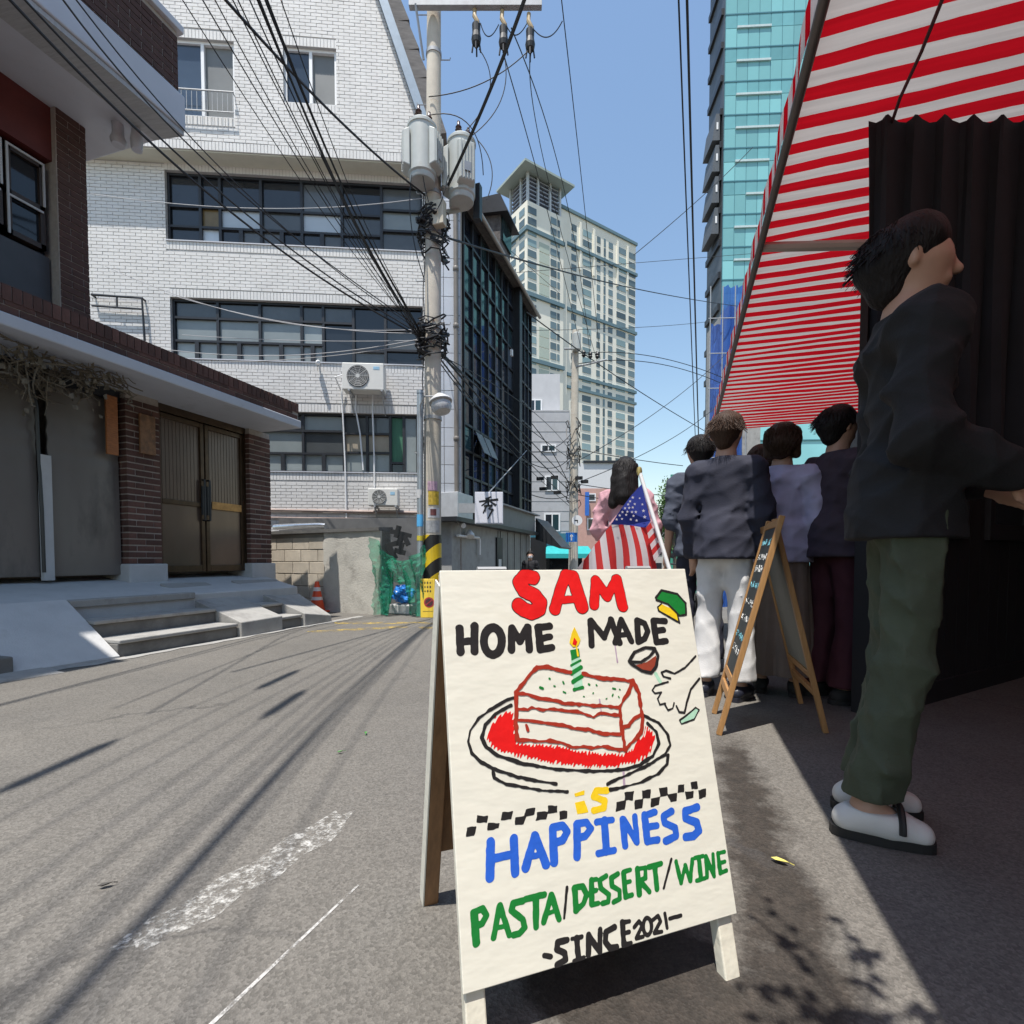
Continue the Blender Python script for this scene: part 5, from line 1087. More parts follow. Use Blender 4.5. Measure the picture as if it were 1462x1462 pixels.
p0 = onX(1084, 353, AX); p1 = onX(1215, 350, .72); q = MB(); dq = (p1-p0); q.tube([p0, p1+dq*.35], .022, 8); q.build('support_arm', mat('arm_grey', (.42, .36, .33), .5, .2), aw, smooth=True)
q = MB(); q.tube([gnd(1350, -40, AZ-.02), gnd(1345, 0, AZ-.035), gnd(1315, 75, AZ-.02), gnd(1285, 140, AZ-.03), gnd(1265, 200, AZ-.02), gnd(1255, 240, AZ-.02)], .005, 6); q.build('cord', mat('cord_dark', (.10, .03, .035), .7), aw)
# black drop curtain further in
cA, cB = dep(1236, 400, 1.76), dep(1660, 400, 1.76); rows = []
for j in range(12):
    z = AZ-.01-1.15*j/11; rows.append([(cA.x+(cB.x-cA.x)*i/60+.012*math.sin(i*1.1+j*.25), cA.y+(cB.y-cA.y)*i/60+.022*math.sin(i*1.1+.5), z) for i in range(61)])
q = MB(); q.grid(rows); cu = q.build('drop_curtain', mat('black_cloth', (.012, .012, .016), .9, var=.3, scale=5), smooth=True, fix=False); tag(cu, 'black cloth curtain hanging from the striped awning', 'curtain')
# hanging plant near the photographer, its shadow falls beside the sign
hp = thing('hanging_plant', 'leafy potted plant hanging from the awning edge overhead', 'plant', (.22, .34, 1.85)); rg = random.Random(31)
hc = Vector((.22, .34, 1.95))
q = MB(); q.lathe(hc, [(.0, -.1), (.045, -.1), (.07, .0), (.074, .005), (.066, .005), (.06, -.01), (0, -.01)], 18); q.build('pot', mat('clay', (.3, .13, .07), .8), hp, smooth=True)
q = MB()
for k in range(3): a = k*2.09; q.tube([hc+Vector((.068*math.cos(a), .068*math.sin(a), 0)), Vector((AX, hc.y, AZ-.03))], .002, 4)
q.build('hanger_cord', M_cable, hp)
st = MB(); lf = MB()
for k in range(16):
    a = rg.uniform(0, 6.28); l = rg.uniform(.16, .34); e = hc+Vector((math.cos(a)*l*.75, math.sin(a)*l*1.1, rg.uniform(-.28, .12))); mid = hc.lerp(e, .5)+Vector((0, 0, .08)); st.tube([hc, mid, e], .003, 4)
    for s in range(4):
        c = mid.lerp(e, s/3); u = Vector((rg.gauss(0, 1), rg.gauss(0, 1), rg.gauss(0, .4))).normalized()*rg.uniform(.03, .055); v = u.cross(Vector((0, 0, 1))).normalized()*.014
        lf.poly([c, c+u*.45+v, c+u, c+u*.45-v])
st.build('stem', M_leaf2, hp); lf.build('foliage', M_leaf2, hp, fix=False)

# ================================================================ A-FRAME SIGN
SC = .961; yaw_s, tilt_s = .6638, .2425; sw, shh = .5862*SC, .7377*SC
so_ = EYE + (Vector((-.4487, .8999, .80))-EYE)*SC
sr = Vector((math.cos(yaw_s), math.sin(yaw_s), 0)); sbk = Vector((-math.sin(yaw_s), math.cos(yaw_s), 0)); sd = (-Vector((0, 0, 1))*math.cos(tilt_s)-sbk*math.sin(tilt_s)); snn = sr.cross(sd)
if snn.dot(EYE-so_) < 0: snn = -snn
FM = frame(so_, sr, snn, sd)      # local: u right, out, v down along the board
af = thing('sandwich_board', 'white wooden A-frame sign painted with cake and SAM HOME MADE IS HAPPINESS lettering', 'sign', (so_.x+.25, so_.y+.2, 0))
M_sign = mat('cream_sign_paint', (.76, .735, .63), .42, var=.035, scale=4, bump=.12, bscale=25, dirt=(.72, .67, .53), dirt_scale=3, dirt_lo=.58, stretch=(.4, 1, 1.6))
M_leg = mat('white_leg_paint', (.74, .70, .58), .5, var=.08, scale=10, bump=.2, bscale=40, dirt=(.5, .45, .35), dirt_lo=.6, dirt_scale=8)
q = MB(FM); q.box(0, sw, -.009, 0, 0, shh); q.build('front_board', M_sign, af, bevel=.0015)
lg = -(so_.z/sd.z)    # length to ground along the board
for a0 in (0.004, sw-.042):
    q = MB(FM); q.box(a0, a0+.036, -.036, -.0095, .0, lg+.003); q.build('leg', M_leg, af, bevel=.003)
# rear frame leaning the other way
t2_ = .27; sd2 = (-Vector((0, 0, 1))*math.cos(t2_)+sbk*math.sin(t2_)); n2_ = sr.cross(sd2); 
if n2_.dot(sbk) < 0: n2_ = -n2_
o2_ = so_-snn*.04+sd*.0; BM2 = frame(o2_, sr, n2_, sd2); lg2 = -(o2_.z/sd2.z)
q = MB(BM2); q.box(0.006, sw-.006, -.004, .008, 0.01, shh-.02); q.build('rear_board', M_ply, af, bevel=.0015)
for a0 in (0.004, sw-.042):
    q = MB(BM2); q.box(a0, a0+.034, -.034, -.0045, 0.012, lg2+.003); q.build('leg', M_ply, af, bevel=.003)
    q = MB(BM2); q.box(a0-.0035, a0-.0005 if a0 < .1 else a0+.0345, -.0345, .008, 0.012, lg2); 
    if a0 < .1: q.build('painted_edge', M_sign, af)
for a0 in (.08, sw-.14): q = MB(FM); q.tube([(a0, -.022, -.006), (a0+.06, -.022, -.006)], .006, 8); q.build('hinge', M_galv, af)
# ---- painted letters and pictures: flat paint, one mesh per word or picture, edges brushed by hand
def zA(x, y): return (620+x/3.7487, 800+y/3.7487)
def zB(x, y): return (640+x/3.4, 1080+y/3.4)
iM = FM.inverted()
def buv(p):
    h = iM @ onP(p[0], p[1], so_, snn); return (h.x, h.z)
RES = .0011
GXn, GYn = int(sw/RES)+2, int(shh/RES)+2
_rng = np.random.default_rng(5)
def vnoise(cell):
    a = _rng.random((GYn//cell+3, GXn//cell+3)); yy, xx = np.mgrid[0:GYn, 0:GXn]; y0 = yy//cell; x0 = xx//cell; fy = (yy % cell)/cell; fx_ = (xx % cell)/cell
    fy = fy*fy*(3-2*fy); fx_ = fx_*fx_*(3-2*fx_)
    return (a[y0, x0]*(1-fx_)+a[y0, x0+1]*fx_)*(1-fy)+(a[y0+1, x0]*(1-fx_)+a[y0+1, x0+1]*fx_)*fy-.5
N1, N2 = vnoise(7), vnoise(18)
YY, XX = np.mgrid[0:GYn, 0:GXn]; XX = XX*RES; YY = YY*RES
hat = np.sin((XX*1.0+YY*.55)*820+N2*5)*.5+N1
def paint(name, m, strokes=(), polys=(), f=zA, sc=3.7487, level=1, wob=.0011, hatch=0.0, wmul=1.0):
    F_ = np.full((GYn, GXn), 1.0)
    for pts, wz in strokes:
        uv = [buv(f(*p)) for p in pts]
        c = f(*pts[0]); b0, b1 = buv(c), buv((c[0]+8, c[1])); c2 = buv((c[0], c[1]+8)); s1 = .5*(math.dist(b0, b1)+math.dist(b0, c2))/8
        w_ = wz/sc*s1/2*wmul
        for (x0, y0), (x1, y1) in zip(uv, uv[1:]):
            i0 = max(0, int((min(x0, x1)-w_-.01)/RES)); i1 = min(GXn, int((max(x0, x1)+w_+.01)/RES)+1); j0 = max(0, int((min(y0, y1)-w_-.01)/RES)); j1 = min(GYn, int((max(y0, y1)+w_+.01)/RES)+1)
            if i1 <= i0 or j1 <= j0: continue
            X = XX[j0:j1, i0:i1]-x0; Y = YY[j0:j1, i0:i1]-y0; dx, dy = x1-x0, y1-y0; ll = dx*dx+dy*dy+1e-12; t = np.clip((X*dx+Y*dy)/ll, 0, 1)
            d = np.hypot(X-t*dx, Y-t*dy)-w_; F_[j0:j1, i0:i1] = np.minimum(F_[j0:j1, i0:i1], d)
    for pl in polys:
        uv = np.array([buv(f(*p)) for p in pl]); n = len(uv)
        d = np.full(F_.shape, 9.0); ins = np.zeros(F_.shape, bool)
        for k in range(n):
            x0, y0 = uv[k]; x1, y1 = uv[(k+1) % n]; X = XX-x0; Y = YY-y0; dx, dy = x1-x0, y1-y0; t = np.clip((X*dx+Y*dy)/(dx*dx+dy*dy+1e-12), 0, 1); d = np.minimum(d, np.hypot(X-t*dx, Y-t*dy))
            cr = ((y0 > YY) != (y1 > YY)) & (XX < (x1-x0)*(YY-y0)/(y1-y0+1e-12)+x0); ins ^= cr
        F_ = np.minimum(F_, np.where(ins, -d, d))
    F_ = F_ + wob*(N1+N2*.8)
    if hatch: F_ = np.where(F_ < .02, F_+hatch*hat+.002, F_)
    s = F_ < 0; q = MB(FM); lv = .0004*level
    c00, c01, c11, c10 = s[:-1, :-1], s[:-1, 1:], s[1:, 1:], s[1:, :-1]
    full = c00 & c01 & c11 & c10; mixd = (c00 | c01 | c11 | c10) & ~full
    for j in np.nonzero(full.any(1))[0]:
        row = np.concatenate(([0], full[j].astype(int), [0])); dd = np.diff(row); 
        for a, b in zip(np.nonzero(dd == 1)[0], np.nonzero(dd == -1)[0]): q.quad((a*RES, lv, j*RES), (b*RES, lv, j*RES), (b*RES, lv, (j+1)*RES), (a*RES, lv, (j+1)*RES))
    for j, i in zip(*np.nonzero(mixd)):
        cs = [(i, j), (i+1, j), (i+1, j+1), (i, j+1)]; v = [F_[y, x] for x, y in cs]; pts = []
        for k in range(4):
            a, b = v[k], v[(k+1) % 4]; pa, pb = cs[k], cs[(k+1) % 4]
            if a < 0: pts.append((pa[0]*RES, lv, pa[1]*RES))
            if (a < 0) != (b < 0): t = a/(a-b); pts.append(((pa[0]+(pb[0]-pa[0])*t)*RES, lv, (pa[1]+(pb[1]-pa[1])*t)*RES))
        if len(pts) > 2: q.poly(pts)
    if q.f:
        o = q.build(name, m, af, fix=False); return o
def pm(n, c, r=.38): return mat('paint_'+n, c, r, var=.07, scale=25, bump=.1, bscale=60)
P_red, P_blk, P_blu, P_grn, P_yel, P_brn, P_mint = pm('red', (.74, .012, .012)), pm('black', (.022, .020, .020)), pm('blue', (.028, .125, .60)), pm('green', (.012, .20, .035)), pm('yellow', (.86, .58, .02)), pm('brick', (.36, .035, .018)), pm('mint', (.42, .68, .50)); P_wht = pm('white', (.86, .86, .82)); P_rb = pm('wine', (.30, .055, .03))
def ell(cx, cy, rx, ry, n=26): return [(cx+rx*math.cos(2*math.pi*k/n), cy+ry*math.sin(2*math.pi*k/n)) for k in range(n+1)]
SAM = [([(528, 92), (485, 86), (458, 118), (482, 162), (535, 188), (566, 226), (558, 262), (520, 280), (478, 264), (452, 242)], 62),
  ([(645, 262), (668, 180), (700, 85)], 50), ([(706, 85), (740, 90), (790, 248)], 58), ([(665, 215), (765, 205)], 32), ([(855, 238), (862, 108)], 44), ([(865, 110), (925, 192)], 44), ([(925, 192), (972, 105)], 40), ([(975, 105), (1008, 245)], 48)]
paint('lettering', P_blk, SAM, level=1, wmul=1.30); paint('lettering', P_red, SAM, level=2, wmul=1.18)
HOME = [([(135, 365), (140, 490)], 38), ([(215, 352), (215, 486)], 38), ([(140, 437), (215, 430)], 34), (ell(313, 432, 48, 72), 38), ([(413, 478), (415, 365), (458, 432), (500, 358), (508, 476)], 36), ([(555, 360), (568, 476)], 36), ([(560, 358), (618, 352)], 32), ([(565, 420), (620, 408)], 30), ([(568, 478), (630, 467)], 32)]
MADE = [([(842, 452), (835, 325)], 30), ([(838, 322), (910, 412)], 28), ([(910, 412), (945, 318)], 26), ([(945, 318), (990, 440)], 30), ([(968, 440), (1000, 318), (1055, 432)], 28), ([(985, 402), (1035, 396)], 22), ([(1085, 325), (1092, 432)], 30), ([(1085, 322), (1125, 338), (1142, 380), (1126, 420), (1092, 436)], 27), ([(1172, 325), (1188, 434)], 30), ([(1175, 322), (1235, 325)], 26), ([(1180, 380), (1226, 372)], 26), ([(1188, 438), (1240, 432)], 28)]
paint('lettering', P_blk, HOME+MADE, wmul=1.17)
# candle
paint('candle', P_mint, [], [[(727, 478), (772, 472), (796, 688), (750, 698)]], level=1); paint('candle', P_grn, [([(735, 605), (784, 572)], 20), ([(742, 650), (790, 618)], 20), ([(748, 692), (794, 680)], 16), ([(732, 562), (782, 535)], 10)], [[(725, 480), (773, 472), (777, 515), (735, 535)]], level=2)
paint('flame', P_yel, [([(760, 465), (768, 510)], 9)], [[(748, 355), (732, 395), (722, 440), (742, 465), (768, 458), (782, 425), (768, 395)]], level=3, wob=.0008); paint('flame', P_red, [], [[(746, 412), (738, 448), (757, 458), (764, 436)]], level=4, wob=.0004)
# cake
CAKE = [([(440, 702), (500, 625), (548, 572), (610, 568), (660, 588), (725, 600)], 20), ([(795, 606), (850, 622), (900, 632), (980, 636), (1060, 648)], 20), ([(1058, 645), (1040, 700), (990, 785)], 19), ([(440, 710), (500, 716), (560, 738), (640, 748), (700, 766), (780, 768), (850, 778), (930, 780), (992, 788)], 18),
  ([(435, 705), (440, 800), (436, 880), (442, 955)], 22), ([(450, 796), (500, 800), (520, 788), (580, 800), (640, 796), (700, 806), (760, 808), (800, 822), (850, 840), (890, 816), (930, 826), (992, 830)], 17), ([(450, 856), (520, 858), (600, 872), (680, 880), (750, 900), (820, 905), (900, 926), (992, 932)], 17), ([(490, 880), (502, 912)], 9),
  ([(452, 965), (510, 962), (560, 968), (620, 966), (680, 976), (740, 1000), (800, 998), (850, 1004), (900, 994), (950, 1006), (1020, 1014)], 18), ([(992, 785), (998, 880), (1012, 950), (1018, 1012)], 19), ([(1062, 645), (1095, 715), (1104, 790), (1114, 850), (1104, 925), (1060, 970), (1022, 1012)], 19), ([(1002, 892), (1040, 884), (1066, 850), (1112, 822)], 18)]
paint('plate_sauce', P_red, [], [[(400, 800), (335, 830), (288, 900), (282, 960), (320, 1010), (400, 1040), (600, 1085), (800, 1108), (950, 1108), (1080, 1086), (1150, 1040), (1188, 960), (1170, 910), (1135, 890), (1118, 930), (1060, 1000), (1010, 1035), (760, 1020), (690, 990), (440, 978), (425, 820)]], level=1, hatch=.0055)
paint('cake', P_brn, CAKE, level=3, wob=.0028)
paint('sprinkles', P_grn, [([(x, y), (x+dx, y+dy)], w_) for x, y, dx, dy, w_ in ((615, 632, 3, 2, 10), (640, 672, 6, 2, 9), (688, 650, 5, 10, 9), (566, 680, 14, 6, 14), (690, 703, 12, 6, 8), (825, 662, 5, 3, 10), (866, 666, 4, 4, 8), (955, 685, 14, 3, 9), (952, 725, 4, -8, 8), (990, 690, 4, 2, 7), (848, 712, 3, -3, 7), (798, 728, 4, 1, 7), (985, 728, 4, 6, 7), (918, 742, 6, -4, 6))], level=2, wob=.0004)
PLATE = [([(425, 735), (380, 752), (330, 780), (240, 842), (192, 910), (180, 970), (200, 1030), (250, 1080), (310, 1112), (450, 1160), (560, 1182), (652, 1195)], 15), ([(1120, 830), (1200, 870), (1248, 930), (1262, 990), (1232, 1040), (1150, 1092), (1050, 1140), (925, 1195)], 14), ([(408, 775), (330, 820), (272, 880), (254, 950), (280, 1000), (340, 1045), (480, 1088), (650, 1118), (850, 1128), (1000, 1122), (1100, 1095), (1170, 1045), (1200, 980), (1188, 920), (1140, 872)], 18), ([(312, 1122), (320, 1165), (380, 1195), (480, 1215), (600, 1234), (712, 1237)], 14), ([(1250, 1040), (1245, 1090), (1200, 1140), (1100, 1190), (1000, 1216), (942, 1226)], 13)]
paint('plate', P_blk, PLATE, level=2, wob=.0022)
# wine glass, hand, book
paint('wine', P_rb, [], [[(1072, 562), (1130, 547), (1186, 510), (1192, 550), (1165, 596), (1120, 592)]], level=1); paint('wine_glass', P_blk, [([(1040, 540), (1070, 492), (1130, 466), (1180, 472), (1196, 510), (1186, 570), (1160, 602), (1110, 592), (1050, 552), (1040, 540)], 16), ([(1042, 545), (1105, 545), (1150, 515), (1178, 480)], 15)], level=3)
paint('glass_stem', P_mint, [([(1185, 608), (1208, 648)], 20)], [[(1342, 835), (1398, 788), (1414, 800), (1390, 850), (1322, 876), (1312, 856)]], level=1)
paint('hand', P_blk, [([(1398, 512), (1340, 575), (1285, 606), (1240, 590), (1215, 600), (1226, 622), (1262, 632)], 10), ([(1250, 650), (1182, 670), (1165, 695), (1180, 712), (1215, 706)], 9), ([(1212, 710), (1195, 740), (1206, 772), (1235, 766)], 9), ([(1230, 766), (1250, 802), (1275, 792), (1282, 762)], 9), ([(1295, 780), (1310, 812), (1338, 815)], 9), ([(1418, 632), (1372, 690), (1350, 760), (1340, 808)], 10), ([(1342, 835), (1398, 788), (1416, 800), (1390, 850), (1322, 876), (1312, 856), (1342, 835)], 8)], level=2, wob=.001)
paint('cap', P_blk, [([(1185, 200), (1215, 160), (1300, 180), (1345, 230), (1347, 290), (1312, 297), (1250, 235), (1188, 212)], 11), ([(1195, 250), (1215, 232)], 8), ([(1195, 250), (1200, 270), (1270, 310), (1312, 335), (1300, 290)], 9)], level=2, wob=.0008); paint('cap', P_grn, [], [[(1185, 200), (1215, 160), (1300, 180), (1345, 230), (1345, 290), (1312, 295), (1250, 235), (1190, 210)]], level=1); paint('tassel', P_yel, [], [[(1195, 250), (1215, 232), (1290, 268), (1310, 330), (1270, 310), (1200, 270)]], level=1)
# lower half
kb = dict(f=zB, sc=3.4)
paint('lettering', P_yel, [([(768, 165), (718, 166), (706, 195), (760, 215), (754, 250), (706, 262)], 30)], [[(612, 180), (660, 165), (660, 185), (615, 196)], [(615, 225), (660, 215), (680, 270), (626, 281)]], **kb)
CH = [[(90, 345), (140, 335), (125, 385), (85, 390)], [(140, 285), (190, 290), (185, 320), (132, 325)], [(195, 325), (252, 320), (245, 350), (190, 356)], [(262, 270), (314, 265), (306, 305), (254, 311)], [(325, 295), (377, 290), (366, 330), (320, 336)], [(376, 257), (422, 249), (416, 280), (370, 291)], [(430, 270), (482, 268), (475, 305), (424, 311)], [(486, 240), (532, 234), (532, 275), (480, 276)], [(535, 262), (580, 262), (576, 300), (540, 306)],
  [(814, 220), (862, 214), (856, 259), (814, 266)], [(855, 175), (902, 167), (896, 213), (857, 213)], [(904, 210), (947, 205), (941, 251), (904, 256)], [(940, 165), (982, 159), (979, 201), (941, 206)], [(984, 205), (1027, 195), (1023, 236), (984, 243)], [(1024, 155), (1062, 149), (1066, 186), (1029, 196)], [(1064, 185), (1111, 175), (1109, 216), (1079, 223)], [(1114, 140), (1146, 134), (1143, 171), (1111, 179)], [(1149, 170), (1192, 164), (1191, 201), (1154, 209)], [(1174, 125), (1209, 119), (1213, 156), (1179, 163)], [(1211, 162), (1249, 157), (1251, 199), (1217, 206)]]
paint('checkers', P_blk, [], CH, f=zB, sc=3.4, wob=.0022)
HAP = [([(205, 415), (202, 588)], 40), ([(318, 398), (324, 565)], 38), ([(205, 497), (320, 472)], 34), ([(375, 540), (420, 385), (474, 524)], 38), ([(395, 488), (452, 474)], 26), ([(506, 352), (514, 514)], 36), ([(505, 345), (555, 336), (577, 365), (556, 405), (515, 418)], 32), ([(624, 330), (625, 488)], 34), ([(624, 325), (670, 320), (692, 350), (665, 385), (630, 397)], 30), ([(758, 312), (766, 460)], 34), ([(720, 318), (795, 308)], 26), ([(728, 470), (805, 456)], 28), ([(846, 306), (858, 432)], 30), ([(852, 306), (912, 412)], 28), ([(905, 292), (916, 415)], 26), ([(952, 285), (966, 412)], 32), ([(955, 285), (1002, 270)], 26), ([(960, 345), (1012, 335)], 26), ([(970, 412), (1016, 405)], 28), ([(1084, 266), (1045, 290), (1050, 322), (1100, 345), (1106, 385), (1055, 410)], 28), ([(1208, 246), (1150, 266), (1150, 300), (1205, 320), (1216, 360), (1190, 385), (1152, 390)], 30)]
paint('lettering', P_blu, HAP, wmul=1.16, **kb)
PDW = [([(125, 760), (136, 905)], 34), ([(120, 755), (165, 738), (186, 770), (165, 810), (130, 826)], 26), ([(220, 880), (250, 722), (296, 866)], 26), ([(235, 832), (278, 822)], 20), ([(360, 700), (315, 712), (306, 748), (360, 790), (372, 830), (345, 860), (318, 866)], 26), ([(375, 692), (466, 670)], 24), ([(425, 690), (426, 826)], 28), ([(463, 802), (500, 672), (538, 790)], 26), ([(476, 762), (518, 750)], 18), ([(613, 640), (620, 746)], 26), ([(612, 635), (652, 630), (672, 670), (655, 715), (622, 746)], 22), ([(695, 600), (696, 716)], 24), ([(695, 600), (718, 595)], 18), ([(695, 656), (718, 650)], 18), ([(696, 720), (728, 712)], 20), ([(765, 580), (735, 600), (740, 640), (780, 670), (775, 705), (748, 712)], 20), ([(822, 570), (790, 590), (795, 630), (830, 650), (832, 690), (803, 706)], 20), ([(850, 565), (860, 680)], 22), ([(850, 560), (882, 550)], 17), ([(855, 615), (882, 605)], 16), ([(862, 682), (892, 672)], 18), ([(918, 545), (926, 668)], 24), ([(918, 545), (955, 540), (957, 590), (925, 602)], 18), ([(930, 602), (976, 656)], 20), ([(972, 536), (1032, 520)], 20), ([(1002, 530), (1012, 642)], 22), ([(1105, 512), (1130, 612)], 19), ([(1130, 612), (1150, 530)], 16), ([(1150, 530), (1174, 602)], 18), ([(1174, 602), (1184, 500)], 18), ([(1215, 490), (1226, 592)], 20), ([(1195, 493), (1236, 482)], 15), ([(1205, 602), (1248, 590)], 15), ([(1256, 585), (1250, 485)], 17), ([(1250, 485), (1290, 580)], 17), ([(1290, 580), (1285, 475)], 16), ([(1308, 470), (1320, 565)], 18), ([(1310, 470), (1340, 462)], 15), ([(1315, 516), (1342, 510)], 14), ([(1320, 566), (1350, 553)], 15)]
paint('lettering', P_grn, PDW, wmul=1.2, **kb)
SIN = [([(465, 965), (497, 970)], 20), ([(577, 890), (532, 902), (526, 935), (565, 955), (570, 985), (528, 1012)], 26), ([(622, 880), (632, 985)], 26), ([(600, 885), (647, 875)], 18), ([(610, 992), (657, 977)], 18), ([(680, 965), (680, 865)], 24), ([(680, 865), (736, 950)], 22), ([(736, 950), (736, 840)], 22), ([(806, 828), (766, 850), (762, 900), (785, 930), (816, 924)], 24), ([(845, 805), (852, 912)], 24), ([(845, 805), (878, 800)], 18), ([(848, 860), (876, 852)], 18), ([(852, 916), (886, 905)], 18), ([(903, 828), (925, 800), (940, 820), (912, 882), (946, 874)], 16), (ell(966, 825, 20, 42), 16), ([(993, 792), (1018, 774), (1030, 800), (1000, 856), (1036, 850)], 16), ([(1050, 763), (1062, 832)], 16), ([(1075, 786), (1128, 772)], 16), ([(576, 635), (562, 785)], 12), ([(1083, 498), (1045, 640)], 11)]
paint('lettering', P_blk, SIN, wmul=1.15, **kb)
for d_ in (([(967, 455), (980, 545)], 7), ([(1012, 1130), (1016, 1200)], 14), ([(884, 745), (896, 830)], 8)): paint('drip', pm('mauve', (.45, .33, .42)), [d_], wob=.001, level=1)
# ---------------------------------------------------------------- flag behind the sign
fl = thing('hand_flag', 'small stars and stripes flag on a white stick behind the sandwich board', 'flag', dep(955, 830, 1.36))
def zF(x, y): return (690+x/4.569, 580+y/4.569)
s0, s1 = dep(*zF(1240, 1150), 1.34), dep(*zF(1018, 425), 1.40)
q = MB(); q.tube([s0+(s0-s1)*.25, s1], .0055, 10); q.build('stick', M_white_pvc, fl, smooth=True)
q = MB(); q.lathe(s1, [(.006, -.01), (.008, 0), (.006, .01), (0, .014)], 10); q.build('tip', mat('tip_gold', (.5, .4, .15), .4, .5), fl, smooth=True)
def fp(x, y, dd=0): return dep(*zF(x, y), 1.385+dd)
top = [(610, 1060), (655, 1005), (690, 960), (725, 905), (760, 868), (797, 815), (835, 772), (880, 770), (915, 773), (955, 777), (985, 781), (1025, 788), (1057, 790)]
bot = [(610, 1062), (648, 1062), (690, 1062), (740, 1062), (785, 1062), (830, 1062), (870, 1062), (915, 1062), (960, 1062), (1005, 1062), (1045, 1062), (1085, 1062), (1132, 1062)]
M_fr, M_fw, M_fb = translucent('flag_red', (.70, .06, .06), .35), translucent('flag_white', (.80, .74, .76), .35), translucent('flag_blue', (.05, .07, .33), .3)
q = MB(); wv_ = lambda k, t: .010*math.sin(k*1.15)*(.4+t)
for k in range(12):
    q.mi = 0 if k % 2 else 1
    for t in range(8):
        def P(kk, tt):
            a, b = top[kk], bot[kk]; s = tt/5.5; return fp(a[0]+(b[0]-a[0])*s + (10*math.sin(math.pi*min(1, s)) if kk > 5 else 0), a[1]+(b[1]-a[1])*s if tt < 5.6 or abs(a[1]-b[1]) > 40 else a[1]+(b[1]-a[1])*s+12*(tt-5), wv_(kk, s))
        def P2(kk, fr, tt): return P(kk, tt).lerp(P(kk+1, tt), fr)
        for fr in (0, .5): q.quad(P2(k, fr, t), P2(k, fr+.5, t), P2(k, fr+.5, t+1), P2(k, fr, t+1))
A_, B_2, C_2, D_2 = (1062, 792), (1092, 752), (1166, 940), (1115, 1010)
for k in range(6):
    q.mi = k % 2; a = Vector((*A_, 0)).lerp(Vector((*D_2, 0)), k/6); b = Vector((*A_, 0)).lerp(Vector((*D_2, 0)), (k+1)/6); c = Vector((*B_2, 0)).lerp(Vector((*C_2, 0)), (k+1)/6); d = Vector((*B_2, 0)).lerp(Vector((*C_2, 0)), k/6)
    q.quad(fp(a.x, a.y, -.012), fp(b.x, b.y, -.012), fp(c.x, c.y+8, -.004), fp(d.x, d.y+8, -.004))
q.build('stripes', [M_fr, M_fw], fl, smooth=True, fix=False)
q = MB(); q.poly([fp(1033, 508, .004), fp(1092, 748, .0), fp(1060, 792, -.002), fp(940, 776, .006), fp(832, 772, .0), fp(900, 668, -.006), fp(965, 582, .0)]); q.build('canton', M_fb, fl, fix=False)
for (x, y, r) in ((975, 595, 11), (958, 620, 10), (988, 638, 10), (945, 640, 10), (925, 665, 10), (952, 663, 10), (975, 660, 10), (908, 690, 10), (940, 688, 10), (970, 690, 10), (995, 690, 11), (890, 712, 10), (932, 708, 10), (980, 715, 10), (870, 738, 10), (905, 735, 9), (962, 738, 10), (1000, 745, 10), (1045, 682, 12), (1053, 722, 13), (1038, 640, 9), (1020, 600, 8)):
    q = MB(); q.poly([fp(x+r*(1 if k % 2 == 0 else .45)*math.sin(k*math.pi/5), y-r*(1 if k % 2 == 0 else .45)*math.cos(k*math.pi/5), -.009) for k in range(10)]); q.build('star', M_fw, fl, fix=False)
# ---------------------------------------------------------------- chalkboard easel
ez = 1.02; ex0, ex1, eyA, eyB = .185, .67, 2.52, 2.90; exm = .435
ea = thing('chalkboard_easel', 'folding pine A-frame chalkboard with chalk writing on the shaded pavement', 'chalkboard', (exm, 2.7, 0))
def epanel(xb, yA, yB, face_m, lab, zb0):
    d = Vector((exm-xb, 0, ez)).normalized(); ln = Vector((exm-xb, 0, ez)).length; sgn = -1 if xb < exm else 1; n = Vector((d.z*sgn, 0, -d.x*sgn)).normalized()
    M = frame(Vector((xb, yA, 0)), Vector((0, 1, 0)), n, d); w_ = yB-yA
    for a in (0, w_-.032): q = MB(M); q.box(a, a+.032, -.012, .012, 0, ln); q.build('leg', M_wood, ea, bevel=.003)
    for z0 in (.17, .24+zb0, ln-.05): q = MB(M); q.box(.032, w_-.032, -.010, .010, z0, z0+.035); q.build('rail', M_wood, ea, bevel=.003)
    q = MB(M); q.box(.033, w_-.033, -.004, .006, .278+zb0, ln-.052); b = q.build(lab, face_m, ea); return M, w_, ln, b
Mc, cw_, cl_, cbd = epanel(ex0, eyA, eyB, mat('chalkboard', (.022, .03, .032), .6, var=.3, scale=6), 'chalkboard_panel', 0)
epanel(ex1, eyA+.19, eyB+.36, mat('grey_back', (.20, .20, .175), .7, var=.1), 'back_panel', .02)
q = MB(Mc); q2 = MB(Mc); rg = random.Random(77); z = .95; ri = 0
for z in (.93, .86, .80, .72, .63, .55, .46, .39):
    x = cw_-.06; mm_ = q if ri % 3 else q2
    while x > .07:
        w2_ = rg.uniform(.018, .032)
        for s in range(rg.randint(2, 4)):
            a = (x-rg.uniform(0, w2_), z+rg.uniform(-.018, .018)); b = (x-rg.uniform(0, w2_), z+rg.uniform(-.018, .018)); mm_.tube([(a[0], .0075, a[1]), ((a[0]+b[0])/2+rg.uniform(-.006, .006), .0075, (a[1]+b[1])/2), (b[0], .0075, b[1])], .0019, 4)
        x -= w2_+rg.uniform(.006, .02)
        if rg.random() < .15: x -= .03
    ri += 1
q.build('chalk_writing', mat('chalk_white', (.62, .62, .60), .9), cbd); q2.build('chalk_writing', mat('chalk_blue', (.20, .50, .58), .9), cbd)
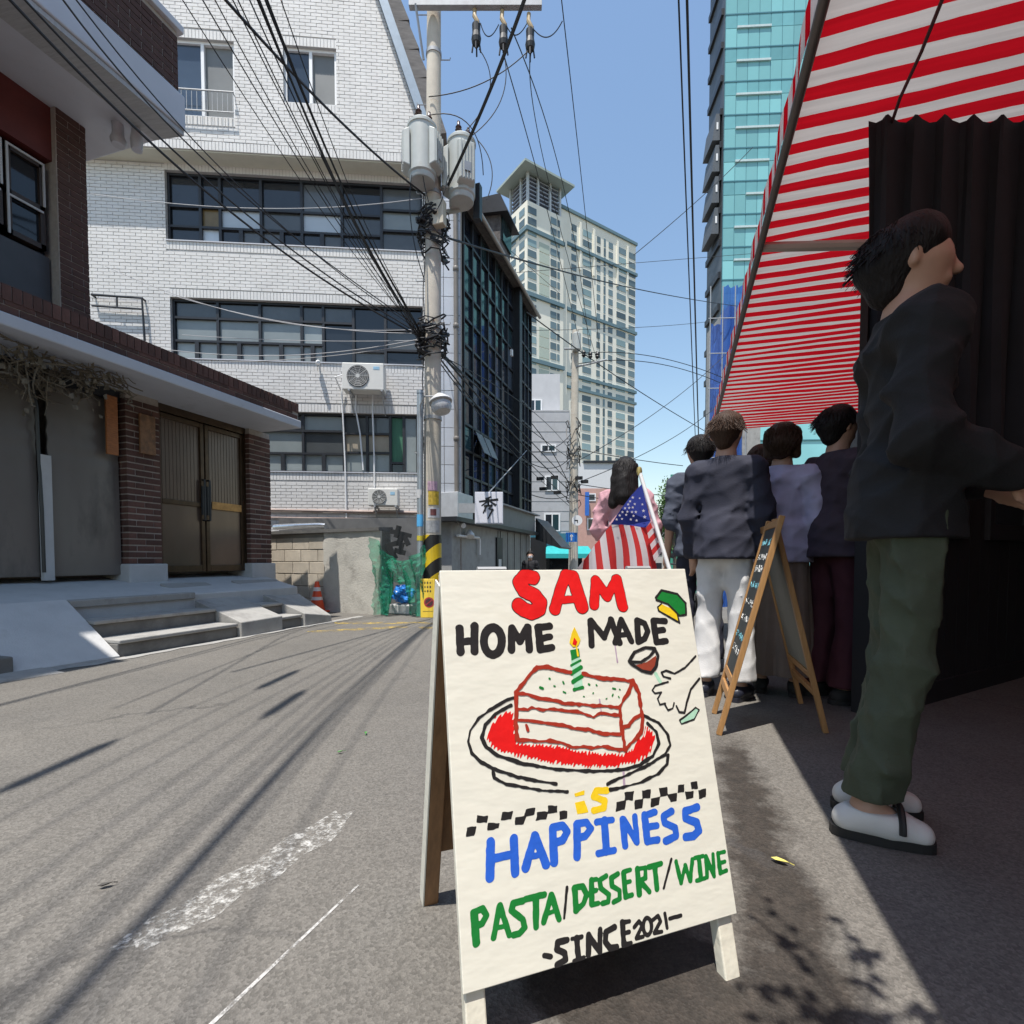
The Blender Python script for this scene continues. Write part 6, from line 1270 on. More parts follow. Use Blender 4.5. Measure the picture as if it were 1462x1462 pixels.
# ================================================================ OVERHEAD CABLES
def cable(pts, r, sag, label, m=None, ext0=0, ext1=0, group='overhead cables from the concrete utility pole', n=22, name='overhead_cable'):
    P = [dep(*p) for p in pts]
    a, b = P[0], P[-1]
    path = []
    if len(P) == 2:
        for k in range(n+1):
            t = -ext0+(1+ext0+ext1)*k/n; p = a.lerp(b, t); p.z -= sag*4*max(0, t*(1-t)); path.append(p)
    else:
        m1 = P[1]; l1 = (m1-a).length; l2 = (b-m1).length; tm = l1/(l1+l2)
        def at_(t): return a*((t-tm)*(t-1)/tm) + m1*(t*(t-1)/(tm*(tm-1))) + b*(t*(t-tm)/(1-tm))
        for k in range(n+1):
            t = k/n; path.append(at_(t))
        if ext0: e_ = (path[0]-path[1]).normalized()*ext0*(l1+l2); path = [path[0]+e_, path[0]+e_*.5]+path
    q = MB(); q.tube(path, r, 5); o = q.build(name, m or M_cable, smooth=True, fix=False); tag(o, label, 'cable', group); return o
HUB = (602, 486, 7.4)
LB1 = 'thick black overhead cable sweeping from the pole hub to the upper left corner'
for (u, v, mu, mv, r, hv) in ((14, 0, 262, 246, .012, 482), (28, -8, 275, 240, .009, 478), (90, 0, 258, 196, .0075, 470), (105, -5, 300, 225, .006, 474)):
    cable([(u, v, 3.6), (mu, mv, 5.0), (602, hv, 7.4)], r, 0, LB1, ext0=.5)
LB2 = 'thin black overhead line dropping steeply from the top edge to the pole hub'
rgc = random.Random(40)
def crom(P, n=9):
    P = [P[0]*2-P[1]]+list(P)+[P[-1]*2-P[-2]]; out = []
    for i in range(1, len(P)-2):
        p0, p1, p2, p3 = P[i-1:i+3]
        for k in range(n):
            t = k/n; out.append(.5*((p1*2)+(p2-p0)*t+(p0*2-p1*5+p2*4-p3)*t*t+(p1*3-p0-p2*3+p3)*t**3))
    return out+[P[-2]]
WP = []
def wire_w(P, r, lab):
    cp = crom(P); q = MB(); q.tube(cp, r, 5); WP.append(cp); o = q.build('overhead_cable', M_cable, smooth=True, fix=False); tag(o, lab, 'cable', 'overhead cables from the concrete utility pole')
for k, (dx, dz, r, hv) in enumerate(((-.04, 0, .008, 486), (.03, .05, .008, 480), (.0, -.06, .009, 490), (.08, .02, .007, 476), (-.10, .04, .008, 492), (-.18, .06, .0055, 484), (-.28, .0, .005, 478), (-.42, .05, .005, 494), (-.60, .0, .0045, 474), (-.80, .05, .005, 488), (-1.0, .0, .004, 482), (.22, .06, .0045, 479))):
    j = lambda s_: rgc.uniform(-s_, s_)
    wire_w([dep(602, hv, 7.4), Vector((-3.22+dx*.35, 4.3, 4.5+dz)), Vector((-2.30+dx*.8+j(.02), 1.45, 4.92+dz)), Vector((-1.36+dx+j(.04), -1.0, 5.15+dz)), Vector((.6+dx*1.5, -6.0, 6.2+dz))], r, LB2)
for wi, yy, lab in ((7, .62, 'black splice closure on an overhead cable above the middle of the road'), (9, 1.25, 'black splice closure on the overhead cable nearer the steps'), (10, -.35, 'black splice closure on the overhead cable behind the photographer')):
    cp = WP[wi]; i = min(range(len(cp)-1), key=lambda k_: abs(cp[k_].y-yy)); d_ = (cp[i+1]-cp[i]).normalized(); c_ = cp[i]+Vector((0, 0, -.05)); q = MB()
    q.tube([c_-d_*.30, c_-d_*.24, c_-d_*.2, c_+d_*.2, c_+d_*.24, c_+d_*.30], [.010, .022, .032, .032, .022, .010], 10); o = q.build('splice_closure', M_cable, smooth=True); tag(o, lab, 'cable box')
cable([(322, 0, 4.2), (470, 158, 5.5), (606, 278, 7.4)], .014, 0, 'single thick black cable from top edge to the pole beside the left transformer', ext0=.6)
LB3 = 'pale thin cable running across the white facade to the pole'
for (pts, r) in (([(130, 277, 8.6), (240, 290, 8.6), (604, 283, 7.4)], .006), ([(235, 418, 9.4), (420, 462, 8.5), (600, 476, 7.4)], .006), ([(150, 380, 9.0), (360, 452, 8.5), (600, 470, 7.4)], .005), ([(245, 500, 9.6), (420, 507, 8.6), (600, 484, 7.4)], .007), ([(245, 516, 9.7), (430, 512, 8.6), (600, 490, 7.4)], .006), ([(260, 478, 9.6), (420, 486, 8.6), (600, 486, 7.4)], .005)):
    cable(pts, r, 0, LB3, M_cable_grey)
cable([(752, -10, 5.2), (700, 128, 6.2), (638, 268, 7.35)], .020, 0, 'heavy black cable descending from top centre to the right transformer', ext0=.4)
LB4 = 'power line running from the crossarm down to the distant pole insulators'
for (u, v, mu, mv, u2, v2) in ((718, 74, 772, 265, 833, 512), (730, 40, 798, 240, 843, 514), (758, 75, 770, 200, 852, 514), (795, -60, 828, 235, 857, 512)):
    cable([(u, v, 7.4), (mu, mv, 11.5), (u2, v2, 19.8)], .009, 0, LB4)
LB5 = 'bundled black communication cable from the pole hub sagging to the distant pole'
for k, (mu, mv, u2, v2, r) in enumerate(((664, 545, 812, 700, .020), (668, 540, 814, 690, .016), (662, 556, 810, 712, .014), (676, 548, 814, 655, .012), (664, 566, 812, 722, .010), (690, 540, 815, 645, .008))):
    cable([(612, 484+k*3, 7.4), (mu, mv, 9.6), (u2, v2, 19.8)], r, 0, LB5)
q_lab = ['cable from the pole crossing in front of the tower to the blue sheeting', 'cable slanting down right across the tower from the glass building', 'cable rising from tower edge to the teal tower across the sky', 'thin level wire across the tower below the crown', 'thin level wire across the middle of tower', 'thin wire rising steeply at right of tower toward awning']
for lab, (pts, r) in zip(q_lab, (([(640, 340, 7.5), (845, 398, 14), (1052, 437, 28)], .016), ([(752, 446, 16), (836, 507, 19.5), (1070, 650, 34)], .02), ([(905, 364, 40), (985, 296, 42), (1075, 210, 46)], .03), ([(690, 393, 30), (900, 376, 34), (1075, 362, 40)], .016), ([(690, 472, 30), (900, 468, 34), (1020, 458, 40)], .016), ([(800, 420, 20), (720, 350, 18), (640, 330, 7.6)], .008))):
    cable(pts, r, 0, lab)
for k, (u0, u1, r) in enumerate(((969, 989, .018), (981, 993, .026))):
    cable([(u0, 0, 9.5), (u1+6, 680, 29)], r, .15, ('left of two cables descending vertically beside the teal tower', 'right thicker one of two cables descending vertically beside the teal tower')[k], ext0=.3)
LB6 = 'thin wire strung from the distant pole across the street'
for (pts) in ([(818, 640, 20), (900, 655, 21), (975, 665, 22)], [(818, 690, 20), (900, 702, 21), (990, 712, 22)], [(822, 505, 20), (905, 505, 22), (1075, 560, 26)], [(822, 520, 20), (905, 515, 22), (1075, 570, 26)], [(822, 660, 20), (890, 620, 22), (1060, 480, 30)], [(822, 690, 20), (905, 655, 22), (1060, 540, 30)], [(755, 645, 18), (790, 640, 19), (816, 618, 20)], [(755, 660, 18), (790, 668, 19), (816, 650, 20)], [(755, 705, 18), (790, 712, 19), (816, 705, 20)], [(755, 600, 18), (785, 640, 19), (816, 700, 20)], [(818, 705, 20), (900, 718, 21), (975, 722, 23)]):
    cable(pts, .016, 0, LB6, group='wires around the distant pole')
LB7 = 'looping jumper wire between the crossarm cutouts and the transformers'
for (pts) in ([(684, 70, 7.3), (700, 110, 7.3), (662, 190, 7.4)], [(720, 80, 7.3), (712, 150, 7.3), (672, 195, 7.4)], [(755, 72, 7.3), (690, 118, 7.3), (612, 138, 7.35)], [(600, 168, 7.3), (660, 170, 7.3), (690, 250, 7.4)], [(686, 33, 7.3), (697, 52, 7.3), (712, 35, 7.3)], [(722, 34, 7.3), (735, 50, 7.3), (752, 34, 7.3)], [(762, 42, 7.3), (785, 52, 7.2), (803, 30, 7.0)], [(640, 250, 7.2), (620, 300, 7.2), (602, 240, 7.1)], [(695, 285, 7.4), (700, 230, 7.4), (682, 200, 7.4)], [(588, 250, 7.1), (590, 340, 7.1), (606, 400, 7.3)]):
    cable(pts, .007, 0, LB7, group='jumper wires at the pole top', n=14, name='jumper_wire')
M_hang = M_cable

# ================================================================ PEOPLE
def surf_net(Fv, org, res):
    s = Fv < 0; nx, ny, nz = Fv.shape
    acc = np.zeros((nx-1, ny-1, nz-1, 3)); cn = np.zeros((nx-1, ny-1, nz-1))
    I, J, K = np.meshgrid(np.arange(nx-1), np.arange(ny-1), np.arange(nz-1), indexing='ij')
    cor = [(a, b, c) for a in (0, 1) for b in (0, 1) for c in (0, 1)]
    for (a, b) in [(p, q) for i, p in enumerate(cor) for q in cor[i+1:] if sum(abs(x-y) for x, y in zip(p, q)) == 1]:
        fa_ = Fv[a[0]:nx-1+a[0], a[1]:ny-1+a[1], a[2]:nz-1+a[2]]; fb = Fv[b[0]:nx-1+b[0], b[1]:ny-1+b[1], b[2]:nz-1+b[2]]
        m = (fa_ < 0) != (fb < 0); d = np.where(m, fa_-fb, 1); t = np.where(m, fa_/d, 0)
        for k in range(3): acc[..., k] += np.where(m, a[k]+(b[k]-a[k])*t, 0)
        cn += m
    act = cn > 0; ids = np.full(act.shape, -1); ids[act] = np.arange(act.sum())
    v = (np.stack([I[act], J[act], K[act]], 1)+acc[act]/cn[act][:, None])*res+org
    fs = []
    for ax in range(3):
        sl0 = [slice(1, -1)]*3; sl0[ax] = slice(0, -1); sl1 = [slice(1, -1)]*3; sl1[ax] = slice(1, None)
        a, b = s[tuple(sl0)], s[tuple(sl1)]; ch = np.argwhere(a != b)
        if len(ch) == 0: continue
        fl_ = a[tuple(ch.T)]
        base = ch.copy(); o1, o2 = [k for k in range(3) if k != ax]
        base[:, o1] += 1; base[:, o2] += 1
        def idd(d1_, d2_): c = base.copy(); c[:, o1] += d1_; c[:, o2] += d2_; return ids[tuple(c.T)]
        qd = np.stack([idd(-1, -1), idd(0, -1), idd(0, 0), idd(-1, 0)], 1)
        flip = fl_ if ax != 1 else ~fl_
        qd[~flip] = qd[~flip][:, ::-1]; fs.append(qd)
    return v, np.concatenate(fs)
def sdf_obj(name, prims, res, m, parent, k=.025, fold=0.0, wlr=(.11, .26), nf=5, seed=0, cut=None, relax=2):
    lo = np.min([np.minimum(p[0], p[1])-max(p[2], p[3])*1.2 for p in prims], 0)-.05; hi = np.max([np.maximum(p[0], p[1])+max(p[2], p[3])*1.2 for p in prims], 0)+.05
    n = np.ceil((hi-lo)/res).astype(int)+1
    gx, gy, gz_ = [lo[i]+np.arange(n[i])*res for i in range(3)]
    Fv = np.full(tuple(n), .5)
    for pr in prims:
        p0, p1, r0, r1 = np.array(pr[0], float), np.array(pr[1], float), pr[2], pr[3]; ysc = pr[4] if len(pr) > 4 else 1.0; kk = pr[5] if len(pr) > 5 else k; sub = len(pr) > 6 and pr[6]
        mg = max(r0, r1)+.09; a = np.maximum(((np.minimum(p0, p1)-mg-lo)/res).astype(int), 0); b = np.minimum(((np.maximum(p0, p1)+mg-lo)/res).astype(int)+2, n)
        X = gx[a[0]:b[0]][:, None, None]-p0[0]; Y = (gy[a[1]:b[1]][None, :, None]-p0[1])/ysc; Z = gz_[a[2]:b[2]][None, None, :]-p0[2]
        dv = p1-p0; dv = np.array([dv[0], dv[1]/ysc, dv[2]]); ll = dv@dv+1e-12; t = np.clip((X*dv[0]+Y*dv[1]+Z*dv[2])/ll, 0, 1)
        d = np.sqrt((X-t*dv[0])**2+(Y-t*dv[1])**2+(Z-t*dv[2])**2)-(r0+(r1-r0)*t)
        if ysc < 1: d = d*(.5+.5*ysc)
        blk = Fv[a[0]:b[0], a[1]:b[1], a[2]:b[2]]
        if sub: d = -d; h = np.clip(.5-.5*(d-blk)/kk*-1, 0, 1); Fv[a[0]:b[0], a[1]:b[1], a[2]:b[2]] = np.maximum(blk, d)
        else:
            h = np.clip(.5+.5*(blk-d)/kk, 0, 1); Fv[a[0]:b[0], a[1]:b[1], a[2]:b[2]] = blk*(1-h)+d*h-kk*h*(1-h)
    if fold:
        rg = np.random.default_rng(seed)
        for q in range(nf):
            dr = rg.normal(size=3)*np.array([1, 1, .9]); dr /= np.linalg.norm(dr); wl = rg.uniform(*wlr); ph = rg.uniform(0, 6.28)
            ar = (gx[:, None, None]*dr[0]+gy[None, :, None]*dr[1]+gz_[None, None, :]*dr[2])*6.283/wl+ph+.8*np.sin(gz_[None, None, :]*rg.uniform(5, 12)+ph)
            sn = np.sin(ar*.5); Fv -= fold*.75*(1-np.abs(sn))**2.2
    if cut: 
        for (ax, val, sg) in cut:
            g = (gx[:, None, None], gy[None, :, None], gz_[None, None, :])[ax]; Fv = np.maximum(Fv, (g-val)*sg)
    v, f = surf_net(Fv, lo, res)
    me = bpy.data.meshes.new(name); me.from_pydata(v.tolist(), [], f.tolist()); me.materials.append(m)
    bm = bmesh.new(); bm.from_mesh(me)
    for _ in range(relax): bmesh.ops.smooth_vert(bm, verts=bm.verts, factor=.5, use_axis_x=True, use_axis_y=True, use_axis_z=True)
    bmesh.ops.recalc_face_normals(bm, faces=bm.faces); bm.to_mesh(me); bm.free()
    me.polygons.foreach_set('use_smooth', [True]*len(me.polygons)); me.update()
    o = bpy.data.objects.new(name, me); COL.objects.link(o); o.parent = parent; return o
M_skin = mat('skin', (.52, .31, .22), .5, var=.06, scale=20)
M_hairb = mat('black_hair', (.012, .010, .010), .6, var=.4, scale=30, stretch=(6, 6, .6), bump=.7, bscale=16, spec=.25); M_hairbr = mat('brown_hair', (.05, .028, .018), .6, var=.4, scale=30, stretch=(6, 6, .6), bump=.7, bscale=16, spec=.25)
def person(label, loc, ang, H, top, sleeve, bottom, bmat, shoe, hair='short', hmat=None, arms=None, legs=None, res=.011, girth=.90, hem=.075, group=None, sole=None, skirt_r=.30, mask=False, fold=.009, seed=0, hemz=.10, strap=False):
    t = thing('person', label, 'person', (loc[0], loc[1], loc[2] if len(loc) > 2 else 0), group); t.rotation_euler = (0, 0, ang)
    s = H/1.75
    def V(x, y, z): return np.array([x*s, y*s, z*s])
    J = dict(hipL=V(-.072, 0, .92), hipR=V(.072, 0, .92), kneeL=V(-.10, .015, .50), kneeR=V(.10, .015, .50), ankL=V(-.105, -.02, .09), ankR=V(.105, -.02, .09), toeL=V(-.12, .105, .035), toeR=V(.12, .105, .035),
             shL=V(-.17, 0, 1.405), shR=V(.17, 0, 1.405), elL=V(-.215, -.02, 1.12), elR=V(.215, -.02, 1.12), wrL=V(-.22, .07, .89), wrR=V(.22, .07, .89))
    for dct in (arms, legs):
        if dct:
            for k_, v_ in dct.items(): J[k_] = V(*v_)
    gs = s*girth
    tor = [(V(0, 0, .93), V(0, 0, 1.04), .138*gs, .122*gs, .74), (V(0, 0, 1.04), V(0, .01, 1.30), .118*gs, .146*gs, .70), (J['shL']+V(.03, 0, 0), J['shR']-V(.03, 0, 0), .062*s, .062*s, 1)]
    hd = [(V(0, 0, 1.40), V(0, 0, 1.50), .075*s, .056*s), (V(0, -.005, 1.47), V(0, .01, 1.57), .053*s, .052*s), (V(0, -.012, 1.655), V(0, .012, 1.64), .092*s, .086*s), (V(0, .035, 1.575), V(0, .03, 1.62), .052*s, .066*s), (V(0, .098, 1.635), V(0, .112, 1.608), .010*s, .015*s, 1, .012), (V(-.03, .080, 1.577), V(.03, .080, 1.577), .012*s, .012*s, 1, .012)]
    for sg in (-1, 1): hd += [(V(.082*sg, -.005, 1.65), V(.084*sg, -.012, 1.61), .016*s, .011*s, 1, .01), (V(.034*sg, .108, 1.642), V(.034*sg, .108, 1.642), .017*s, .017*s, 1, .012, True)]
    def leg(sd, g): return [(J['hip'+sd], J['knee'+sd], .068*gs+g, .047*gs+g), (J['knee'+sd], J['ank'+sd], .047*gs+g, .034*s+g)]
    def arm(sd, g, part=2):
        a = [(J['sh'+sd], J['el'+sd], .046*s+g, .036*s+g)]
        if part > 1: a.append((J['el'+sd], J['wr'+sd], .037*s+g, .026*s+g))
        return a
    def hand(sd):
        w_, e = J['wr'+sd], J['el'+sd]; d = (w_-e)/np.linalg.norm(w_-e); sg = -1 if sd == 'L' else 1
        side = np.cross(d, np.array([sg, .3, 0.0])); side /= np.linalg.norm(side); nor = np.cross(side, d); out = [(w_, w_+d*.085*s, .026*s, .030*s, 1, .02)]
        for k_ in range(4):
            b = w_+d*.085*s+side*(.027-.018*k_)*s; L1 = (.036, .042, .039, .031)[k_]*s; mid = b+d*L1+nor*.006; out += [(b-d*.02, mid, .0095*s, .0088*s, 1, .005), (mid, mid+d*L1*.75+nor*.018*s, .0088*s, .0075*s, 1, .004)]
        tb = w_+d*.03*s+side*.025*s; out += [(tb, tb+d*.03*s+side*.025*s, .012*s, .010*s, 1, .008), (tb+d*.03*s+side*.025*s, tb+d*.06*s+side*.03*s, .010*s, .008*s, 1, .004)]
        return out
    prims = [(a, b, r0*.86, r1*.88, ys) for a, b, r0, r1, ys in tor]+leg('L', 0)+leg('R', 0)+[(J['ank'+q], J['toe'+q], .040*s, .030*s, 1, .02) for q in 'LR']+arm('L', 0)+arm('R', 0)+hd+hand('L')+hand('R')
    sdf_obj('body', prims, min(res, .0085), M_skin, t, k=.03)
    g = .015
    ts = [(a, b, r0+g, r1+g, ys) for a, b, r0, r1, ys in tor]+[(V(0, 0, 1.40), V(0, -.005, 1.475), .08*s, .066*s)]+[(V(0, 0, .80), V(0, 0, 1.02), .198*gs+.008, .166*gs+.006, .90)]
    pt = 2 if sleeve == 'long' else 1
    ts += arm('L', g, pt)+arm('R', g, pt)
    sdf_obj('shirt', ts, res, top, t, k=.03, fold=fold*1.1, wlr=(.07, .2), nf=7, seed=seed, cut=[(2, 1.49*s, 1), (2, .862*s, -1)] if not arms or min(v_[2] for k_, v_ in arms.items() if k_[:2] == 'wr') > .95 or sleeve != 'long' else [(2, 1.49*s, 1)])
    if bottom == 'trousers':
        bt = [(V(0, 0, .93), V(0, 0, 1.02), .142*gs, .130*gs, .74)]
        for sd in 'LR':
            a_ = J['ank'+sd].copy(); kn = J['knee'+sd]; a2 = kn+(a_-kn)*(1-(hemz-.09)/.41 if hemz > .09 else 1.0)
            bt += [(J['hip'+sd], kn, .082*gs+.006, .057*gs+.010), (kn, a2, .057*gs+.010, hem)]
        sdf_obj('trousers', bt, res, bmat, t, k=.03, fold=fold*(.85 if strap else .8), wlr=(.06, .16) if strap else (.07, .2), nf=7, relax=4, seed=seed+1, cut=[(2, hemz*s, -1), (2, 1.03*s, 1)])
    else:
        q = MB(); rows = []; n_ = 72
        for j in range(18):
            tt = j/17; z = (1.03-(1.03-hemz)*tt)*s; r = (.150+(skirt_r-.150)*tt**.85)*s; rows.append([Vector(((r*(1+.10*tt*math.sin(9*f)+.05*tt*math.sin(17*f+1)))*math.cos(f), (r*(.8+.1*tt)*(1+.10*tt*math.sin(9*f)+.05*tt*math.sin(17*f+1)))*math.sin(f), z)) for f in [2*math.pi*i/n_ for i in range(n_+1)]])
        q.grid(rows); o = q.build('skirt', bmat, None, smooth=True); o.parent = t
    for sd in 'LR':
        a_, to = J['ank'+sd], J['toe'+sd]; d = (to-a_); d[2] = 0; d /= np.linalg.norm(d); z0 = a_[2]-.09*s
        hl = a_-d*.045*s; hl[2] = z0+.048*s; t0 = to+d*.015; t0[2] = z0+.040*s; md = a_+d*.05*s; md[2] = z0+.058*s
        so2 = sdf_obj('shoe', [(hl, md, .041*s, .045*s), (md, t0, .045*s, .037*s), (a_+np.array([0, 0, -.015*s]), a_+np.array([0, 0, .0]), .045*s, .044*s)], .0065, shoe, t, k=.03, cut=[(2, z0+.022*s, -1), (2, z0+.092*s, 1)])
        q = MB(); side = np.array([-d[1], d[0], 0]); L0 = hl-d*.046*s; L1 = t0+d*.040*s; ln = np.linalg.norm(L1-L0); out = []
        for k_ in range(24):
            f = 2*math.pi*k_/24; x = .5-.5*math.cos(f); wdt = (.040+.012*math.sin(math.pi*x)+.004*x)*s*(math.sin(f) if abs(math.sin(f)) > .0 else 0); sh_ = 1/max(.55, (math.sin(math.pi*min(max(x, .001), .999)))**.0)
            p = L0+(L1-L0)*x; wd_ = .041*s*np.sign(math.sin(f))*abs(math.sin(f))**.5; p = p+side*wd_; out.append(Vector((p[0], p[1], z0+.002)))
        q.prism(out, (0, 0, .026*s)); o = q.build('sole', sole or shoe, None); o.parent = so2
    if strap:
            q = MB(); c_ = a_+d*.075*s; q.tube([Vector(c_+side*(.052*s*math.cos(f))+np.array([0, 0, -a_[2]+z0+.05*s+.062*s*math.sin(f)])) for f in [math.pi*(k_/12) for k_ in range(13)]], .009, 8); o = q.build('strap', M_black, None, smooth=True); o.parent = so2
    hm = hmat or M_hairb
    hp_ = [(V(0, -.022, 1.665), V(0, .008, 1.69), .097*s, .085*s), (V(0, -.055, 1.63), V(0, -.05, 1.58), .070*s, .052*s)]
    if hair == 'short': hp_ += [(V(.05*sg, .0, 1.69), V(.06*sg, .02, 1.68), .05*s, .04*s) for sg in (-1, 1)]; sdf_obj('hair', hp_, .0085, hm, t, fold=.003, seed=seed+3, cut=None)
    elif hair == 'long':
        hp_ += [(V(.055*sg, -.02, 1.66), V(.075*sg, -.045, 1.50), .05*s, .042*s) for sg in (-1, 1)]+[(V(0, -.06, 1.62), V(.01, -.095, 1.42), .078*s, .075*s), (V(-.05, -.06, 1.55), V(-.085, -.085, 1.36), .05*s, .042*s), (V(.05, -.06, 1.55), V(.07, -.09, 1.40), .05*s, .03*s)]
        sdf_obj('hair', hp_, .0075, hm, t, fold=.007, seed=seed+3)
    elif hair == 'bob': hp_ += [(V(.06*sg, -.02, 1.66), V(.078*sg, -.02, 1.56), .045*s, .03*s) for sg in (-1, 1)]; sdf_obj('hair', hp_, .0085, hm, t, fold=.008, seed=seed+3)
    rs = random.Random(seed+5); q = MB(); hc_ = Vector(V(0, -.012, 1.665))
    for k_ in range(520 if hair == 'long' else 650):
        f = rs.uniform(0, 6.283); u_ = rs.uniform(.05, 1) if hair != 'short' else rs.uniform(-.15, 1); rr2 = math.sqrt(max(0, 1-u_*u_)); d = Vector((rr2*math.cos(f), rr2*math.sin(f), u_))
        if d.y > .35 and d.z < .55: continue
        p = hc_+Vector((d.x*.094, d.y*.105-.008, d.z*.098))*s; pts = [p]
        if hair == 'short':
            tn = Vector((d.x*.5, d.y*.5-.15, -.75)).normalized(); 
            for w3 in range(3): p = p+(tn*.013+d*.0022+Vector((rs.gauss(0, .003), rs.gauss(0, .003), 0)))*s; pts.append(p)
        else:
            zend = (rs.uniform(1.33, 1.46) if hair == 'long' else rs.uniform(1.53, 1.58))*s; ph = rs.uniform(0, 6.28); n2_ = 9; z0_ = p.z; an_ = math.atan2(p.y-hc_.y, p.x); 
            if math.sin(an_) > .3: an_ = math.copysign(1, math.cos(an_))*0.3 if math.cos(an_) > 0 else math.pi-.3
            for w3 in range(1, n2_+1):
                tt = w3/n2_; z_ = z0_+(zend-z0_)*tt; rad = (.100+.022*math.sin(math.pi*min(1, tt*1.1))-.018*tt)*s*min(1, .55+rr2*.5+tt*.6)
                pts.append(Vector((rad*math.cos(an_)*(1-.25*tt)+.006*math.sin(ph+tt*7), -.012*s+rad*math.sin(an_)*1.05-.02*tt+.006*math.cos(ph+tt*6), z_)))
        q.tube(pts, .0019 if hair != 'short' else .0016, 3, cap=False, r1=.0008)
    o = q.build('hair_strands', hm, None, smooth=True, fix=False); o.parent = t
    for sg in (-1, 1):
        q = MB(); c = V(.033*sg, .087, 1.643); q.lathe(Vector(c), [(.0, -.006), (.011*s, -.002), (.012*s, .002), (.006*s, .007), (0, .008)], 10, (0, 1, 0)); o = q.build('eye', mat('eye_dark', (.03, .02, .018), .2), None, smooth=True); o.parent = t
    if mask:
        sdf_obj('face_mask', [(V(0, .05, 1.585), V(0, .05, 1.61), .062*s, .068*s)], .007, mat('mask_white', (.78, .79, .82), .8), t, cut=[(1, .03*s, -1), (2, 1.555*s, -1), (2, 1.625*s, 1)])
    return t
def cloth(n, c, r=.85, var=.12): return mat(n, c, r, var=var, scale=9, bump=.15, bscale=160)
W_ = gnd(895, 935); 
pw = dep(893, 700, 4.2)
person('woman in pink shirt with long black hair seen from behind, above flag', (pw.x, pw.y, 0), RAD(-8), 1.655, cloth('pink_shirt', (.55, .30, .34)), 'long', 'trousers', cloth('grey_trousers', (.12, .12, .13)), cloth('dark_shoe', (.03, .03, .03)), 'long', M_hairb, seed=3,
    arms=dict(elL=(-.245, .02, 1.14), wrL=(-.19, .16, .98), elR=(.245, .02, 1.14), wrR=(.18, .17, .98)), girth=.84, fold=.011, res=.010)
mk = dep(757, 800, 14.0)
person('distant pedestrian in black jacket wearing white face mask, walking towards camera', (mk.x, mk.y, ground_z(mk.y)), RAD(195), 1.68, cloth('black_jacket', (.015, .015, .018)), 'long', 'trousers', cloth('black_trousers', (.015, .015, .018)), cloth('dark_shoe', (.03, .03, .03)), 'short', M_hairb, mask=True, seed=9, res=.014)
# man in olive trousers standing under the awning edge, side-on, facing the shop
M_olive = cloth('olive_trousers', (.066, .080, .050), .8, .2); M_shoew = mat('white_leather', (.66, .65, .62), .45, var=.06, bump=.1)
mg = gnd(1224, 1196)
man = person('man in dark olive trousers, black top and white shoes standing at awning edge', (mg.x+.115, mg.y+.075, 0), RAD(-93), 1.79, cloth('black_top', (.013, .013, .015)), 'long', 'trousers', M_olive, M_shoew, 'short', M_hairb, seed=14, res=.0065, girth=.74, hem=.061, hemz=.128, sole=mat('black_rubber', (.015, .015, .015), .6), fold=.010, strap=True,
    legs=dict(ankR=(.07, -.085, .09), toeR=(.080, .020, .035), kneeR=(.075, -.005, .50), hipR=(.068, .01, .92), hipL=(-.068, .01, .92), ankL=(-.11, -.05, .09), toeL=(-.12, .055, .035), kneeL=(-.09, .02, .50)), arms=dict(elR=(.205, -.03, 1.12), wrR=(.10, .19, 1.03), elL=(-.21, .0, 1.12), wrL=(-.08, .20, 1.02)))
NV = cloth('navy_cloth', (.022, .024, .042)); WT = cloth('white_trousers', (.66, .65, .64)); BKC = cloth('black_trousers', (.015, .015, .018)); SHN = cloth('navy_shoe', (.02, .022, .035), .4)
GRP = 'customers standing under the awning'
def pg(u, v): p = gnd(u, v); return (p.x, p.y+.03, 0)
person('person in white trousers and navy jacket standing left of the chalkboard', pg(1032, 996), RAD(-20), 1.68, NV, 'long', 'trousers', WT, SHN, 'short', M_hairbr, seed=21, hem=.082, hemz=.12, group=GRP)
person('person in navy trousers and blue shirt just behind the sandwich board edge', pg(996, 958), RAD(10), 1.72, cloth('slate_shirt', (.06, .07, .10)), 'short', 'trousers', NV, SHN, 'short', M_hairb, seed=25, group=GRP)
person('person in black trousers with black and white sneakers behind the chalkboard', pg(1082, 943), RAD(30), 1.74, cloth('tan_shirt', (.36, .22, .13)), 'short', 'trousers', BKC, cloth('sneaker', (.05, .05, .05)), 'short', M_hairbr, seed=29, sole=M_white_pvc, group=GRP)
person('woman in lavender blouse and long taupe skirt behind the chalkboard', pg(1112, 990), RAD(-15), 1.64, cloth('lavender_blouse', (.44, .42, .58)), 'long', 'skirt', cloth('taupe_skirt', (.22, .17, .14)), cloth('dark_shoe', (.03, .03, .03)), 'bob', M_hairbr, seed=33, hemz=.14, skirt_r=.20, group=GRP)
person('person in maroon trousers and dark top beside the black shop wall', pg(1190, 1000), RAD(-60), 1.70, cloth('plum_top', (.05, .035, .05)), 'long', 'trousers', cloth('maroon_trousers', (.075, .018, .028)), cloth('dark_shoe', (.03, .03, .03)), 'short', M_hairb, seed=37, hem=.085, group=GRP)
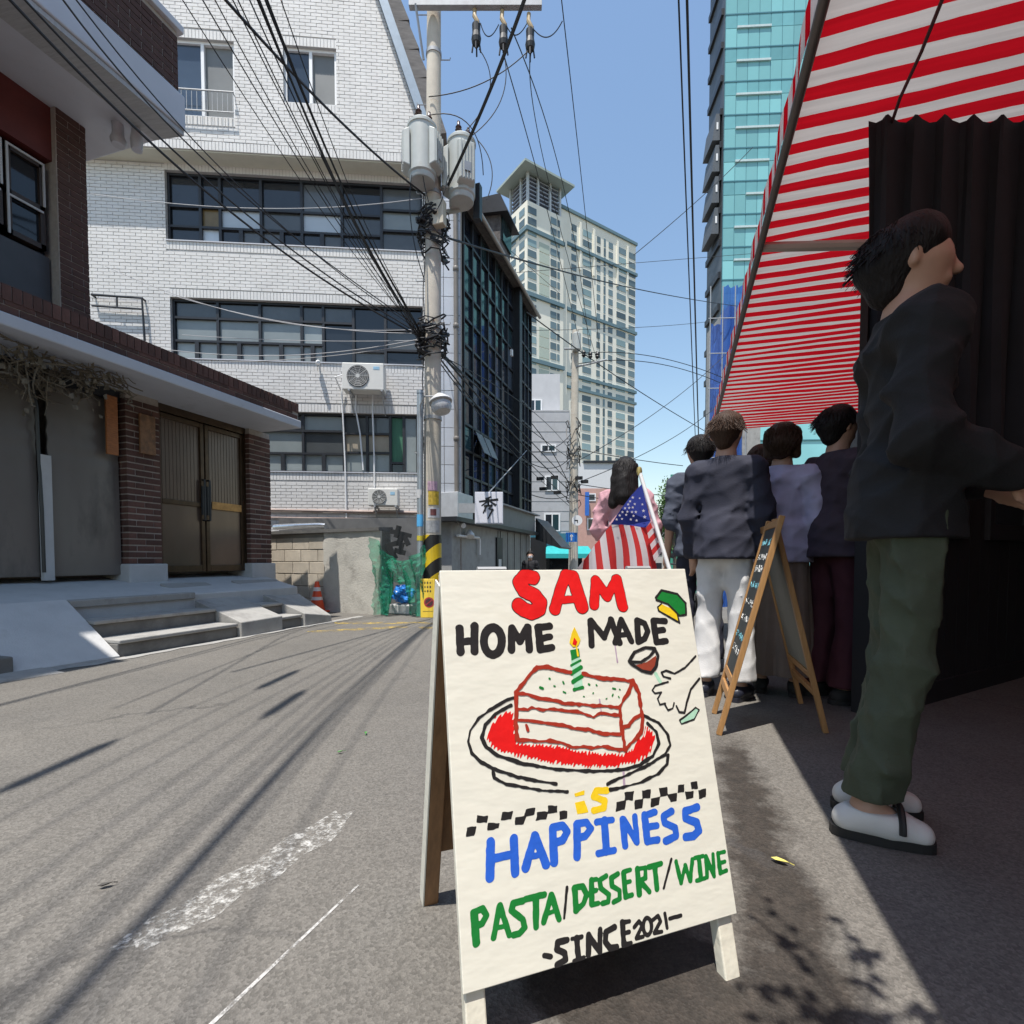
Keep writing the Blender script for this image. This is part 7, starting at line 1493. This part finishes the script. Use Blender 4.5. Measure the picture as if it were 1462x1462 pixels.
# ---------------------------------------------------------------- parked scooter at the street end
sp_ = dep(957, 812, 9.5); gz_s = ground_z(sp_.y); SO = Vector((sp_.x+.1, sp_.y, gz_s)); ct = thing('parked_scooter', 'dark parked motor scooter behind the flag at street end', 'scooter', SO)
XM = Matrix.Translation(SO) @ Matrix.Rotation(RAD(62), 4, 'Z')
M_bd = mat('scooter_body', (.03, .03, .035), .25, var=.1, coat=.5)
for a in (-.62, .62):
    q = MB(XM); q.tube([(a+.19*math.cos(f), 0, .22+.19*math.sin(f)) for f in [2*math.pi*k/24 for k in range(25)]], .05, 8, cap=False); wl = q.build('wheel', M_black, ct, smooth=True); q = MB(XM); q.lathe((a, -.03, .22), [(.12, 0), (.12, .06), (0, .06)], 16, (0, 1, 0)); q.build('rim', M_galv, wl)
q = MB(XM); q.prism([(-.75, -.13, .42), (-.7, -.13, .68), (-.2, -.13, .72), (-.05, -.13, .34), (.35, -.13, .30), (.48, -.13, .85), (.58, -.13, .9), (.56, -.13, .35), (.4, -.13, .2), (-.4, -.13, .2)], (0, .26, 0)); q.build('body', M_bd, ct, bevel=.03)
q = MB(XM); q.prism([(-.78, -.12, .70), (-.75, -.12, .78), (-.25, -.12, .80), (-.15, -.12, .73)], (0, .24, 0)); q.build('seat', M_black, ct, bevel=.03)
q = MB(XM); q.tube([(.50, 0, .88), (.44, 0, 1.02)], .025, 8); q.tube([(.38, -.32, 1.04), (.44, -.1, 1.02), (.44, .1, 1.02), (.38, .32, 1.04)], .016, 8); q.build('handlebar', M_dark_metal, ct, smooth=True)
q = MB(XM); q.lathe((.58, 0, .82), [(.09, 0), (.08, .05), (0, .06)], 16, (1, 0, .1)); q.build('headlight', mat('headlamp', (.7, .7, .72), .1), ct, smooth=True)
for sg in (-1, 1): q = MB(XM); q.tube([(.42, .25*sg, 1.03), (.44, .3*sg, 1.16)], .007, 6); q.lathe((.44, .31*sg, 1.2), [(.05, 0), (.05, .015), (0, .02)], 14, (-1, 0, 0)); q.build('mirror', M_dark_metal, ct)
q = MB(XM); q.prism([(.62, -.06, .45), (.85, -.06, .34), (.72, -.06, .46)], (0, .12, 0)); q.build('mudguard', M_bd, ct)

# ---------------------------------------------------------------- litter on the road
for (u, v, c_, lab, sz) in ((1113, 1233, (.55, .48, .12), 'small yellow leaf on the damp strip right of the sandwich board', .022), (522, 1049, (.10, .32, .08), 'tiny bright green leaf scrap lying on the open road', .016), (486, 1076, (.12, .30, .10), 'second green leaf scrap lying on the road, nearer the camera', .014), (150, 1268, (.05, .045, .04), 'dark dry leaf on the road at lower left', .016), (905, 0, None, None, 0)):
    if not c_: continue
    g = gnd(u, v); a_ = random.uniform(0, 6.28); q = MB(Matrix.Translation(g+Vector((0, 0, .006))) @ Matrix.Rotation(a_, 4, 'Z'))
    q.grid([[(-sz, 0, .004), (-sz, 0, .004), (-sz, 0, .004)], [(-sz*.4, -sz*.4, .006), (-sz*.4, 0, .0), (-sz*.4, sz*.4, .006)], [(sz*.4, -sz*.38, .008), (sz*.4, 0, .002), (sz*.4, sz*.38, .005)], [(sz*1.1, 0, .006), (sz*1.1, 0, .006), (sz*1.1, 0, .006)]]); q.tube([(sz*1.1, 0, .005), (sz*1.6, sz*.1, .002)], .0012, 4)
    o = q.build('fallen_leaf', mat('leaf%d' % u, c_, .7, var=.2), smooth=True, fix=False); tag(o, lab, 'leaf')
